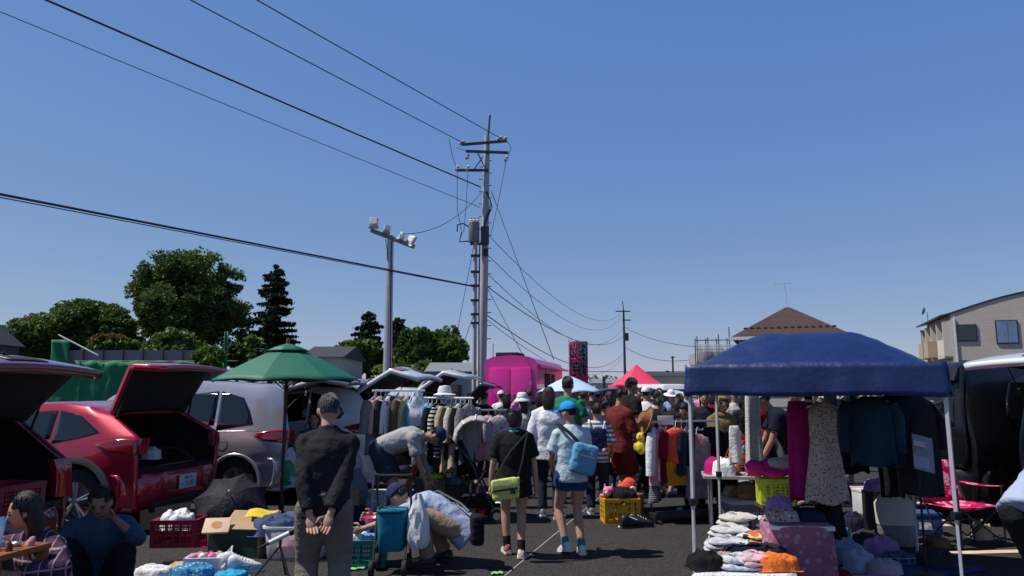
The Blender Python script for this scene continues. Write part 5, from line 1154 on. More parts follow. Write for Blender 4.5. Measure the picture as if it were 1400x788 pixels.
# ================================================================ CANOPIES, PARASOLS, BANNER
NAVYT = mat('canopy_blue', (.004, .02, .105), rough=.42, var=.2, scale=3., bump=.45, bscale=9., spec=.6)
LEGG = mat('leg_white', (.55, .55, .58), rough=.4, metal=.3, var=.08)
def canopy(name, label, FLp, FRp, dv, ez, pz, val, m, legr=.017, clamp=.72, group=None, flat=0., pw=1.7):
    FLp, FRp = V(FLp), V(FRp); u = FRp - FLp; dv = V(dv); O = FLp + u / 2 + dv / 2
    t = thing(name, label, 'canopy tent', (O.x, O.y, 0), 0, group); P = lambda a, b, z: V((u.x * a / 2 + dv.x * b / 2, u.y * a / 2 + dv.y * b / 2, z))
    def rz(a, b):
        r = max(abs(a), abs(b)); r2 = (abs(a) ** 4 + abs(b) ** 4) ** .25
        h = 1 - max(0, (min(r2, 1) - flat) / (1 - flat)) ** pw if pw > 1 else (1 - min(r2, 1)) ** (2 - pw) * .9 + (1 - min(r2, 1)) * .1
        wr = .012 * noise.noise(V((a * 5, b * 5, 1))) + .008 * abs(noise.noise(V((a * 9, b * 9, 4)))) + .007 * math.sin((a + b) * 16 + 3 * noise.noise(V((a * 3, b * 3, 7)))) * r * (abs(abs(a) - abs(b)) < .5)
        ridge = -.022 * (1 - min(1, min(abs(a), abs(b)) * 9)) * (1 - r) * 0 + .018 * (1 - min(1, abs(abs(a) - abs(b)) * 7)) * r
        return ez + (pz - ez) * h + (wr + ridge - .025 * math.sin(math.pi * min(1, (a + 1) / 2)) * (abs(b) > .9) * .6) * (1 - r ** 8)
    q = MB(); q.grid(lambda s_, v: P(s_ * 2 - 1, v * 2 - 1, rz(s_ * 2 - 1, v * 2 - 1)), 48, 48)
    ro = q.build('roof', m, t, ang=60, solid=.004)
    q = MB(); n = 40
    for (c0, c1) in (((-1, -1), (1, -1)), ((1, -1), (1, 1)), ((1, 1), (-1, 1)), ((-1, 1), (-1, -1))):
        def fn(s_, v):
            a, b = lerp(c0[0], c1[0], s_), lerp(c0[1], c1[1], s_); o_ = 1.006 + .012 * v + .010 * v * math.sin(s_ * 24 + 2 * math.sin(s_ * 9)) + .012 * noise.noise(V((s_ * 8, v * 2, c0[0] * 3))) * v
            return P(a * o_, b * o_, ez - val * v + .004 + .006 * math.sin(s_ * 11) * v)
        q.grid(fn, n, 6)
    q.build('valance', m, t, ang=60, solid=.004)
    for a in (-1, 1):
        for b in (-1, 1):
            k = .975; top = P(a * k, b * k, ez - .02); ft = P(a * (k + .012), b * (k + .012), 0); mid = lambda z: ft.lerp(top, z / top.z)
            q = MB(); q.tube([mid(clamp - .05), top], legr, 4); q.tube([ft, mid(clamp)], legr * .78, 4); lo = q.build('leg', LEGG, t, ang=30)
            MB().box(mid(clamp), (legr * 3.2, legr * 3.2, .055), None, .006).build('leg_clamp', BLK, lo); MB().box(ft + V((0, 0, .004)), (.09, .09, .008)).build('foot_plate', STEEL, lo)
    q = MB()
    for c0, c1 in (((-1, -1), (1, -1)), ((1, -1), (1, 1)), ((1, 1), (-1, 1)), ((-1, 1), (-1, -1))):
        A0, A1 = P(c0[0] * .97, c0[1] * .97, ez - .05), P(c1[0] * .97, c1[1] * .97, ez - .05); B0, B1 = A0 - V((0, 0, .3)), A1 - V((0, 0, .3)); M_ = (A0 + A1) / 2
        for x, y in ((A0, B1 * .5 + B0 * .5), (A1, B1 * .5 + B0 * .5)): q.tube([x, y + V((0, 0, .16))], .009, 4)
    q.tube([P(0, 0, pz - .06), P(0, 0, ez - .1)], .016, 6)
    for a in (-1, 1):
        for b in (-1, 1): q.tube([P(a * k_, b * k_, rz(a * k_, b * k_) - .04) for k_ in (0, .2, .4, .55, .7, .85, .95)], .011, 4)
    q.build('truss', LEGG, t); return t, P
tentpos = at(939, 537, 5.85); tent, TP = canopy('folding_canopy', 'blue folding canopy tent on white legs over the stall at right', (tentpos.x, 5.85, 0), (at(1298, 537, 5.2).x, 5.2, 0), (.76, 1.98, 0), 1.775, 2.05, .245, NAVYT, flat=.42, pw=1.25)
PNK = mat('canopy_pink', (.72, .05, .13), rough=.45, var=.08)
a, b = fl(841, 35), fl(912, 35); canopy('folding_canopy', 'small far canopy tent with a pink roof', a, b, (0, 2.4, 0), 1.93, 2.95, .22, PNK, legr=.03, clamp=1., pw=.8)

GRNU = mat('parasol_green', (.006, .125, .075), rough=.6, var=.12, scale=3, bump=.2)
def parasol(name, label, loc, r, ez, tz, n, m, pole_m, vent=True, pole_r=.02, scallop=.04, base=True, z0=0., tilt=None, group=None, under=None):
    t = thing(name, label, 'parasol', loc, 0, group)
    if tilt: t.rotation_euler = tilt
    def pt(k, f, h=0.):
        a = 2 * math.pi * k / n; kk = k % 1; edge = math.cos(math.pi / n) / math.cos((kk - .5) * 2 * math.pi / n) if 0 < kk < 1 else 1.
        rr = r * f * edge; z = lerp(tz, ez, f ** 1.25) - scallop * math.sin(kk * math.pi) * (-.6) * f ** 3 + h
        return V((math.cos(a) * rr, math.sin(a) * rr, z))
    q = MB(); sub = 6
    q.loft([[pt(k / sub, max(.02, f)) for k in range(n * sub)] for f in [i / 10 for i in range(11)]], cap=False); c = q.build('canopy', m, t, ang=12, solid=.003)
    if vent:
        q = MB(); q.loft([[pt(k / sub, max(.02, f), .035) for k in range(n * sub)] for f in (.0, .15, .3)], cap=False); q.build('vent_cap', m, c, ang=12, solid=.003)
        MB().lathe([(0, .1), (.02, .09), (.025, .06), (.018, .03), (.02, 0)], (0, 0, tz), n=10).build('finial', mat('finial_wood', (.25, .05, .02), rough=.5), t)
    MB().tube([(0, 0, z0), (0, 0, tz)], pole_r, 10).build('pole', pole_m, t)
    for k in range(n):
        q = MB(); q.tube([pt(k, .04, -.015), pt(k, .5, -.015), pt(k, .99, -.015)], .007, 5); q.tube([(0, 0, ez - .12), pt(k, .5, -.02)], .006, 5); q.build('rib', pole_m, t)
    if base: MB().lathe([(0, .07), (.2, .06), (.23, .02), (.23, 0), (0, 0)], n=20).lathe([(.035, .07), (.035, .3)], n=10).build('base', BLK, t)
    return t
WOODP = mat('dark_wood_pole', (.035, .022, .015), rough=.5)
parasol('patio_parasol', 'green market parasol standing at the open back of the silver minivan', fl(391, 9.35), .95, 1.70, 2.15, 8, GRNU, WOODP)
parasol('beach_parasol', 'pale blue parasol behind the tall man in the green shirt', fl(779, 12.2), .55, 1.56, 1.83, 8, mat('parasol_sky', (.45, .62, .82), rough=.6, var=.1), STEEL, vent=False, pole_r=.012)
# black umbrella lying open on the asphalt
ub = gd(298, 742); t = thing('open_umbrella', 'black umbrella lying open on the asphalt in front of the silver minivan', 'umbrella', ub + V((0, .3, .0)))
ax = V((.16, -.72, .62)).normalized(); x, y, d_ = frame(ax); q = MB(); n = 8; sub = 4; UB = cloth('umbrella_black', (.022, .023, .03), rough=.6)
C0 = V((0, .02, .12))
def up(k, f):
    a = 2 * math.pi * k / n + .2; kk = k % 1; e = 1 - .16 * math.sin(kk * math.pi) * f
    rr = .42 * f * e; return C0 + d_ * (.22 * (1 - f ** 1.8)) + (x * math.cos(a) + y * math.sin(a)) * rr
q.loft([[up(k / sub, max(.02, f)) for k in range(n * sub)] for f in [i / 8 for i in range(9)]], cap=False); mnz = min(v.z for v in q.v)
for v in q.v: v.z -= mnz - .012
C0 = C0 - V((0, 0, mnz - .012))
co_ = q.build('canopy', UB, t, ang=12, solid=.003); MB().tube([C0 + d_ * .21, C0 + d_ * .29], .008, 6).ell(C0 + d_ * .29, (.012,) * 3, n=8).build('tip', mat('tip_white', (.6, .6, .6)), t)
for k in range(n): MB().tube([up(k, .05) - d_ * .01, up(k, .5) - d_ * .01, up(k, 1.) - d_ * .004], .004, 4).build('rib', BLK, t)
MB().tube([C0 + d_ * .2, C0 - d_ * .14], .008, 6).build('shaft', BLK, t)

# nobori banner
Yb = 19.5; a, b = at(779, 467, Yb), at(804, 469, Yb); zt = a.z; t = thing('nobori_banner', 'tall crimson banner with black and white lettering seen from the back', 'banner', fl(778, Yb)); W_ = b.x - a.x; Hb = 1.95
BR = mat('banner_crimson', (.62, .02, .1), rough=.8, var=.06); BKB = mat('banner_navy', (.015, .015, .035), rough=.8); BPK = mat('banner_rose', (.7, .12, .25), rough=.8)
wv = lambda u, z: .012 * math.sin(u * 5 + z * 3)
def bp(u, z, off=0.): return V((.02 + u * W_, wv(u, z) + off, zt - z))
MB().grid(lambda u, v: bp(u, v * Hb), 8, 30).build('cloth', BR, t, solid=.004)
MB().grid(lambda u, v: bp(.47 + u * .53, v * .5, -.006), 6, 10).build('navy_field', BKB, t, solid=.002)
MB().tube([(0, .01, 0), (0, .01, zt + .06)], .014, 8).tube([(0, .01, zt + .04), (W_ + .04, .01, zt + .04)], .008, 6).build('pole', WPIPE, t)
for i in range(6): MB().box((.01, -.004, zt - .1 - i * .33), (.03, .03, .05)).build('loop', WHITE, t)
BW = mat('banner_white', (.78, .76, .78), rough=.8); BK2 = mat('banner_ink', (.012, .012, .03), rough=.8)
def vtext(chars, u, z, size, m, off, step, name):
    for i, ch in enumerate(chars): text(ch, bp(u, z + step * i + size * .85, off) , size, m, t, name, None, 'CENTER', 1., .001, True)
def outl(chars, u, z, size, step):
    for i, ch in enumerate(chars):
        for dx, dz in ((-.012, 0), (.012, 0), (0, .012), (0, -.012), (.009, .009), (-.009, -.009), (.009, -.009), (-.009, .009)):
            o_ = text(ch, bp(u, z + step * i + size * .85, -.014) + V((dx, 0, dz)), size, BW, t, 'letter_outline', None, 'CENTER', 1., .0005, True)
    vtext(chars, u, z, size, BK2, -.019, step, 'letter')
vtext('ぱりー', .22, .04, .17, BW, -.012, .17, 'letter'); vtext('アツアツ', .87, .03, .12, BW, -.012, .115, 'letter'); vtext('とろーり', .62, .03, .12, BW, -.012, .115, 'letter')
outl('焼きの', .52, .52, .43, .46)

# ================================================================ STALL GOODS
def heap(label, loc, w_, d, h, m, cat='garment', name='folded_garment', rz=0., group=None, seed=None):
    sd = hash_(label) % 89 if seed is None else seed; q = MB()
    def fn(u, v):
        a, b = u * 2 - 1, v * 2 - 1; r = (abs(a) ** 2.6 + abs(b) ** 2.6) ** (1 / 2.6); e = max(0, 1 - r ** 2.4)
        n1 = noise.noise(V((a * 2.2 + sd, b * 2.2, 0))); n2 = abs(noise.noise(V((a * 4 + sd, b * 3, 5)))); o_ = 1 + .16 * noise.noise(V((math.atan2(b, a) * 1.3, sd, 0)))
        wp = a * 1.4 * math.cos(sd) + b * 1.4 * math.sin(sd) + .8 * noise.noise(V((a * 1.6 + sd, b * 1.6, 9)))
        fold = .5 + .5 * math.sin(wp * 5.2 + sd); lay = e ** .32; st = math.floor(lay * 3.2 + .25 * n1) / 3.2; lay = .55 * lay + .45 * min(1, st + .18)
        z = h * lay * (.86 + .10 * n1 + .12 * fold ** 3 - .12 * (.3 - n2)) * min(1, e * 9 + .05)
        return V((a * w_ / 2 * o_, b * d / 2 * o_, max(0, z) + .002))
    q.grid(fn, 36, 36); o = q.build(name, m, None, ang=80, loc=loc, rz=rz); return tag(o, label, cat, group)
def plush(label, loc, w_, m, rz=0., m2=None):
    t = thing('soft_toy', label, 'toy', loc, rz); k = w_ / .26; sd = hash_(label) % 7; q = MB()
    q.ell((-.03 * k, 0, .075 * k), (.085 * k, .07 * k, .075 * k)).ell((.07 * k, -.015 * k, .1 * k), (.062 * k, .058 * k, .058 * k))
    for sg in (-1, 1): q.ell((.075 * k, sg * .045 * k, .155 * k), (.018 * k, .014 * k, (.022 + .02 * (sd > 3)) * k)); q.ell((-.11 * k, sg * .055 * k, .03 * k), (.05 * k, .026 * k, .028 * k)); q.ell((.03 * k, sg * .075 * k, .045 * k), (.024 * k, .045 * k, .024 * k))
    q = voxel(q, .010, 2, .003, 30.); q.build('body', m, t, ang=60); MB().ell((.118 * k, -.02 * k, .088 * k), (.022 * k, .026 * k, .02 * k)).build('muzzle', m2 or F_CREAM, t)
    for sg in (-1, 1): MB().ell((.118 * k, (-.018 + sg * .026) * k, .118 * k), (.007 * k,) * 3, None, 8).build('eye', BLK, t)
    return t
def crate(label, loc, w_, d, h, m, rz=0., nv=5, nh=3, cat='crate', name='plastic_crate', group=None, solidfrac=0.):
    t = thing(name, label, cat, loc, rz, group); T = .014
    MB().box((0, 0, .008), (w_ - .01, d - .01, .012)).build('base', m, t)
    for ax_, sg, L, off in ((0, -1, w_, -d / 2), (0, 1, w_, d / 2), (1, -1, d, -w_ / 2), (1, 1, d, w_ / 2)):
        q = MB()
        def bx(c, z, cw, ch, tt=T):
            if ax_ == 0: q.box((c, off, z), (cw, tt, ch))
            else: q.box((off, c, z), (tt, cw, ch))
        bx(0, h - .022, L + T, .044, T * 1.6); bx(0, .022, L, .044)
        for s_ in (-1, 1): bx(s_ * (L / 2 - .02), h / 2, .045, h - .06, T * 1.3)
        for k in range(1, nv): bx(-L / 2 + L * k / nv, h / 2, .011 if k % 2 else .02, h - .08)
        for k in range(1, nh + 1): bx(0, .03 + (h - .06) * k / (nh + 1), L - .06, .011, T * .8)
        fine = int(L / .028)
        for k in range(fine): bx(-L / 2 + .05 + (L - .1) * k / fine, h / 2, .005, h - .08, T * .4)
        if solidfrac and ax_ == 0: bx(0, h * .55, L * .3, h * .28, T * 1.2)
        q.build('side', m, t, ang=30)
    return t
def hung(label, kind, loc, rz, w_, L, m, z=None, depth=.1, hang=True, group=None, cat='garment', sleeve=.5):
    """garment on a hanger; loc is the rail point it hangs from"""
    nm = {'shirt': 'hanging_shirt', 'dress': 'hanging_dress', 'trousers': 'hanging_trousers', 'coat': 'hanging_coat', 'cloth': 'hanging_cloth', 'skirt': 'hanging_skirt'}[kind]
    rz = rz + (R(-14 + (hash_(label) // 3) % 29) if group else 0.); t = thing(nm, label, cat, loc, rz, group); sd = hash_(label) % 50; L = L * (.84 + .26 * ((hash_(label) // 7) % 10) / 10) if group else L; q = MB(); rings = []; n = 28; top = -.075 if hang else -.01
    for i in range(13):
        v = i / 12; z_ = top - L * v
        if kind in ('shirt', 'coat'): ww = w_ * (interp([(0, .32), (.05, .62), (.13, .95), (.2, .86), (1, .92)], v))
        elif kind == 'dress': ww = w_ * interp([(0, .3), (.05, .6), (.1, .7), (.32, .62), (1, 1.05)], v)
        elif kind == 'trousers': ww = w_ * interp([(0, .8), (1, .75)], v)
        elif kind == 'skirt': ww = w_ * interp([(0, .6), (1, 1.1)], v)
        else: ww = w_ * interp([(0, .7), (.1, .85), (1, 1.0)], v)
        dd = depth * interp([(0, .45), (.15, 1.), (1, 1.15)], v)
        rings.append([V((ww / 2 * math.copysign(abs(math.cos(a)) ** .7, math.cos(a)), dd / 2 * math.sin(a) * (1 + .35 * v * math.sin(a * 5 + sd)) + .02 * v * math.sin(a * 3 + sd), z_ + .02 * math.sin(a * 4 + sd) * (v > .95))) for a in [2 * math.pi * k / n for k in range(n)]])
    q.loft(rings)
    if kind in ('shirt', 'coat') and sleeve:
        for sg in (-1, 1): q.tube([V((sg * w_ * .42, 0, top - .06)), V((sg * w_ * .52, .01, top - .06 - sleeve * .3)), V((sg * w_ * .53, .02, top - .06 - sleeve))], [.055, .062, .055], 10)
    q.build('fabric', m, t, ang=70)
    if hang:
        MB().tube([V((-w_ * .38, 0, top - .05)), V((-.01, 0, top + .015)), V((0, 0, .0)), V((.012, 0, .016)), V((.024, 0, .0))], .004, 5).tube([V((-.01, 0, top + .015)), V((w_ * .38, 0, top - .05))], .004, 5).build('hanger', WPIPE, t)
    return t
def rack(name, label, A, Bp, z, m, r=.013, lower=True, foot=True, double=None, barm=None):
    A, Bp = V(A), V(Bp); O = (A + Bp) / 2; t = thing(name, label, 'clothes rack', (O.x, O.y, 0)); a, b = A - V((O.x, O.y, 0)), Bp - V((O.x, O.y, 0)); d = (b - a).normalized(); n = V((-d.y, d.x, 0))
    for p in (a, b):
        MB().tube([p, V((p.x, p.y, z))], r, 8).build('post', m, t)
        MB().tube([V((p.x, p.y, .03)) - n * .24, V((p.x, p.y, .03)) + n * .24], r, 6).build('foot', m, t)
    MB().tube([V((a.x, a.y, z)) - d * .04, V((b.x, b.y, z)) + d * .04], r, 8).build('rail', barm or m, t)
    if double: MB().tube([V((a.x, a.y, double)), V((b.x, b.y, double))], r, 8).build('rail', barm or m, t)
    if lower: MB().tube([V((a.x, a.y, .16)), V((b.x, b.y, .16))], r, 8).build('lower_rail', m, t)
    return lambda u: V((lerp(A.x, Bp.x, u), lerp(A.y, Bp.y, u), z))
cl = lambda n, c, **k: cloth('g_' + n, c, **k)
LEMON = cl('lemon', (.7, .55, .05)); TEALC = cl('teal', (.05, .35, .5)); STR2 = cl('bwstripe', (.65, .65, .63), pat='stripeh', col2=(.02, .02, .02), pf=120.); MAUVE = cl('mauve', (.42, .34, .38), var=.1)
GREYC = cl('greyc', (.2, .2, .21)); CHAR = cl('charcoal', (.035, .035, .04)); BROWN = cl('brown', (.13, .08, .05)); SAND = cl('sand', (.5, .38, .24)); PEACH = cl('peach', (.6, .32, .26)); ROSE = cl('rose', (.62, .28, .33)); CORAL = cl('coral', (.8, .1, .06)); MUST = cl('mustard', (.62, .3, .02))
MAGC = cl('magenta', (.42, .012, .14), var=.12); FLOR = cl('floral_beige', (.46, .38, .3), pat='floral', col2=(.2, .07, .07), col3=(.14, .14, .08), pf=48.); FLORP = cl('floral_pinkbrown', (.45, .3, .3), pat='floral', col2=(.12, .06, .06), col3=(.7, .6, .6), pf=30.); SKYC = cl('sky', (.25, .45, .66))
PATCH = cl('patchwork', (.3, .27, .26), pat='patch', col2=(.38, .2, .22), col3=(.2, .22, .26), pf=16.); DENV = cl('denim_vest', (.035, .085, .125), bscale=100.); ORNG = cl('orange', (.75, .17, .03)); LILAC = cl('lilac', (.38, .2, .42)); PINKF = cl('pink_daisies', (.34, .13, .2), pat='floral', col2=(.5, .33, .38), col3=(.42, .25, .3), pf=17.)

# rack A (first) and rack B (second)
RA = rack('clothes_rack', 'white clothes rack behind the bending man, by the white sport utility car', fl(513, 9.75), fl(577, 10.1), 1.585, WPIPE)
for i, (u, kd, ww, L, m, lb) in enumerate(((.03, 'coat', .42, .72, GREYC, 'grey quilted jacket at the left end of the first rack'), (.12, 'shirt', .36, .5, PEACH, 'coral pink blouse second on the first rack'), (.22, 'coat', .42, .95, CHAR, 'charcoal coat beside the coral blouse on the first rack'), (.31, 'shirt', .4, .8, F_WHITE, 'white long shirt hanging between dark coats on the first rack'),
        (.41, 'coat', .42, .9, F_BLACK, 'black coat in the middle of the first rack'), (.5, 'shirt', .38, .75, MAUVE, 'mauve knit top in the middle of the first rack'), (.6, 'coat', .42, .9, BROWN, 'dark brown jacket right of centre on the first rack'), (.7, 'shirt', .4, .7, SAND, 'tan shirt near the right end of the first rack'), (.78, 'shirt', .38, .8, F_NAVY, 'navy shirt beside the tan shirt on the first rack'), (.9, 'shirt', .4, .7, TEALC, 'teal blouse at the right end of the first rack'))):
    hung(lb, kd, RA(u), R(62), ww, L, m, group='clothes on the first rack', sleeve=.42)
RB = rack('clothes_rack', 'chrome clothes rack right of the bending man, under the pale raised tailgate', fl(583, 9.9), fl(644, 9.5), 1.49, STEEL, barm=WPIPE)
for i, (u, kd, ww, L, m, lb) in enumerate(((.06, 'dress', .4, .85, SKYC, 'pale blue dress at the left end of the second rack'), (.14, 'dress', .4, .82, TEALC, 'turquoise dress next to the pale blue one on the second rack'), (.25, 'shirt', .4, .75, F_BLACK, 'black shirt on the second rack beside the turquoise dress'), (.35, 'coat', .4, .8, CHAR, 'charcoal cardigan left of the striped top on the second rack'), (.46, 'shirt', .42, .72, STR2, 'black and white striped top on the second rack'),
        (.58, 'coat', .4, .8, SAND, 'sand coloured coat right of the striped top'), (.68, 'shirt', .4, .78, CHAR, 'dark grey blouse right of the sand coat on the second rack'), (.78, 'coat', .42, .8, F_CREAM, 'cream cardigan near the right end of the second rack'), (.88, 'shirt', .4, .85, F_BLACK, 'black jacket at the right end of the second rack'), (.96, 'shirt', .4, .7, GREYC, 'grey blouse last on the second rack'))):
    hung(lb, kd, RB(u), R(58), ww, L, m, group='clothes on the second rack', sleeve=.42)
h = MB(); h.lathe([(.0, .12), (.07, .11), (.09, .06), (.095, .02), (.15, .0), (.15, -.008), (.0, -.008)], RB(.42) + V((0, 0, .045)), n=24); tag(h.build('white_hat', F_WHITE), 'white brimmed hat resting on the second rack rail', 'hat')
# plastic bag hung on rack
def carrier(label, top, w_, h, m, seed=0, d=.14):
    q = MB(); rings = []
    for i in range(12):
        v = i / 11; z = -h * v; ww = w_ * interp([(0, .2), (.15, .45), (.4, .85), (.85, 1.), (1, .7)], v); dd = d * interp([(0, .2), (.3, .6), (.8, 1.), (1, .6)], v)
        rings.append([V((ww / 2 * math.cos(a), dd / 2 * math.sin(a), z)) * 1 + V((.018 * noise.noise(V((math.cos(a) * 3 + seed, math.sin(a) * 3, v * 4))), .03 * noise.noise(V((math.cos(a) * 3, math.sin(a) * 3 + seed, v * 5))), 0)) for a in [2 * math.pi * k / 24 for k in range(24)]])
    q.loft(rings); o = q.build('carrier_bag', m, None, ang=50, loc=top); return tag(o, label, 'bag')
PBAG = mat('plastic_bag_white', (.68, .69, .72), rough=.35, var=.08, bump=.5, bscale=14)
carrier('white plastic carrier bag hung on the right end of the first rack', RA(.93) + V((.0, -.22, .0)), .3, .46, PBAG, 3)
# small rack of floral blouses behind the stroller
RC = rack('clothes_rack', 'low rack of floral blouses behind the beige stroller', fl(640, 10.3), fl(692, 10.3), 1.32, STEEL)
for u, m, lb, ww in ((.2, FLORP, 'pink and brown floral blouse behind the beige stroller', .4), (.55, ROSE, 'dusty pink blouse between the floral ones behind the stroller', .34), (.85, cl('floral_grey', (.4, .37, .38), pat='floral', col2=(.1, .08, .09), col3=(.6, .5, .5), pf=30.), 'grey floral blouse nearest the girl in black', .4)):
    hung(lb, 'shirt', RC(u), R(20), ww, .6, m, sleeve=.3)
# ---- stroller
t = thing('baby_stroller', 'black framed stroller with a beige hood beside the girl in black', 'stroller', gd(653, 712)); ST = t
HOOD = cloth('stroller_hood', (.45, .39, .4), var=.1)
q = MB()
for i in range(3):
    pass
q.loft([[V((.24 * sx * math.cos(R(e)) ** .3 if False else .23 * sx, 0, .98)) + V((0, math.cos(R(an)) * .3, math.sin(R(an)) * .3)) * (1 - .16 * abs(sx) ** 3) + V((0, -.02, 0)) for sx in [k / 8 - 1 for k in range(17)]] for e, an in ((0, 205), (0, 180), (0, 155), (0, 130), (0, 105), (0, 80), (0, 55))], cap=False, closed=False)
for v in q.v: v.x, v.y = v.y * 1.0, v.x
ho = q.build('hood', HOOD, t, ang=50, solid=.02)
q = MB()
for an in (60, 95, 130, 165, 200): q.tube([V((math.cos(R(an)) * .305 * (1 - .16 * abs(sx) ** 3), .235 * sx - .0, .98 + math.sin(R(an)) * .305 * (1 - .16 * abs(sx) ** 3))) for sx in [k / 8 - 1 for k in range(17)]], .009, 5)
q.build('hood_bow', F_WHITE, ho)
fr = MB()
for sg in (-1, 1):
    fr.tube([V((-.32, sg * .22, 1.0)), V((-.1, sg * .22, .75)), V((.24, sg * .22, .1))], .013, 7); fr.tube([V((.1, sg * .22, .62)), V((-.22, sg * .22, .1))], .013, 7)
fr.tube([V((-.32, -.22, 1.0)), V((-.36, 0, 1.03)), V((-.32, .22, 1.0))], .016, 7); fr.tube([V((-.1, -.22, .45)), V((-.1, .22, .45))], .01, 6); fr.build('frame', BLK, t)
q = MB(); q.box((.02, 0, .55), (.34, .38, .06), (0, R(-10), 0), .02).box((-.14, 0, .76), (.06, .38, .46), (0, R(-24), 0), .02); q.build('seat', F_BLACK, t)
q = MB(); q.box((0, 0, .24), (.4, .36, .14), None, .04); q.build('basket', F_BLACK, t)
for x in (-.22, .24):
    for sg in (-1, 1):
        q = MB(); q.lathe([(.045, -.02), (.085, -.022), (.09, 0), (.085, .022), (.045, .02), (.045, -.02)], (x, sg * .22, .09), (0, 1, 0), 20); wo = q.build('wheel', RUB, t); MB().lathe([(0, .012), (.04, .012), (.047, .02), (.047, -.02), (0, -.02)], (x, sg * .22, .09), (0, 1, 0), 14).build('hub', GREYC if False else STEEL, wo)
# ---- shopping cart with teal fabric bucket and white bag
t = thing('shopping_cart', 'two wheeled walking cart with a teal fabric bucket beside the crouching person', 'cart', gd(535, 783)); CT = t
q = MB(); q.loft([ring(V((0, .0, z)), V((1, 0, 0)), V((0, 1, 0)), rx, ry, 24, 4.) for z, rx, ry in ((.19, .1, .085), (.21, .115, .1), (.38, .122, .108), (.53, .128, .112))]); q.build('fabric_bucket', cl('teal_tub', (.015, .2, .3), var=.12, bump=.3), t, ang=50)
q = MB(); q.loft([ring(V((0, 0, z)), V((1, 0, 0)), V((0, 1, 0)), .132, .116, 24, 4.) for z in (.515, .545)], cap=False); q.build('rim_band', cl('teal_rim', (.02, .12, .18)), t, solid=.006)
q = MB()
for sg in (-1, 1): q.tube([V((sg * .15, .1, .06)), V((sg * .15, .1, .58)), V((sg * .15, -.0, .83))], .011, 7); q.tube([V((sg * .15, .1, .55)), V((sg * .13, -.2, .08))], .009, 6); q.tube([V((sg * .13, -.12, .2)), V((sg * .13, .12, .3))], .008, 6)
q.tube([V((-.15, 0, .83)), V((.15, 0, .83))], .012, 7); q.build('frame', BLK, t)
for sg in (-1, 1):
    MB().tube([V((sg * .15, .03, .74)), V((sg * .15, 0, .84))], .019, 8).build('grip', BLK, t)
    for y in (-.2, .1):
        q = MB(); q.lathe([(.03, -.017), (.068, -.017), (.073, 0), (.068, .017), (.03, .017), (.03, -.017)], (sg * .14, y, .073), (1, 0, 0), 20); wo = q.build('wheel', RUB, t); MB().lathe([(0, .01), (.032, .01), (.032, -.01), (0, -.01)], (sg * .14, y, .073), (1, 0, 0), 12).build('hub', STEEL, wo)
carrier('white plastic carrier bag hanging from the handle of the teal walking cart', V(CT.location) + V((.235, -.06, .68)), .21, .46, PBAG, 9, .16)
# ---- teal crate and what is in it
tp = gd(500, 772); crate('teal plastic crate of household bits in front of the crouching person', tp, .36, .3, .24, mat('crate_teal', (.008, .2, .2), rough=.4), R(6), 6, 3)
q = MB(); q.lathe([(0, .0), (.05, .0), (.08, .05), (.085, .055), (.078, .05), (.045, .008)], tp + V((.03, .04, .36)), n=24); tag(q.build('pink_bowl', mat('pink_plastic', (.75, .05, .25), rough=.35)), 'bright pink plastic bowl on top of the teal crate', 'bowl')
BLUEP = mat('blue_plastic', (.02, .1, .5), rough=.4)
for i, (dx, dy, dz, m, lb) in enumerate(((.1, .05, .27, BLUEP, 'blue plastic box in the teal crate under the pink bowl'), (.0, .08, .27, BLUEP, 'second blue plastic box, left one, in the teal crate'))):
    o = MB().box((0, 0, 0), (.1, .14, .07), None, .012).build('small_box', m, None, loc=tp + V((dx, dy, dz)), rz=.3 - i * .6); tag(o, lb, 'box')
heap('white crumpled packing cloth in the teal crate', tp + V((-.08, -.02, .2)), .2, .2, .12, F_WHITE); heap('grey cloth at the front of the teal crate', tp + V((.06, -.06, .2)), .2, .14, .09, SKYC)
# pile behind the crouching person's cap
pp = gd(535, 725)
for dx, dy, w_, h, m, lb in ((.1, .0, .22, .26, F_DKRED, 'dark red stuffed cloth beside the navy cap'), (-.04, .02, .24, .24, F_CREAM, 'cream stuffed cloth in the pile before the crouching person'), (-.12, .05, .2, .2, LEMON, 'mustard yellow cloth in the pile before the crouching person')): heap(lb, pp + V((dx, dy + .3, 0)), w_, .2, h * 1.4, m)
q = MB(); q.tube([V((0, 0, .02)), V((.03, 0, .2)), V((.1, 0, .4))], [.05, .045, .035], 12, rnd_=True); tag(q.build('red_toy_bat', mat('red_plastic', (.75, .03, .02), rough=.3), None, loc=pp + V((.0, 1.2, .18))), 'shiny red plastic toy leaning by the legs of the bending man', 'toy')
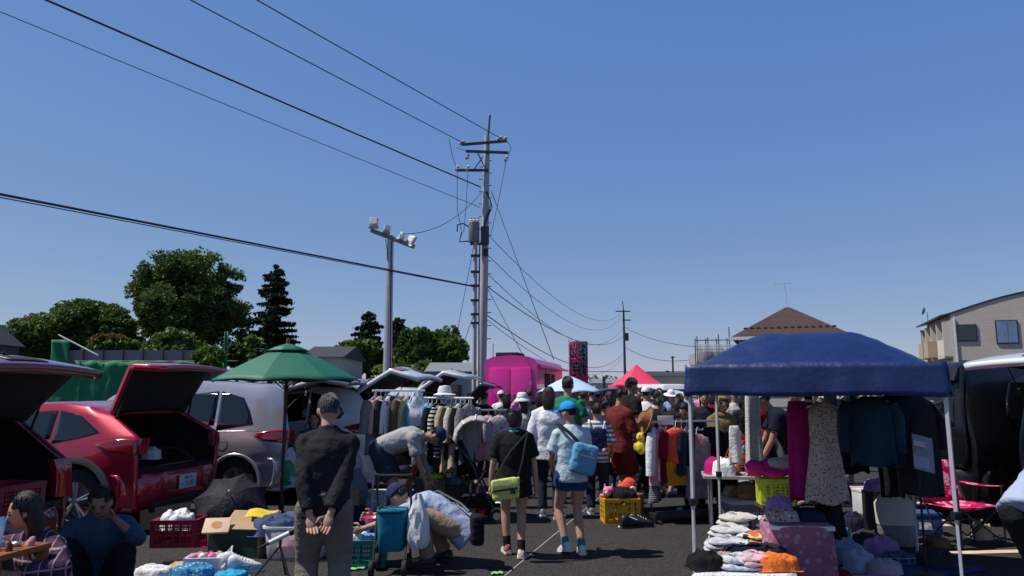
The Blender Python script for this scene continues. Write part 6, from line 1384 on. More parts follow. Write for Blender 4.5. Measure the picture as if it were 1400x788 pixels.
# dark boxes and clothes by the bending man
OLV = mat('olive_box', (.06, .06, .045), rough=.7)
for px, py, w_, d, h, m, lb in ((584, 707, .4, .34, .46, OLV, 'olive fabric storage box below the hands of the bending man'), (622, 704, .5, .36, .36, mat('box_black', (.02, .02, .022), rough=.7), 'black storage box right of the olive one')):
    b_ = gd(px, py); t = thing('storage_box', lb, 'box', b_ + V((0, .25, 0)), .1); MB().box((0, 0, h / 2), (w_, d, h), None, .02).build('body', m, t); MB().box((0, 0, h - .03), (w_ + .02, d + .02, .05), None, .015).build('lid', m, t)
    if 'olive fabric' in lb: BX1 = b_ + V((0, .25, h))
    else: BX2 = b_ + V((0, .25, h))
heap('lime green garment on the olive box', BX1 + V((.02, -.04, 0)), .3, .24, .07, cl('lime', (.35, .7, .03))); heap('folded blue jeans on the black box', BX2 + V((-.08, 0, 0)), .3, .3, .1, cl('bluejean', (.1, .17, .32), bscale=90.)); heap('olive green folded garment on the black box', BX2 + V((.1, .05, .0)), .26, .24, .13, cl('olivef', (.12, .12, .06)))
q = MB(); q.loft([ring(V((0, 0, z)), V((1, 0, 0)), V((0, 1, 0)), r_, r_, 16) for z, r_ in ((0, .05), (.2, .05), (.21, .06), (.25, .06), (.26, .05), (.4, .05))]); tag(q.build('striped_tin', mat('tin_stripes', (.5, .48, .46), pat='stripeh', col2=(.15, .05, .05), pf=60., rough=.35, metal=.3), None, loc=BX1 + V((.22, .12, -.06))), 'tall striped tin between the two storage boxes', 'tin')
# toys and clothes on the asphalt by the stroller
for px, py, w_, h, m, lb in ((640, 706, .26, .17, LEMON, 'yellow soft toy on the ground under the stroller'), (668, 690, .26, .15, ROSE, 'pink cloth on the ground behind the stroller wheel'), (630, 688, .3, .18, F_PINKT, 'bright pink garment left of the stroller'), (618, 712, .26, .2, F_CREAM, 'cream soft toy by the shoulder bag of the crouching person'), (655, 714, .22, .13, CORAL, 'red soft toy right of the yellow one under the stroller'), (684, 700, .2, .12, F_WHITE, 'white cloth at the left shoe of the girl in black')):
    if 'toy' in lb: plush(lb, gd(px, py) + V((0, .15, 0)), w_, m, -1.1)
    else: heap(lb, gd(px, py) + V((0, .15, 0)), w_, .22, h, m)

# ---- lower left goods
bxp = gd(318, 764); t = thing('open_carton', 'open cardboard carton with dark green printed side below the black umbrella', 'box', bxp + V((0, .2, 0)), -.12)
GRC = mat('carton_green', (.01, .05, .035), rough=.6)
for c_, d_2, m in (((0, -.16, .13), (.5, .012, .26), GRC), ((0, .16, .13), (.5, .012, .26), CARD), ((-.25, 0, .13), (.012, .33, .26), CARD), ((.25, 0, .13), (.012, .33, .26), CARD)): MB().box(c_, d_2).build('side', m, t)
MB().box((0, 0, .008), (.49, .31, .012)).build('bottom', CARD, t)
MB().box((0, -.1, .285), (.5, .17, .008), (R(14), 0, 0)).build('flap', CARD, t); MB().box((0, .25, .31), (.5, .19, .008), (R(30), 0, 0)).build('flap', CARD, t)
bl = V(t.location)
heap('slate blue denim trousers draped over the open carton', bl + V((.33, -.04, .2)), .42, .36, .19, cl('denim_slate', (.07, .1, .19), bscale=70., bump=.8)); heap('folded blue denim jacket on the right side of the open carton', bl + V((.5, .14, .25)), .4, .28, .14, cl('denim_slate2', (.09, .12, .22), bscale=70., bump=.8))
o = MB().grid(lambda u, v: V(((u - .5) * .3, (v - .5) * .2, .05 * v + .015 * math.sin(u * 6))), 10, 6).build('yellow_envelope', mat('yellow_paper', (.75, .55, .03), rough=.6), None, loc=bl + V((.13, .18, .33)), rz=.1, solid=.006); tag(o, 'bright yellow envelope lying on the carton behind the blue denim', 'envelope')
t2 = thing('picture_book', 'cream square book with a rusty stain lying on the carton flap', 'book', bl + V((-.17, -.19, .3)), .2); MB().box((0, 0, 0), (.24, .2, .02), (R(32), 0, 0), .003).build('cover', mat('book_cream', (.62, .46, .3), rough=.7, var=.08), t2); MB().lathe([(0, .012), (.05, .012), (.05, .0)], (0, 0, 0), rotm((R(32), 0, 0)) @ V((0, 0, 1)), 20).build('stain_print', mat('rust_print', (.5, .22, .09), rough=.7, var=.4, scale=30), t2)
# clear bin
CLR = film('clear_plastic', (.7, .7, .74), .30)
bp_ = gd(398, 768); t = thing('clear_bin', 'clear plastic bin of pink and brown goods beside the man in the black jacket', 'storage bin', bp_ + V((0, .22, 0)))
q = MB(); q.loft([ring(V((0, 0, z)), V((1, 0, 0)), V((0, 1, 0)), rx, ry, 28, 5.) for z, rx, ry in ((.0, .25, .18), (.02, .265, .19), (.3, .29, .215))], cap=False); q.build('tub', CLR, t, ang=50, solid=.005)
q = MB(); q.loft([ring(V((0, 0, z)), V((1, 0, 0)), V((0, 1, 0)), r1, r2, 28, 5.) for z, r1, r2 in ((.29, .29, .215), (.29, .31, .235), (.31, .31, .235), (.31, .29, .215))], cap=False); q.build('rim', WHITE, t)
bl2 = V(t.location)
for dx, dz, w_, m, lb in ((-.1, .02, .28, PEACH, 'peach cloth inside the clear bin, left side'), (.1, .02, .3, BROWN, 'brown cloth inside the clear bin, right side'), (0., .12, .3, ROSE, 'pink cloth on top inside the clear bin'), (.08, .26, .22, SKYC, 'pale blue garment spilling over the rim of the clear bin')): heap(lb, bl2 + V((dx, -.03, dz)), w_, .26, .16, m)
o = MB().box((0, 0, 0), (.07, .006, .17), (R(-8), 0, 0)).build('paper_tag', mat('tag_paper', (.72, .7, .7), rough=.7), None, loc=bl2 + V((.1, -.255, .22))); tag(o, 'white paper tag hanging on the front of the clear bin', 'tag')
# telescope on tripod
tpz = gd(377, 792); t = thing('toy_telescope', 'white and black toy telescope on a small black tripod', 'telescope', tpz); hub = V((0, 0, .3))
p, q_ = at(357, 748, tpz.y) - tpz, at(410, 722, tpz.y) - tpz; d = (q_ - p).normalized(); L = (q_ - p).length
MB().tube([p + d * L * .22, p + d * L * .76], .021, 14).build('tube', WHITE, t); MB().tube([p + d * L * .75, p + d * L * .98], .029, 14).build('dew_shield', BLK, t); MB().tube([p - d * .02, p + d * L * .2], [.006, .016], 10).build('eyepiece', BLK, t)
hub = (p + q_) / 2 - V((0, 0, .07)); MB().tube([hub, hub + V((0, 0, .06))], .012, 8).build('mount', BLK, t)
for a_ in (200, 320, 80): MB().tube([hub, V((math.cos(R(a_)) * .2, math.sin(R(a_)) * .16, 0))], .009, 6).build('leg', BLK, t)
# sneakers
def sneaker(label, loc, rz, up=SH_W[0], so=SH_W[1], st=SKYC, name='sneaker'):
    t = thing(name, label, 'shoe', loc, rz); q = MB(); L = [(-.13, .03, .1), (-.11, .042, .125), (-.06, .045, .13), (-.02, .043, .1), (.04, .046, .075), (.1, .044, .058), (.14, .03, .045), (.155, .012, .03)]
    q.loft([ring(V((0, y, .025 + h / 2)), V((1, 0, 0)), V((0, 0, 1)), w_, h / 2, 14, 2.8) for y, w_, h in L]); q.build('upper', up, t, ang=50)
    q = MB(); q.loft([[V((sx * w_, y, z)) for sx, z in ((-1, 0), (1, 0), (1, .028), (-1, .028))] for y, w_ in ((-.135, .035), (-.1, .047), (.0, .048), (.09, .05), (.14, .036), (.162, .014))]); q.build('sole', so, t)
    for k in range(4): MB().tube([V((-.025, -.02 + k * .028, .125 - k * .011)), V((.025, -.015 + k * .028, .125 - k * .011))], .004, 5).build('lace', F_WHITE, t)
    MB().grid(lambda u, v: V((.0465, -.06 + u * .12, .05 + v * (.03 - .015 * u))), 4, 2).build('side_stripe', st, t, solid=.003)
s0 = gd(326, 780); sneaker('white high top sneaker, left one of the pair by the carton', s0 + V((-.03, .05, 0)), R(-80)); sneaker('white sneaker with a pale blue toe, right one of the pair', s0 + V((.07, -.08, 0)), R(-70))
# white basket with pink things
wb = gd(277, 779); crate('low white wire basket of pink trinkets near the sneakers', wb + V((0, .1, 0)), .33, .22, .1, WHITE, .1, 6, 1, 'basket', 'wire_basket')
for i in range(7): tag(voxel(MB().ell((0, 0, 0), (.05, .04, .035), (i, i * .4, i)), .012, 1, .01, 20).build('trinket', (F_PINKT, ROSE, F_WHITE, MAGC)[i % 4], None, ang=60, loc=wb + V((-.12 + i * .042, .06 + .07 * (i % 2), .09))), ('hot pink', 'dusty pink', 'white', 'magenta', 'rose red', 'pale pink', 'creamy white')[i] + ' trinket in the low white wire basket', 'trinket', 'trinkets in the white basket')
q = MB(); q.tube([wb + V((.12, .2, .08)), wb + V((.2, .15, .17)), wb + V((.24, .02, .14)), wb + V((.2, -.05, .03))], .008, 6); tag(q.build('white_hoop', WHITE), 'white plastic hoop handle standing up beside the wire basket', 'hoop')
BLF = cl('blue_speckle', (.05, .25, .5), pat='floral', col2=(.5, .65, .75), col3=(.02, .1, .3), pf=34.)
for px, py, w_, h, m, lb in ((262, 790, .34, .12, BLF, 'blue speckled scarf at the lower edge below the wire basket'), (205, 790, .32, .1, F_WHITE, 'white folded cloth at the lower edge left of the blue scarf'), (312, 793, .26, .07, cl('cyan', (.03, .35, .6)), 'cyan cloth at the lower edge right of the blue scarf'), (242, 781, .18, .07, SAND, 'beige pouch behind the blue speckled scarf'), (135, 797, .4, .06, cl('royal', (.06, .12, .42)), 'royal blue cloth in front of the seated man')): heap(lb, gd(px, py) + V((0, .05, 0)), w_, .22, h, m)
o = MB().box((0, 0, .03), (.17, .08, .05), None, .015).build('gadget', BLK, None, loc=gd(227, 779) + V((0, .12, 0)), rz=.15); tag(o, 'small black gadget beside the beige pouch', 'gadget')
# red crate, red cloth, cardboard sheet
REDP = mat('crate_red', (.28, .012, .04), rough=.45)
rc = gd(232, 750); crate('dark red plastic crate holding white paper beside the seated man', rc + V((0, .2, 0)), .44, .34, .27, REDP, .08, 6, 4); heap('crumpled white paper heaped in the dark red crate', rc + V((-.03, .2, .16)), .36, .28, .2, F_WHITE, 'paper', 'paper_heap')
heap('crimson cloth spread on the asphalt right of the dark red crate', gd(268, 748) + V((0, .15, 0)), .5, .35, .06, cl('crimson', (.45, .01, .06)))
q = MB(); q.add([(0, 0, 0), (.5, .12, 0), (.5, .14, .3), (.0, -.03, .22)], [[0, 1, 2, 3]]); o = q.build('cardboard_sheet', CARD, None, loc=gd(172, 735) + V((0, .3, .02)), ang=0, solid=.012); tag(o, 'brown cardboard sheet standing behind the seated man', 'cardboard')
# table of trinkets
WOODO = mat('wood_orange', (.3, .1, .03), rough=.45, var=.3, scale=14)
tx = at(62, 752, 4.35); tz = tx.z; t = thing('wooden_stand', 'small orange wooden stand of trinkets at the lower left corner', 'table', (tx.x - .56, 4.45, 0), -.16)
MB().box((0, 0, tz - .02), (.86, .4, .035), None, .005).build('top', WOODO, t)
for sx in (-1, 1):
    for sy in (-1, 1): MB().box((sx * .4, sy * .17, (tz - .04) / 2), (.045, .045, tz - .04)).build('leg', WOODO, t)
for z in (.3, .48): MB().box((0, -.17, z), (.78, .02, .04)).build('rail', WOODO, t)
tcols = [F_PINKT, CORAL, F_WHITE, BROWN, MUST, SKYC, STEEL, ROSE]; tn = ['pink', 'coral', 'white', 'brown', 'mustard', 'sky blue', 'steel', 'rose']
for i in range(24):
    o = voxel(MB().ell((0, 0, 0), (.03 + .008 * (i % 3), .025, .016), (i, i, i)), .008, 1, .006, 40).build('trinket', tcols[i % 8], None, ang=60, loc=V((tx.x - .56, 4.45, tz + .012)) + Matrix.Rotation(-.16, 3, 'Z') @ V((-.37 + .068 * (i % 12), -.12 + .15 * (i // 12) + .03 * (i % 3), 0))); tag(o, 'tiny %s trinket on the orange wooden stand' % tn[i % 8], 'trinket', 'trinkets on the wooden stand')
cdp = V((tx.x - .33, 4.36, tz)); o = MB().box((0, 0, .085), (.14, .008, .17), (R(-14), 0, R(8)), .002).build('sign_card', mat('card_blue', (.34, .42, .66), rough=.7), None, loc=cdp); tag(o, 'pale blue price card standing on the orange wooden stand', 'sign')
o = MB().box((0, 0, .0), (.075, .006, .055), (R(-12), R(-8), R(8))).build('sticky_note', mat('note_sky', (.14, .42, .62), rough=.7), None, loc=cdp + V((.055, -.03, .155))); tag(o, 'sky blue sticky note at the top corner of the price card', 'note')
o = MB().box((0, 0, .0), (.065, .006, .085), (0, 0, -.16)).build('sticky_note', mat('note_sky', (.14, .42, .62)), None, loc=cdp + V((.0, -.14, -.075))); tag(o, 'sky blue note stuck below the edge of the wooden stand', 'note')
# bottle, cabbage
wbp = gd(160, 790); t = thing('water_bottle', 'clear plastic water bottle standing in front of the seated man', 'bottle', wbp + V((0, .05, 0))); q = MB(); q.lathe([(0, .0), (.028, .0), (.032, .01), (.031, .05), (.033, .06), (.031, .11), (.032, .15), (.014, .19), (.013, .21)], n=20); q.build('body', film('bottle_clear', (.6, .66, .72), .35, .1), t); MB().lathe([(0, .225), (.015, .225), (.015, .205)], n=14).build('cap', WHITE, t)
lf = gd(98, 797); t = thing('leafy_cabbage', 'bright green leafy vegetable at the lower edge between the seated pair', 'vegetable', lf + V((0, .05, .06)))
for i in range(9):
    a_ = i * 2.4; q = MB(); q.grid(lambda u, v: V(((u - .5) * .2 * (1 - .3 * v), v * .16 - .02, .03 + .1 * v * (1 - .3 * (i % 3)) + .025 * math.sin(u * 14 + i) * v)), 12, 6)
    M_ = Matrix.Rotation(a_, 3, 'Z'); q.v = [M_ @ v for v in q.v]; q.build('leaf', mat('leaf_veg', (.2, .38, .05), rough=.5, var=.3, scale=20), t, ang=60, solid=.003)
# bag hanging at the silver van's back
carrier('green and white plastic bag hanging at the open back of the silver minivan', at(398, 612, 9.7), .26, .5, mat('bag_greenwhite', (.65, .67, .68), rough=.35, pat='camo', col2=(.66, .67, .7), col3=(.02, .3, .12), pf=4.), 5)
carrier('pale denim bag hanging by the rear bumper of the white sport utility car', at(489, 640, 9.9), .3, .42, cl('bag_denim', (.22, .25, .33)), 8)
# ================================================================ RIGHT-HAND STALLS
def folded(label, loc, w_, d, h, m, rz=0., group=None, cat='garment'):
    """a garment folded into layers, its collar on top"""
    t = thing('folded_garment', label, cat, loc, rz, group); sd = hash_(label) % 61; n = 3 if h > .1 else 2; hh = h / n * .8
    q = MB()
    for i in range(n):
        z0 = i * hh; ox, oy = .012 * math.sin(sd + i * 2), .015 * math.cos(sd * 2 + i)
        def fn(u, v):
            a = u * 2 * math.pi; p = 2 / 5.; cx, sy = math.cos(a), math.sin(a); f = math.sin(v * math.pi) ** .35; zz = z0 + hh * (1 - math.cos(v * math.pi)) / 2
            x = math.copysign(abs(cx) ** p, cx) * w_ / 2 * f * (1 - .03 * i); y = math.copysign(abs(sy) ** p, sy) * d / 2 * f * (1 - .03 * i)
            k = noise.noise(V((x * 14 + sd, y * 14, i))); return V((x * (1 + .05 * k) + ox, y * (1 + .05 * k) + oy, max(.001, zz * 1. + .022 * k * (v > .5) * (1 if i == n - 1 else .3) + .012 * math.sin(x * 40 + y * 25 + sd) * (v > .6))))
        q.grid(fn, 36, 14)
    q.build('cloth', m, t, ang=70)
    q = MB(); zt_ = n * hh + .006; q.tube([V((math.cos(a) * .052, d * .30 + math.sin(a) * .038, zt_ + .006 * math.sin(a * 2))) for a in [k / 14 * 2 * math.pi for k in range(15)]], .008, 6); q.build('collar', m, t)
    return t
# garment rack in the middle with coloured clothes
DKF = mat('rack_dark', (.02, .025, .035), rough=.45)
RD = rack('clothes_rack', 'wide dark based clothes rack with two chrome rails left of the blue canopy', gd(893, 716) + V((0, .1, 0)), gd(1000, 712) + V((-.05, .25, 0)), 1.2, DKF, .014, True, True, 1.09, STEEL)
ra_ = V((RD(0).x, RD(0).y, 0)); rb_ = V((RD(1).x, RD(1).y, 0))
t = thing('rack_tray', 'black tray base on the asphalt under the wide clothes rack', 'tray', (ra_ + rb_) / 2, math.atan2(rb_.y - ra_.y, rb_.x - ra_.x)); L_ = (rb_ - ra_).length
MB().box((0, -.12, .11), (L_ + .02, .03, .06)).box((0, .12, .11), (L_ + .02, .03, .06)).box((0, 0, .06), (L_, .22, .06), None, .01).build('tray', DKF, t); 
for sx in (-1, 1): MB().box((sx * (L_ / 2 + .0), 0, .06), (.08, .3, .12), None, .02).build('foot', BLK, t)
for u, kd, ww, L, m, lb, rr, sl in ((.06, 'shirt', .36, .62, F_WHITE, 'white blouse with a black lace hem at the left end of the wide rack', 70, .5), (.15, 'shirt', .36, .78, ROSE, 'pale pink cardigan beside the white blouse on the wide rack', 66, .62), (.24, 'shirt', .4, .72, F_DKRED, 'dark red shirt behind the orange red one on the wide rack', 60, .3),
       (.46, 'shirt', .4, .75, F_NAVY, 'navy shirt right of the orange red one on the wide rack', 60, .5), (.54, 'coat', .4, .85, DENV, 'dark denim coat in the middle of the wide rack', 55, .5), (.62, 'coat', .4, .8, F_INK, 'ink black coat behind the canopy leg on the wide rack', 60, .4), (.88, 'coat', .5, 1.02, F_BLACK, 'long black coat at the right end of the wide rack', 22, .5)):
    hung(lb, kd, RD(u), R(rr), ww, L, m, group='clothes on the wide rack', sleeve=sl)
# two-tone tee facing the camera
t = hung('orange red tee shirt with a mustard printed lower half on the wide rack', 'shirt', RD(.33) + V((.02, -.1, 0)), R(28), .42, .42, CORAL, sleeve=.2)
q = MB(); q.loft([ring(V((0, 0, z)), V((1, 0, 0)), V((0, 1, 0)), .19, .062, 24, 2.6) for z in (-.48, -.6, -.76)]); q.build('printed_hem', MUST, t, ang=60)
q = MB(); q.tube([V((-.1 + .02 * k, -.071, -.56 - .1 * math.sin(k / 10 * math.pi))) for k in range(11)], .006, 5); q.tube([V((-.06 + .012 * k, -.071, -.53 - .07 * math.sin(k / 10 * math.pi))) for k in range(11)], .005, 5); q.tube([V((.1 * math.cos(a_), -.069, -.6 + .1 * math.sin(a_))) for a_ in [k / 12 * math.pi for k in range(13)]], .005, 5); q.build('line_print', BROWN, t)
hung('patchwork knit jumper in dull pinks and greys at the front of the wide rack', 'shirt', RD(.66) + V((-.02, -.16, -.08)), R(14), .4, .78, PATCH, sleeve=.0, depth=.14)
hung('black lace skirt hanging below the white blouse on the wide rack', 'skirt', RD(.05) + V((0, 0, -.6)), R(66), .22, .34, cl('lace', (.03, .03, .035), pat='stripeh', col2=(.3, .3, .32), pf=260.), hang=False)
sgn = RD(.22) + V((0, -.06, .02)); t = thing('price_sign', 'white paper price sign hung on the upper rail of the wide rack', 'sign', sgn, R(4)); MB().box((0, 0, 0), (.2, .008, .11), None, .003).build('paper', mat('sign_paper', (.76, .76, .78), rough=.6), t)
q = MB()
for k in range(4): q.tube([V((-.06 + k * .035, -.0055, .018)), V((-.05 + k * .035, -.0055, -.012)), V((-.04 + k * .035, -.0055, .012))], .0025, 4)
q.build('scribble', mat('ink_pale', (.45, .4, .45)), t)
hc = RD(.02) + V((-.05, -.06, .02)); q = MB(); q.lathe([(0, .1), (.07, .1), (.095, .06), (.1, 0), (.17, -.005), (.175, .01), (.17, .0), (.1, -.015), (0, -.01)], (0, 0, 0), (-.82, -.1, .3), 26); tag(q.build('felt_hat', cl('felt', (.27, .12, .05), var=.15), None, ang=50, loc=hc), 'brown felt hat hooked on the left end of the wide rack', 'hat')
# yellow crate with toys
yc = gd(851, 717); crate('yellow plastic crate of soft toys and black cloth on the asphalt', yc + V((0, .18, 0)), .42, .32, .29, mat('crate_yellow', (.75, .42, .01), rough=.45), R(3), 4, 3, solidfrac=1.)
y0 = yc + V((0, .18, 0))
heap('black garment piled on the yellow crate', y0 + V((.03, -.02, .24)), .36, .3, .18, F_BLACK); plush('pink and white soft toy at the left end of the yellow crate', y0 + V((-.13, -.02, .27)), .26, F_PINKT, -1.8, F_WHITE)
t = thing('fish_plush', 'red fish plush with a large white eye on the yellow crate', 'toy', y0 + V((.13, .08, .3))); q = voxel(MB().ell((0, 0, .1), (.1, .075, .12)).ell((-.11, 0, .05), (.06, .05, .09)).ell((.06, .02, 0), (.08, .07, .06)), .012, 2); q.build('body', CORAL, t, ang=60)
for sg in (-1,): MB().lathe([(0, .016), (.03, .013), (.04, .0)], (.03, -.07, .08), (0, -1, 0), 18).build('eye_white', F_WHITE, t); MB().lathe([(0, .006), (.012, .005), (.015, 0)], (.03, -.086, .082), (0, -1, 0), 12).build('pupil', BLK, t)
MB().ell((-.1, -.02, .0), (.06, .05, .07)).build('belly', F_CREAM, t)
t = thing('chick_plush', 'yellow chick soft toy hanging below the brown felt hat', 'toy', RD(0) + V((-.12, -.06, -.18))); q = voxel(MB().ell((0, 0, 0), (.055, .05, .06)).ell((0, 0, -.13), (.065, .058, .085)).ell((.07, 0, -.12), (.02, .02, .05)).ell((-.07, 0, -.12), (.02, .02, .05)), .01, 2); q.build('body', LEMON, t, ang=60); MB().lathe([(.016, 0), (.0, .03)], (.01, -.045, -.005), (0, -1, 0), 10).build('beak', ORNG, t)
for sg in (-1, 1): MB().ell((sg * .022, -.043, .018), (.006, .004, .007), None, 8).build('eye', BLK, t)
MB().tube([(0, 0, .05), (0, 0, .2)], .003, 4).build('loop', BLK, t)
t = thing('ankle_boot', 'brown ankle boot standing right of the yellow crate', 'shoe', gd(884, 716) + V((0, .1, 0)), R(-120)); q = voxel(MB().tube([(0, -.05, .04), (0, -.06, .2), (0, -.06, .34)], [.05, .05, .058], 14).ell((0, .03, .04), (.045, .11, .045)), .012, 2); q.build('upper', mat('boot_brown', (.16, .06, .025), rough=.5, var=.25), t, ang=60); MB().box((0, .015, .012), (.09, .24, .024), None, .008).build('sole', BLK, t)
sneaker('black shoe on the asphalt in front of the brown boot, left one', gd(864, 723) + V((0, .05, 0)), R(-70), BLK, BLK, BLK, 'black_shoe'); sneaker('black shoe lying closest to the brown boot', gd(876, 721) + V((0, .03, 0)), R(-100), BLK, BLK, BLK, 'black_shoe'); o = MB().box((0, 0, .01), (.09, .06, .018), None, .004).build('white_card', F_WHITE, None, loc=gd(851, 722)); tag(o, 'small white card on the asphalt before the yellow crate', 'card')
o = MB().box((0, 0, 0), (.07, .05, .07), None, .004).build('tissue_box', mat('tissue_blue', (.2, .5, .75), pat='camo', col2=(.7, .75, .8), col3=(.05, .3, .6), pf=18.), None, loc=(ra_ + rb_) / 2 + V((-.1, -.03, .125))); tag(o, 'small pale blue box on the tray under the wide rack', 'box')

# clear storage bins with teddy, hat and bits, back of the blue stall
cb = gd(1033, 728) + V((0, .25, 0)); t = thing('storage_bin', 'large clear grey storage bin with the teddy bear on its lid', 'storage bin', cb, .05)
q = MB(); q.loft([ring(V((0, 0, z)), V((1, 0, 0)), V((0, 1, 0)), rx, ry, 28, 6.) for z, rx, ry in ((.0, .24, .18), (.02, .25, .19), (.3, .275, .21))]); q.build('tub', mat('bin_grey', (.2, .21, .23), rough=.3, var=.2, scale=5), t, ang=50); q = MB(); q.loft([ring(V((0, 0, z)), V((1, 0, 0)), V((0, 1, 0)), r1, r2, 28, 6.) for z, r1, r2 in ((.295, .285, .22), (.33, .29, .225), (.345, .26, .2))]); q.build('lid', mat('bin_lid', (.5, .51, .54), rough=.3), t, ang=50)
MB().box((0, -.2, .2), (.34, .02, .015), None, .005).build('rib', mat('bin_lid', (.5, .51, .54)), t)
t = thing('small_table', 'low trestle table at the back of the blue canopy stall', 'table', (at(1046, 640, 8.1).x, 8.75, 0), -.2); MB().box((0, 0, .6), (1.0, .55, .03)).build('top', mat('table_top', (.4, .38, .36), rough=.6), t)
for sx in (-1, 1):
    for sy in (-1, 1): MB().tube([(sx * .42, sy * .22, 0), (sx * .42, sy * .22, .6)], .014, 6).build('leg', STEEL, t)
tt = V(t.location) + V((0, 0, .615))
FURB = cloth('teddy_fur', (.45, .25, .13), var=.2, bump=1., bscale=120.)
t = thing('teddy_bear', 'tan teddy bear lying on the clear grey storage bin', 'toy', cb + V((.02, -.05, .345)), R(20)); q = MB(); q.ell((-.05, 0, .1), (.13, .1, .1)).ell((.12, -.02, .1), (.1, .09, .09)).ell((.2, -.05, .08), (.045, .04, .035)).ell((.13, .07, .16), (.035, .02, .035)).ell((.1, -.09, .17), (.035, .02, .035)).ell((-.15, -.1, .05), (.1, .045, .045)).ell((-.12, .1, .05), (.1, .045, .045)).ell((.0, -.13, .05), (.045, .09, .04))
q = voxel(q, .012, 2, .004, 30); q.mi = 1; q.ell((.24, -.06, .095), (.014, .014, .011)); q.ell((.19, -.085, .125), (.01, .01, .01)); q.ell((.2, .0, .135), (.01, .01, .01)); q.build('body', [FURB, BLK], t, ang=60)
q = MB(); q.lathe([(0, .1), (.07, .095), (.085, .05), (.09, .0), (.15, -.015), (.15, -.022), (0, -.015)], cb + V((-.16, .1, .37)), (.1, -.1, 1), 26); tag(q.build('straw_hat', F_STRAW, ang=50), 'beige straw hat beside the teddy bear', 'hat')
# bag of balls
t = thing('ball_bag', 'net bag of red, yellow, green and blue plastic balls behind the straw hat', 'toy', tt + V((-.06, -.02, .0))); bc = [(.7, .02, .03), (.75, .5, .02), (.02, .4, .12), (.02, .2, .6), (.75, .2, .02)]; gg = random.Random(4)
for i in range(26):
    q = MB().ell((gg.uniform(-.12, .12), gg.uniform(-.08, .06), .04 + .018 * i * .6 + gg.uniform(0, .05)), (.036,) * 3, n=12); q.build('ball', mat('ball_%d' % (i % 5), bc[i % 5], rough=.3), t, ang=180)
q = MB()
for k in range(12): a_ = k / 12 * 6.283; q.tube([V((math.cos(a_) * .17, math.sin(a_) * .12, .02)), V((math.cos(a_) * .19, math.sin(a_) * .13, .2)), V((math.cos(a_) * .1, math.sin(a_) * .07, .38)), V((0, 0, .5))], .003, 4)
for z, r_ in ((.1, 1.), (.2, 1.05), (.3, .8)): q.tube([V((math.cos(a_) * .18 * r_, math.sin(a_) * .125 * r_, z)) for a_ in [k / 16 * 6.283 for k in range(17)]], .003, 4)
q.build('net', mat('net_red', (.5, .05, .06)), t)
for dx, dy, w_, h, m, lb in ((-.28, -.08, .26, .2, F_WHITE, 'white cloth draped at the left end of the trestle table'), (.3, .0, .3, .16, CARD, 'brown cardboard tray right of the ball bag'), (-.2, .1, .26, .18, cl('greenc', (.03, .25, .1)), 'green cloth behind the ball bag'), (.36, -.1, .24, .16, F_PINKT, 'pink garment at the right end of the trestle table'), (-.36, .08, .2, .2, MAGC, 'magenta garment at the far left of the trestle table')): heap(lb, tt + V((dx, dy, 0)), w_, .26, h, m)
# yellow-green basket and pink plush
sb = at(1069, 690, 6.75); t = thing('wire_stand', 'dark slim stand carrying the yellow green basket', 'stand', (sb.x, 6.9, 0)); zb_ = sb.z - .01
for sx in (-1, 1):
    for sy in (-1, 1): MB().tube([(sx * .13, sy * .1, 0), (sx * .13, sy * .1, zb_ - .03)], .009, 6).build('leg', mat('wood_dark', (.06, .03, .025)), t)
MB().box((0, 0, zb_ - .02), (.32, .26, .03)).build('top', mat('wood_dark', (.06, .03, .025)), t)
yb = V((sb.x, 6.9, zb_ - .004)); crate('yellow green plastic basket with a pink soft toy on top', yb, .29, .22, .23, mat('basket_lime', (.55, .65, .04), rough=.4), R(-8), 7, 5, 'basket', 'plastic_basket')
t = thing('pink_plush', 'hot pink soft toy with a cream belly lying across the lime basket', 'toy', yb + V((-.0, 0, .25)), R(6)); q = MB(); q.ell((0, 0, .07), (.2, .1, .09)).ell((-.2, -.02, .07), (.09, .08, .08)).ell((.2, -.06, .05), (.08, .05, .05)).ell((-.05, -.1, .03), (.1, .05, .04)); q = voxel(q, .014, 2, .004); q.build('body', cl('hotpink', (.7, .03, .22), var=.12), t, ang=60); MB().ell((.02, -.05, .11), (.12, .075, .06)).build('belly', F_CREAM, t); MB().ell((.12, -.01, .15), (.05, .045, .04)).build('ear', F_CREAM, t)
# clothes hanging from the canopy's back rail
rail = lambda u: V(tent.location) + TP(lerp(-.3, .95, u), .1, 1.58)
MB_r = MB(); MB_r.tube([rail(-.15), rail(1.05)], .012, 8); ro_ = MB_r.build('hanging_rail', STEEL, None); tag(ro_, 'chrome rail tied under the blue canopy carrying hanging clothes', 'rail')
hp_ = lambda px, Y, z: V((at(px, 560, Y).x, Y, z))
hung('plain magenta cloth hanging under the blue canopy', 'cloth', hp_(1090, 6.35, 1.50), R(14), .24, .82, MAGC, hang=False, depth=.09)
hung('beige dress with small dark flowers hanging under the blue canopy', 'dress', hp_(1124, 6.1, 1.56), R(-6), .33, .80, FLOR, hang=True, depth=.12)
hung('black lace dress hanging below the flowered dress', 'dress', hp_(1124, 6.25, 1.02), R(12), .3, .62, F_BLACK, hang=False, depth=.12)
hung('white towel hanging by the olive hooded woman', 'cloth', hp_(1029, 8.2, 1.66), R(20), .2, .98, cl('towel', (.62, .58, .52), bump=.8, bscale=60), hang=False, depth=.1)
hung('small white cloth hanging at the left of the towel', 'cloth', hp_(1003, 8.4, 1.2), R(20), .17, .42, F_WHITE, hang=False, depth=.07)
hung('teal denim jacket with frayed hem hanging under the right side of the canopy', 'coat', hp_(1190, 6.9, 1.60), R(-20), .42, .62, DENV, sleeve=.45, depth=.16)
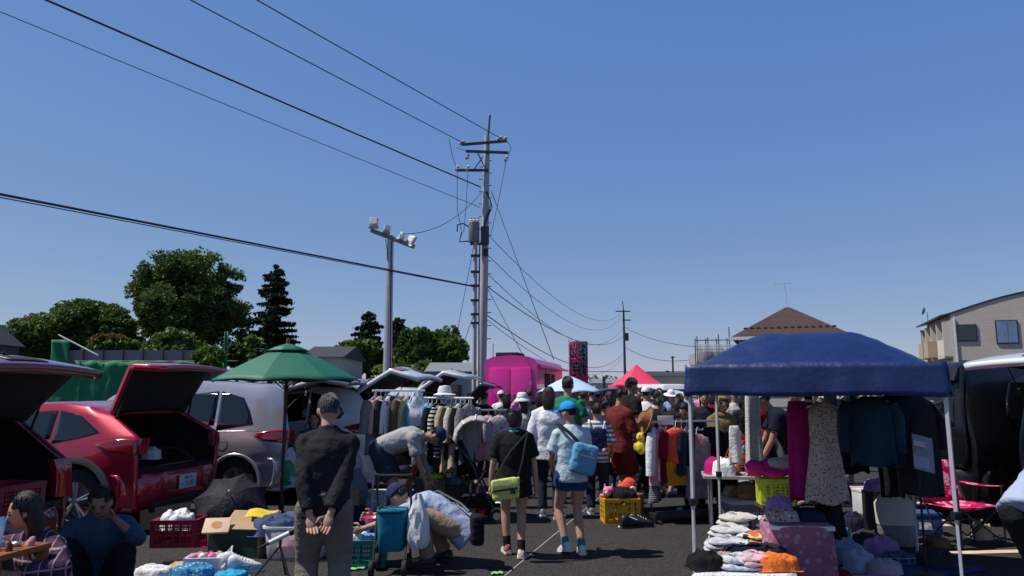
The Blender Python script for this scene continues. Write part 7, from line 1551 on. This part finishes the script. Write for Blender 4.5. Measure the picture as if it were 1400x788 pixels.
hung('dark denim coat behind the teal denim jacket', 'coat', hp_(1225, 7.05, 1.62), R(-15), .46, .66, cl('denim_dk', (.012, .03, .045)), sleeve=.5, depth=.16)
hung('striped pale scarf hanging right of the magenta cloth', 'cloth', hp_(1106, 6.9, 1.6), R(30), .1, .3, STR2, hang=False, depth=.05)
hung('light blue towel hanging behind the flowered dress', 'cloth', hp_(1136, 7.3, 1.66), R(10), .16, .7, SKYC, hang=False, depth=.06)
for px, Y, z, kd, w_, L, m, rz, lb in ((1162, 7.7, 1.62, 'coat', .4, .8, F_DNAVY, 30, 'navy jacket hanging between the flowered dress and the denim jackets'), (1212, 7.6, 1.6, 'trousers', .26, 1.0, F_BLACK, 20, 'long black trousers hanging behind the denim jackets'), (1252, 7.0, 1.6, 'coat', .4, .9, CHAR, -30, 'charcoal coat hanging at the right rear leg of the blue canopy'),
        (1146, 8.0, 1.6, 'dress', .3, .9, MAUVE, 35, 'mauve dress hanging behind the flowered dress')): hung(lb, kd, hp_(px, Y, z), R(rz), w_, L, m, sleeve=.42, depth=.13)
# pink daisy cloth table
pc0 = at(1057, 716, 6.0); pc1 = at(1150, 716, 5.9); zt_ = pc0.z; cx = (pc0.x + pc1.x) / 2; wd_ = (pc1.x - pc0.x)
t = thing('folding_table', 'low folding table under the pink daisy tablecloth', 'table', (cx, 6.2, 0), -.1); MB().box((0, 0, zt_ - .03), (wd_ - .02, .5, .03)).build('top', WHITE, t)
for sx in (-1, 1):
    for sy in (-1, 1): MB().tube([(sx * wd_ * .42, sy * .2, 0), (sx * wd_ * .42, sy * .2, zt_ - .03)], .012, 6).build('leg', STEEL, t)
q = MB()
def tc(u, v):
    a_ = u * 2 * math.pi; n_ = 5.; x_ = math.copysign(abs(math.cos(a_)) ** (2 / n_), math.cos(a_)); y_ = math.copysign(abs(math.sin(a_)) ** (2 / n_), math.sin(a_)); 
    if v < .4: f = v / .4; return V((x_ * wd_ / 2 * f, y_ * .26 * f, zt_ - .005))
    f = (v - .4) / .6; fl_ = 1 + .06 * f + .05 * f * math.sin(a_ * 9); return V((x_ * wd_ / 2 * fl_, y_ * .26 * fl_, zt_ - .006 - f * (zt_ - .08)))
q.grid(tc, 80, 16); o = q.build('tablecloth', PINKF, None, ang=60, loc=(cx, 6.2, 0), rz=-.1, solid=.004); tag(o, 'dusky pink tablecloth with pale daisies under the black dress', 'tablecloth')
ttp = V((cx, 6.2, zt_))
for dx, dy, w_, h, m, lb in ((-.12, -.05, .26, .11, FLORP, 'purple and pink bundle of scarves at the left end of the daisy tablecloth'), (-.1, .06, .22, .2, LILAC, 'lilac wrapped bundle at the back of the daisy tablecloth'), (.12, .0, .26, .1, F_NAVY, 'navy folded garment at the right of the daisy tablecloth')): heap(lb, ttp + V((dx, dy, 0)), w_, .24, h, m)
# low table of folded clothes in the sun, lower right
z1 = .3; c_ = [gd(946, 788, z1), gd(1090, 792, z1), gd(1062, 722, z1), gd(1000, 722, z1)]
A_, B_, Cc, Dd = c_; O = (A_ + B_ + Cc + Dd) / 4; t = thing('low_table', 'low wide table under the white polka dot cloth at the lower right', 'table', (O.x, O.y, 0))
loc_ = [p - V((O.x, O.y, 0)) for p in c_]
MB().loft([[V((p.x * .97, p.y * .97, z1 - .04)) for p in loc_], [V((p.x * .97, p.y * .97, z1 - .008)) for p in loc_]]).build('top', CARD, t)
for p in loc_: MB().box((p.x * .88, p.y * .88, (z1 - .04) / 2), (.05, .05, z1 - .04)).build('leg', WOODO, t)
DOT = cloth('polka', (.7, .71, .74), pat='dots', col2=(.02, .025, .05), pf=38., bump=.15)
q = MB()
for i in range(4):
    p, p2 = loc_[i], loc_[(i + 1) % 4]
    q.grid(lambda u, v: V((lerp(p.x, p2.x, u), lerp(p.y, p2.y, u), z1 - v * .2)) + V((lerp(p.x, p2.x, u), lerp(p.y, p2.y, u), 0)).normalized() * (.02 + .015 * v * math.sin(u * 22)), 24, 5)
q.grid(lambda u, v: loc_[0].lerp(loc_[1], u).lerp(loc_[3].lerp(loc_[2], u), v) + V((0, 0, .002)), 10, 10); o = q.build('tablecloth', DOT, None, ang=30, loc=(O.x, O.y, 0), solid=.003); tag(o, 'white cloth with small dark polka dots on the low table', 'tablecloth')
TS = lambda u, v: A_.lerp(B_, u).lerp(Dd.lerp(Cc, u), v) + V((0, 0, .008))
for u, v, w_, d, h, m, lb, rz in ((.08, .12, .26, .22, .13, F_BLACK, 'black garment heaped at the near left corner of the polka dot cloth', .2), (.26, .16, .2, .2, .1, cl('leopard', (.4, .3, .24), pat='floral', col2=(.05, .04, .03), col3=(.1, .07, .05), pf=60.), 'brown and white speckled scarf beside the black garment on the polka dot cloth', .1), (.42, .12, .26, .2, .1, cl('whitestr', (.6, .6, .62), pat='stripev', col2=(.4, .45, .55), pf=120.), 'white pinstriped shirt at the near edge of the polka dot cloth', -.1), (.6, .14, .28, .22, .11, cl('palepink', (.68, .42, .48)), 'pale pink blouse at the near edge of the polka dot cloth', .2), (.82, .12, .32, .18, .12, ORNG, 'orange rolled towel at the near right of the polka dot cloth', .05),
     (.2, .42, .34, .24, .12, cl('greywhite', (.52, .53, .56)), 'pale grey folded tee shirt in the second row of the low table', -.15), (.5, .36, .4, .2, .1, F_DNAVY, 'dark navy garment in the middle of the low table', .1), (.74, .38, .3, .22, .08, F_INK, 'ink dark garment right of the navy one on the low table', .1), (.15, .66, .32, .24, .13, cl('offwhite', (.56, .56, .58)), 'off white jumper in the third row of the low table', .3), (.42, .64, .3, .2, .09, cl('printw', (.66, .66, .68), pat='camo', col2=(.68, .68, .7), col3=(.05, .05, .06), pf=14.), 'white tee shirt with black print in the third row', .1), (.72, .6, .28, .2, .1, cl('yellowpr', (.7, .42, .1), pat='camo', col2=(.7, .6, .3), col3=(.6, .15, .05), pf=16.), 'yellow and orange printed garment in the third row', .1),
     (.2, .9, .34, .26, .17, cl('ivory', (.58, .55, .5)), 'thick ivory jumper at the far left corner of the low table', .5), (.55, .9, .24, .22, .13, F_NAVY, 'navy knit at the far edge of the low table', .3), (.85, .88, .32, .22, .1, cl('plaidbr', (.08, .07, .12), pat='plaid', col2=(.15, .06, .1), col3=(.1, .15, .3), pf=60.), 'dark plaid shirt at the far right corner of the low table', .1)):
    (folded if any(k_ in lb for k_ in ('tee shirt', 'jumper', 'blouse', 'plaid', 'near edge of', 'printed garment')) else heap)(lb, TS(u, v), w_, d, h, m, rz=rz, group='folded clothes on the low table')
# shaded goods at lower right
for px, py, w_, d, h, m, lb in ((1100, 785, .4, .3, .1, cl('bluewh', (.12, .2, .42), pat='camo', col2=(.3, .38, .6), col3=(.5, .5, .6), pf=8.), 'blue and white printed cloth below the daisy tablecloth'), (1165, 772, .3, .26, .22, cl('greyblue', (.3, .34, .46)), 'grey blue bundle of clothes in the shade right of the daisy table'), (1185, 785, .26, .22, .2, cl('paleblue2', (.42, .46, .6)), 'pale blue bundle lying in front of the grey blue bundle'), (1215, 765, .34, .26, .2, LILAC, 'lilac clothes heap in the shade right of the pale blue bundle'), (1150, 797, .3, .2, .08, F_DKRED, 'dark red cloth at the lower edge right of the blue printed cloth'), (1205, 799, .5, .2, .04, F_PINKT, 'pink cloth edge at the bottom right of the daisy table')): heap(lb, gd(px, py) + V((0, .12, 0)), w_, d, h, m)
o = MB().grid(lambda u, v: V(((u - .5) * .9, (v - .5) * .9, .012 + .01 * noise.noise(V((u * 6, v * 6, 0))))), 14, 14).build('blue_tarp', cl('tarp', (.012, .035, .15), rough=.5), None, loc=gd(1262, 784) + V((0, .3, 0)), rz=.4, solid=.004); tag(o, 'dark blue tarp spread on the asphalt in the shade at lower right', 'tarp')
# tote bag, sandals, clear sign
tb = gd(1233, 750); t = thing('tote_bag', 'cream and grey tote bag with a purple garment poking out near the canopy leg', 'bag', tb + V((0, .1, 0)), -.2)
q = MB(); q.loft([ring(V((0, 0, z)), V((1, 0, 0)), V((0, 1, 0)), rx, ry, 24, 3.) for z, rx, ry in ((0, .15, .07), (.02, .17, .09), (.25, .17, .09), (.42, .18, .06))]); q.build('body', GREYC, t, ang=60); q = MB(); q.loft([ring(V((0, 0, z)), V((1, 0, 0)), V((0, 1, 0)), rx, ry, 24, 3.) for z, rx, ry in ((.22, .176, .096), (.43, .19, .07), (.52, .12, .04))]); q.build('cream_top', cl('tote_cream', (.5, .45, .38), bump=.15, var=.08), t, ang=60)
heap('purple garment lying on top beside the cream tote bag', gd(1222, 745) + V((0, .2, .52)), .34, .26, .14, LILAC); t = thing('side_box', 'dark crate under the purple garment', 'box', gd(1222, 745) + V((0, .2, 0))); MB().box((0, 0, .26), (.3, .26, .52), None, .01).build('body', BLK, t); MB().box((0, -.131, .3), (.2, .006, .1)).build('handle_slot', TRIM, t)
sp = at(1262, 617, 6.6); t = thing('display_stand', 'clear plastic display folder tilted on a slim black stand', 'sign', (sp.x, 6.6, 0), .15); MB().box((0, 0, sp.z - .02), (.2, .012, .32), (R(-18), R(14), 0), .004).build('clear_folder', film('folder_clear', (.6, .6, .64), .2, .15), t); MB().box((-.01, .014, sp.z - .1), (.16, .004, .1), (R(-18), R(14), 0)).box((-.02, .012, sp.z + .06), (.12, .004, .05), (R(-18), R(14), 0)).build('paper_sheet', mat('sheet_paper', (.6, .45, .52)), t); MB().tube([(-.02, .05, 0), (-.02, .05, sp.z)], .01, 6).build('stand_pole', BLK, t); MB().lathe([(0, .02), (.14, .015), (.15, 0), (0, 0)], (-.02, .05, 0), n=18).build('stand_base', BLK, t)
# folding camp chair, pink patterned
CAMP = cl('camp_pink', (.62, .03, .14), pat='patch', col2=(.72, .3, .4), col3=(.5, .0, .09), pf=17.)
ccp = gd(1332, 748); t = thing('camp_chair', 'folding camp chair with pink triangle patterned fabric', 'chair', ccp + V((0, .15, 0)), R(18)); 
q = MB(); q.grid(lambda u, v: V(((u - .5) * .56, -.2 + .42 * v + .0, .40 - .07 * math.sin(u * math.pi) * math.sin(v * math.pi) + .04 * v * 0)), 14, 10); q.build('seat', CAMP, t, ang=60, solid=.008)
q = MB(); q.grid(lambda u, v: V(((u - .5) * (.56 + .04 * v), .22 + .12 * v + .05 * math.sin(u * math.pi), .40 + .42 * v)), 14, 10); q.build('backrest', CAMP, t, ang=60, solid=.008)
for sx in (-1, 1):
    q = MB(); q.grid(lambda u, v: V((sx * (.3 + .03 * v), -.2 + u * .45, .6 - .015 * math.sin(u * 3.1))) + V((sx * (v - .5) * .07, 0, 0)), 10, 3); q.build('armrest', CAMP, t, ang=60, solid=.008)
    MB().tube([(sx * .29, .36, .84), (sx * .28, .2, .4), (sx * .25, .1, .02)], .01, 6).build('back_post', BLK, t); MB().tube([(sx * .3, -.22, .6), (sx * .29, -.22, .02)], .01, 6).build('arm_post', BLK, t)
    MB().tube([(sx * .29, -.22, .03), (-sx * .28, -.2, .4)], .009, 6).tube([(sx * .27, .2, .03), (sx * .29, -.2, .4)], .009, 6).tube([(sx * .27, .2, .03), (-sx * .28, .2, .4)], .009, 6).build('cross_strut', BLK, t)
# shopping bag & box under the right van, hats of distant stalls
heap('pale trainers bag beside the camp chair', gd(1358, 742) + V((0, .2, .0)), .2, .2, .2, SAND, 'bag', 'cloth_bag')
# low stalls in the crowd so that hands rest on something
for px, Y, w_, lb in ((893, 12.6, 1.1, 'low goods table in front of the stooping people by the pink canopy'), (917, 15.9, 1.2, 'vendor table in front of the white sun hat'), (985, 9.75, .9, 'narrow table in front of the olive hooded woman')):
    t = thing('goods_table', lb, 'table', fl(px, Y)); MB().box((0, 0, .7), (w_, .5, .03)).build('top', CARD, t)
    for sx in (-1, 1):
        for sy in (-1, 1): MB().tube([(sx * w_ * .45, sy * .2, 0), (sx * w_ * .45, sy * .2, .7)], .014, 6).build('leg', STEEL, t)
    tl = V(t.location) + V((0, 0, .715))
    heap('red cloth goods on the ' + lb.split(' in front')[0] + (' by the olive hood' if Y < 10 else ' near the pink canopy' if Y < 13 else ' of the far vendor'), tl + V((-.1, 0, 0)), .4, .3, .16, CORAL)
# boot goods
p_ = at(24, 660, 5.6); crate('dark red plastic crate standing in the boot of the dark red hatchback', V((p_.x - .1, 5.6, .67)), .42, .32, .22, REDP, R(80), 6, 4)
heap('white and red bag in the boot of the bright red crossover', at(207, 628, 9.3), .22, .2, .16, F_WHITE, 'bag', 'cloth_bag')
heap('green cloth in the boot of the silver minivan', at(408, 628, 11.0), .3, .24, .16, F_GREEN)
# more of the clutter: shoe boxes, bags and bundles around the stalls
def carton(label, loc, w_, d, h, m, rz=0., lid=None):
    t = thing('small_carton', label, 'box', loc, rz); MB().box((0, 0, h / 2), (w_, d, h), None, .004).build('body', m, t); MB().box((0, 0, h - .012), (w_ + .012, d + .012, .036), None, .004).build('lid', lid or m, t); MB().box((0, -d / 2 - .003, h * .45), (w_ * .4, .004, h * .3)).build('end_label', F_WHITE, t)
    return t
OR_ = mat('box_orange', (.6, .2, .03), rough=.7); BLB = mat('box_blue', (.03, .08, .3), rough=.6); GYB = mat('box_grey', (.25, .25, .27), rough=.7); WHB = mat('box_white', (.62, .62, .63), rough=.6)
for lb, px, py, z, w_, d, h, m, rz in (('white shoe box under the first rack near its left post', 533, 704, 0, .32, .2, .13, WHB, .1), ('orange shoe box under the first rack right of the white one', 556, 700, 0, .32, .2, .13, OR_, -.1), ('blue shoe box stacked on the orange shoe box', 556, 700, .131, .3, .19, .12, BLB, .05),
        ('grey carton under the second rack', 604, 690, 0, .4, .3, .26, GYB, .1), ('brown carton under the second rack by its right post', 634, 692, 0, .36, .28, .3, CARD, -.1), ('white carton at the rear wheel of the white sport utility car', 505, 700, 0, .36, .3, .24, WHB, .2), ('brown carton behind the man in the black jacket', 470, 704, 0, .42, .32, .3, CARD, -.15),
        ('grey carton under the trestle table behind the blue canopy', 1012, 690, 0, .4, .3, .3, GYB, .1), ('brown carton under the right end of the trestle table', 1060, 690, 0, .36, .3, .34, CARD, -.1), ('white carton in the shade behind the tote bag', 1205, 705, 0, .4, .3, .3, WHB, .1), ('brown carton in the shade beside the white carton', 1238, 702, 0, .36, .3, .26, CARD, .3),
        ('blue carton in the shade right of the tote bag', 1275, 735, 0, .34, .28, .24, BLB, -.2)): carton(lb, gd(px, py) + V((0, .2, z)), w_, d, h, m, rz)
for lb, px, py, w_, d, h, m in (('pale blue shirts bundle under the second rack front', 612, 702, .3, .24, .16, SKYC), ('mauve cloth bundle on the ground before the grey carton', 596, 712, .26, .22, .14, MAUVE), ('floral bundle on the ground right of the black storage box', 640, 718, .28, .22, .15, FLORP), ('black cloth bundle behind the stroller wheels', 668, 706, .28, .24, .16, F_BLACK), ('beige bundle left of the crouching person under the rack', 548, 716, .24, .2, .16, SAND),
        ('navy bundle beside the brown carton behind the black jacket', 486, 712, .26, .22, .18, F_NAVY), ('white bundle at the foot of the brown carton behind the black jacket', 462, 716, .22, .2, .12, F_WHITE), ('peach cloth bundle on the asphalt right of the clear bin', 436, 752, .2, .18, .1, PEACH), ('red bundle beside the lime basket stand', 1042, 748, .24, .2, .14, CORAL), ('teal bundle behind the daisy tablecloth', 1150, 745, .3, .24, .2, TEALC),
        ('dark bundle between the daisy table and the tote bag', 1195, 752, .34, .26, .18, CHAR), ('plaid bundle in front of the tote bag', 1240, 775, .3, .24, .12, F_PLAIDB), ('brown bundle under the camp chair edge', 1292, 752, .24, .2, .13, BROWN)): heap(lb, gd(px, py) + V((0, .12, 0)), w_, d, h, m)
for px, py, w_, d, h, m, lb in ((1010, 722, .3, .24, .16, ROSE, 'rose bundle at the far left edge beyond the low table'), (1088, 735, .26, .22, .18, F_INK, 'black bundle under the lime basket'), (1172, 728, .3, .24, .22, F_NAVY, 'navy bundle behind the daisy table'), (1218, 790, .3, .24, .14, MAUVE, 'mauve bundle on the blue tarp edge'), (1290, 778, .34, .26, .16, CHAR, 'charcoal bundle on the right part of the blue tarp')): heap(lb, gd(px, py) + V((0, .12, 0)), w_, d, h, m)
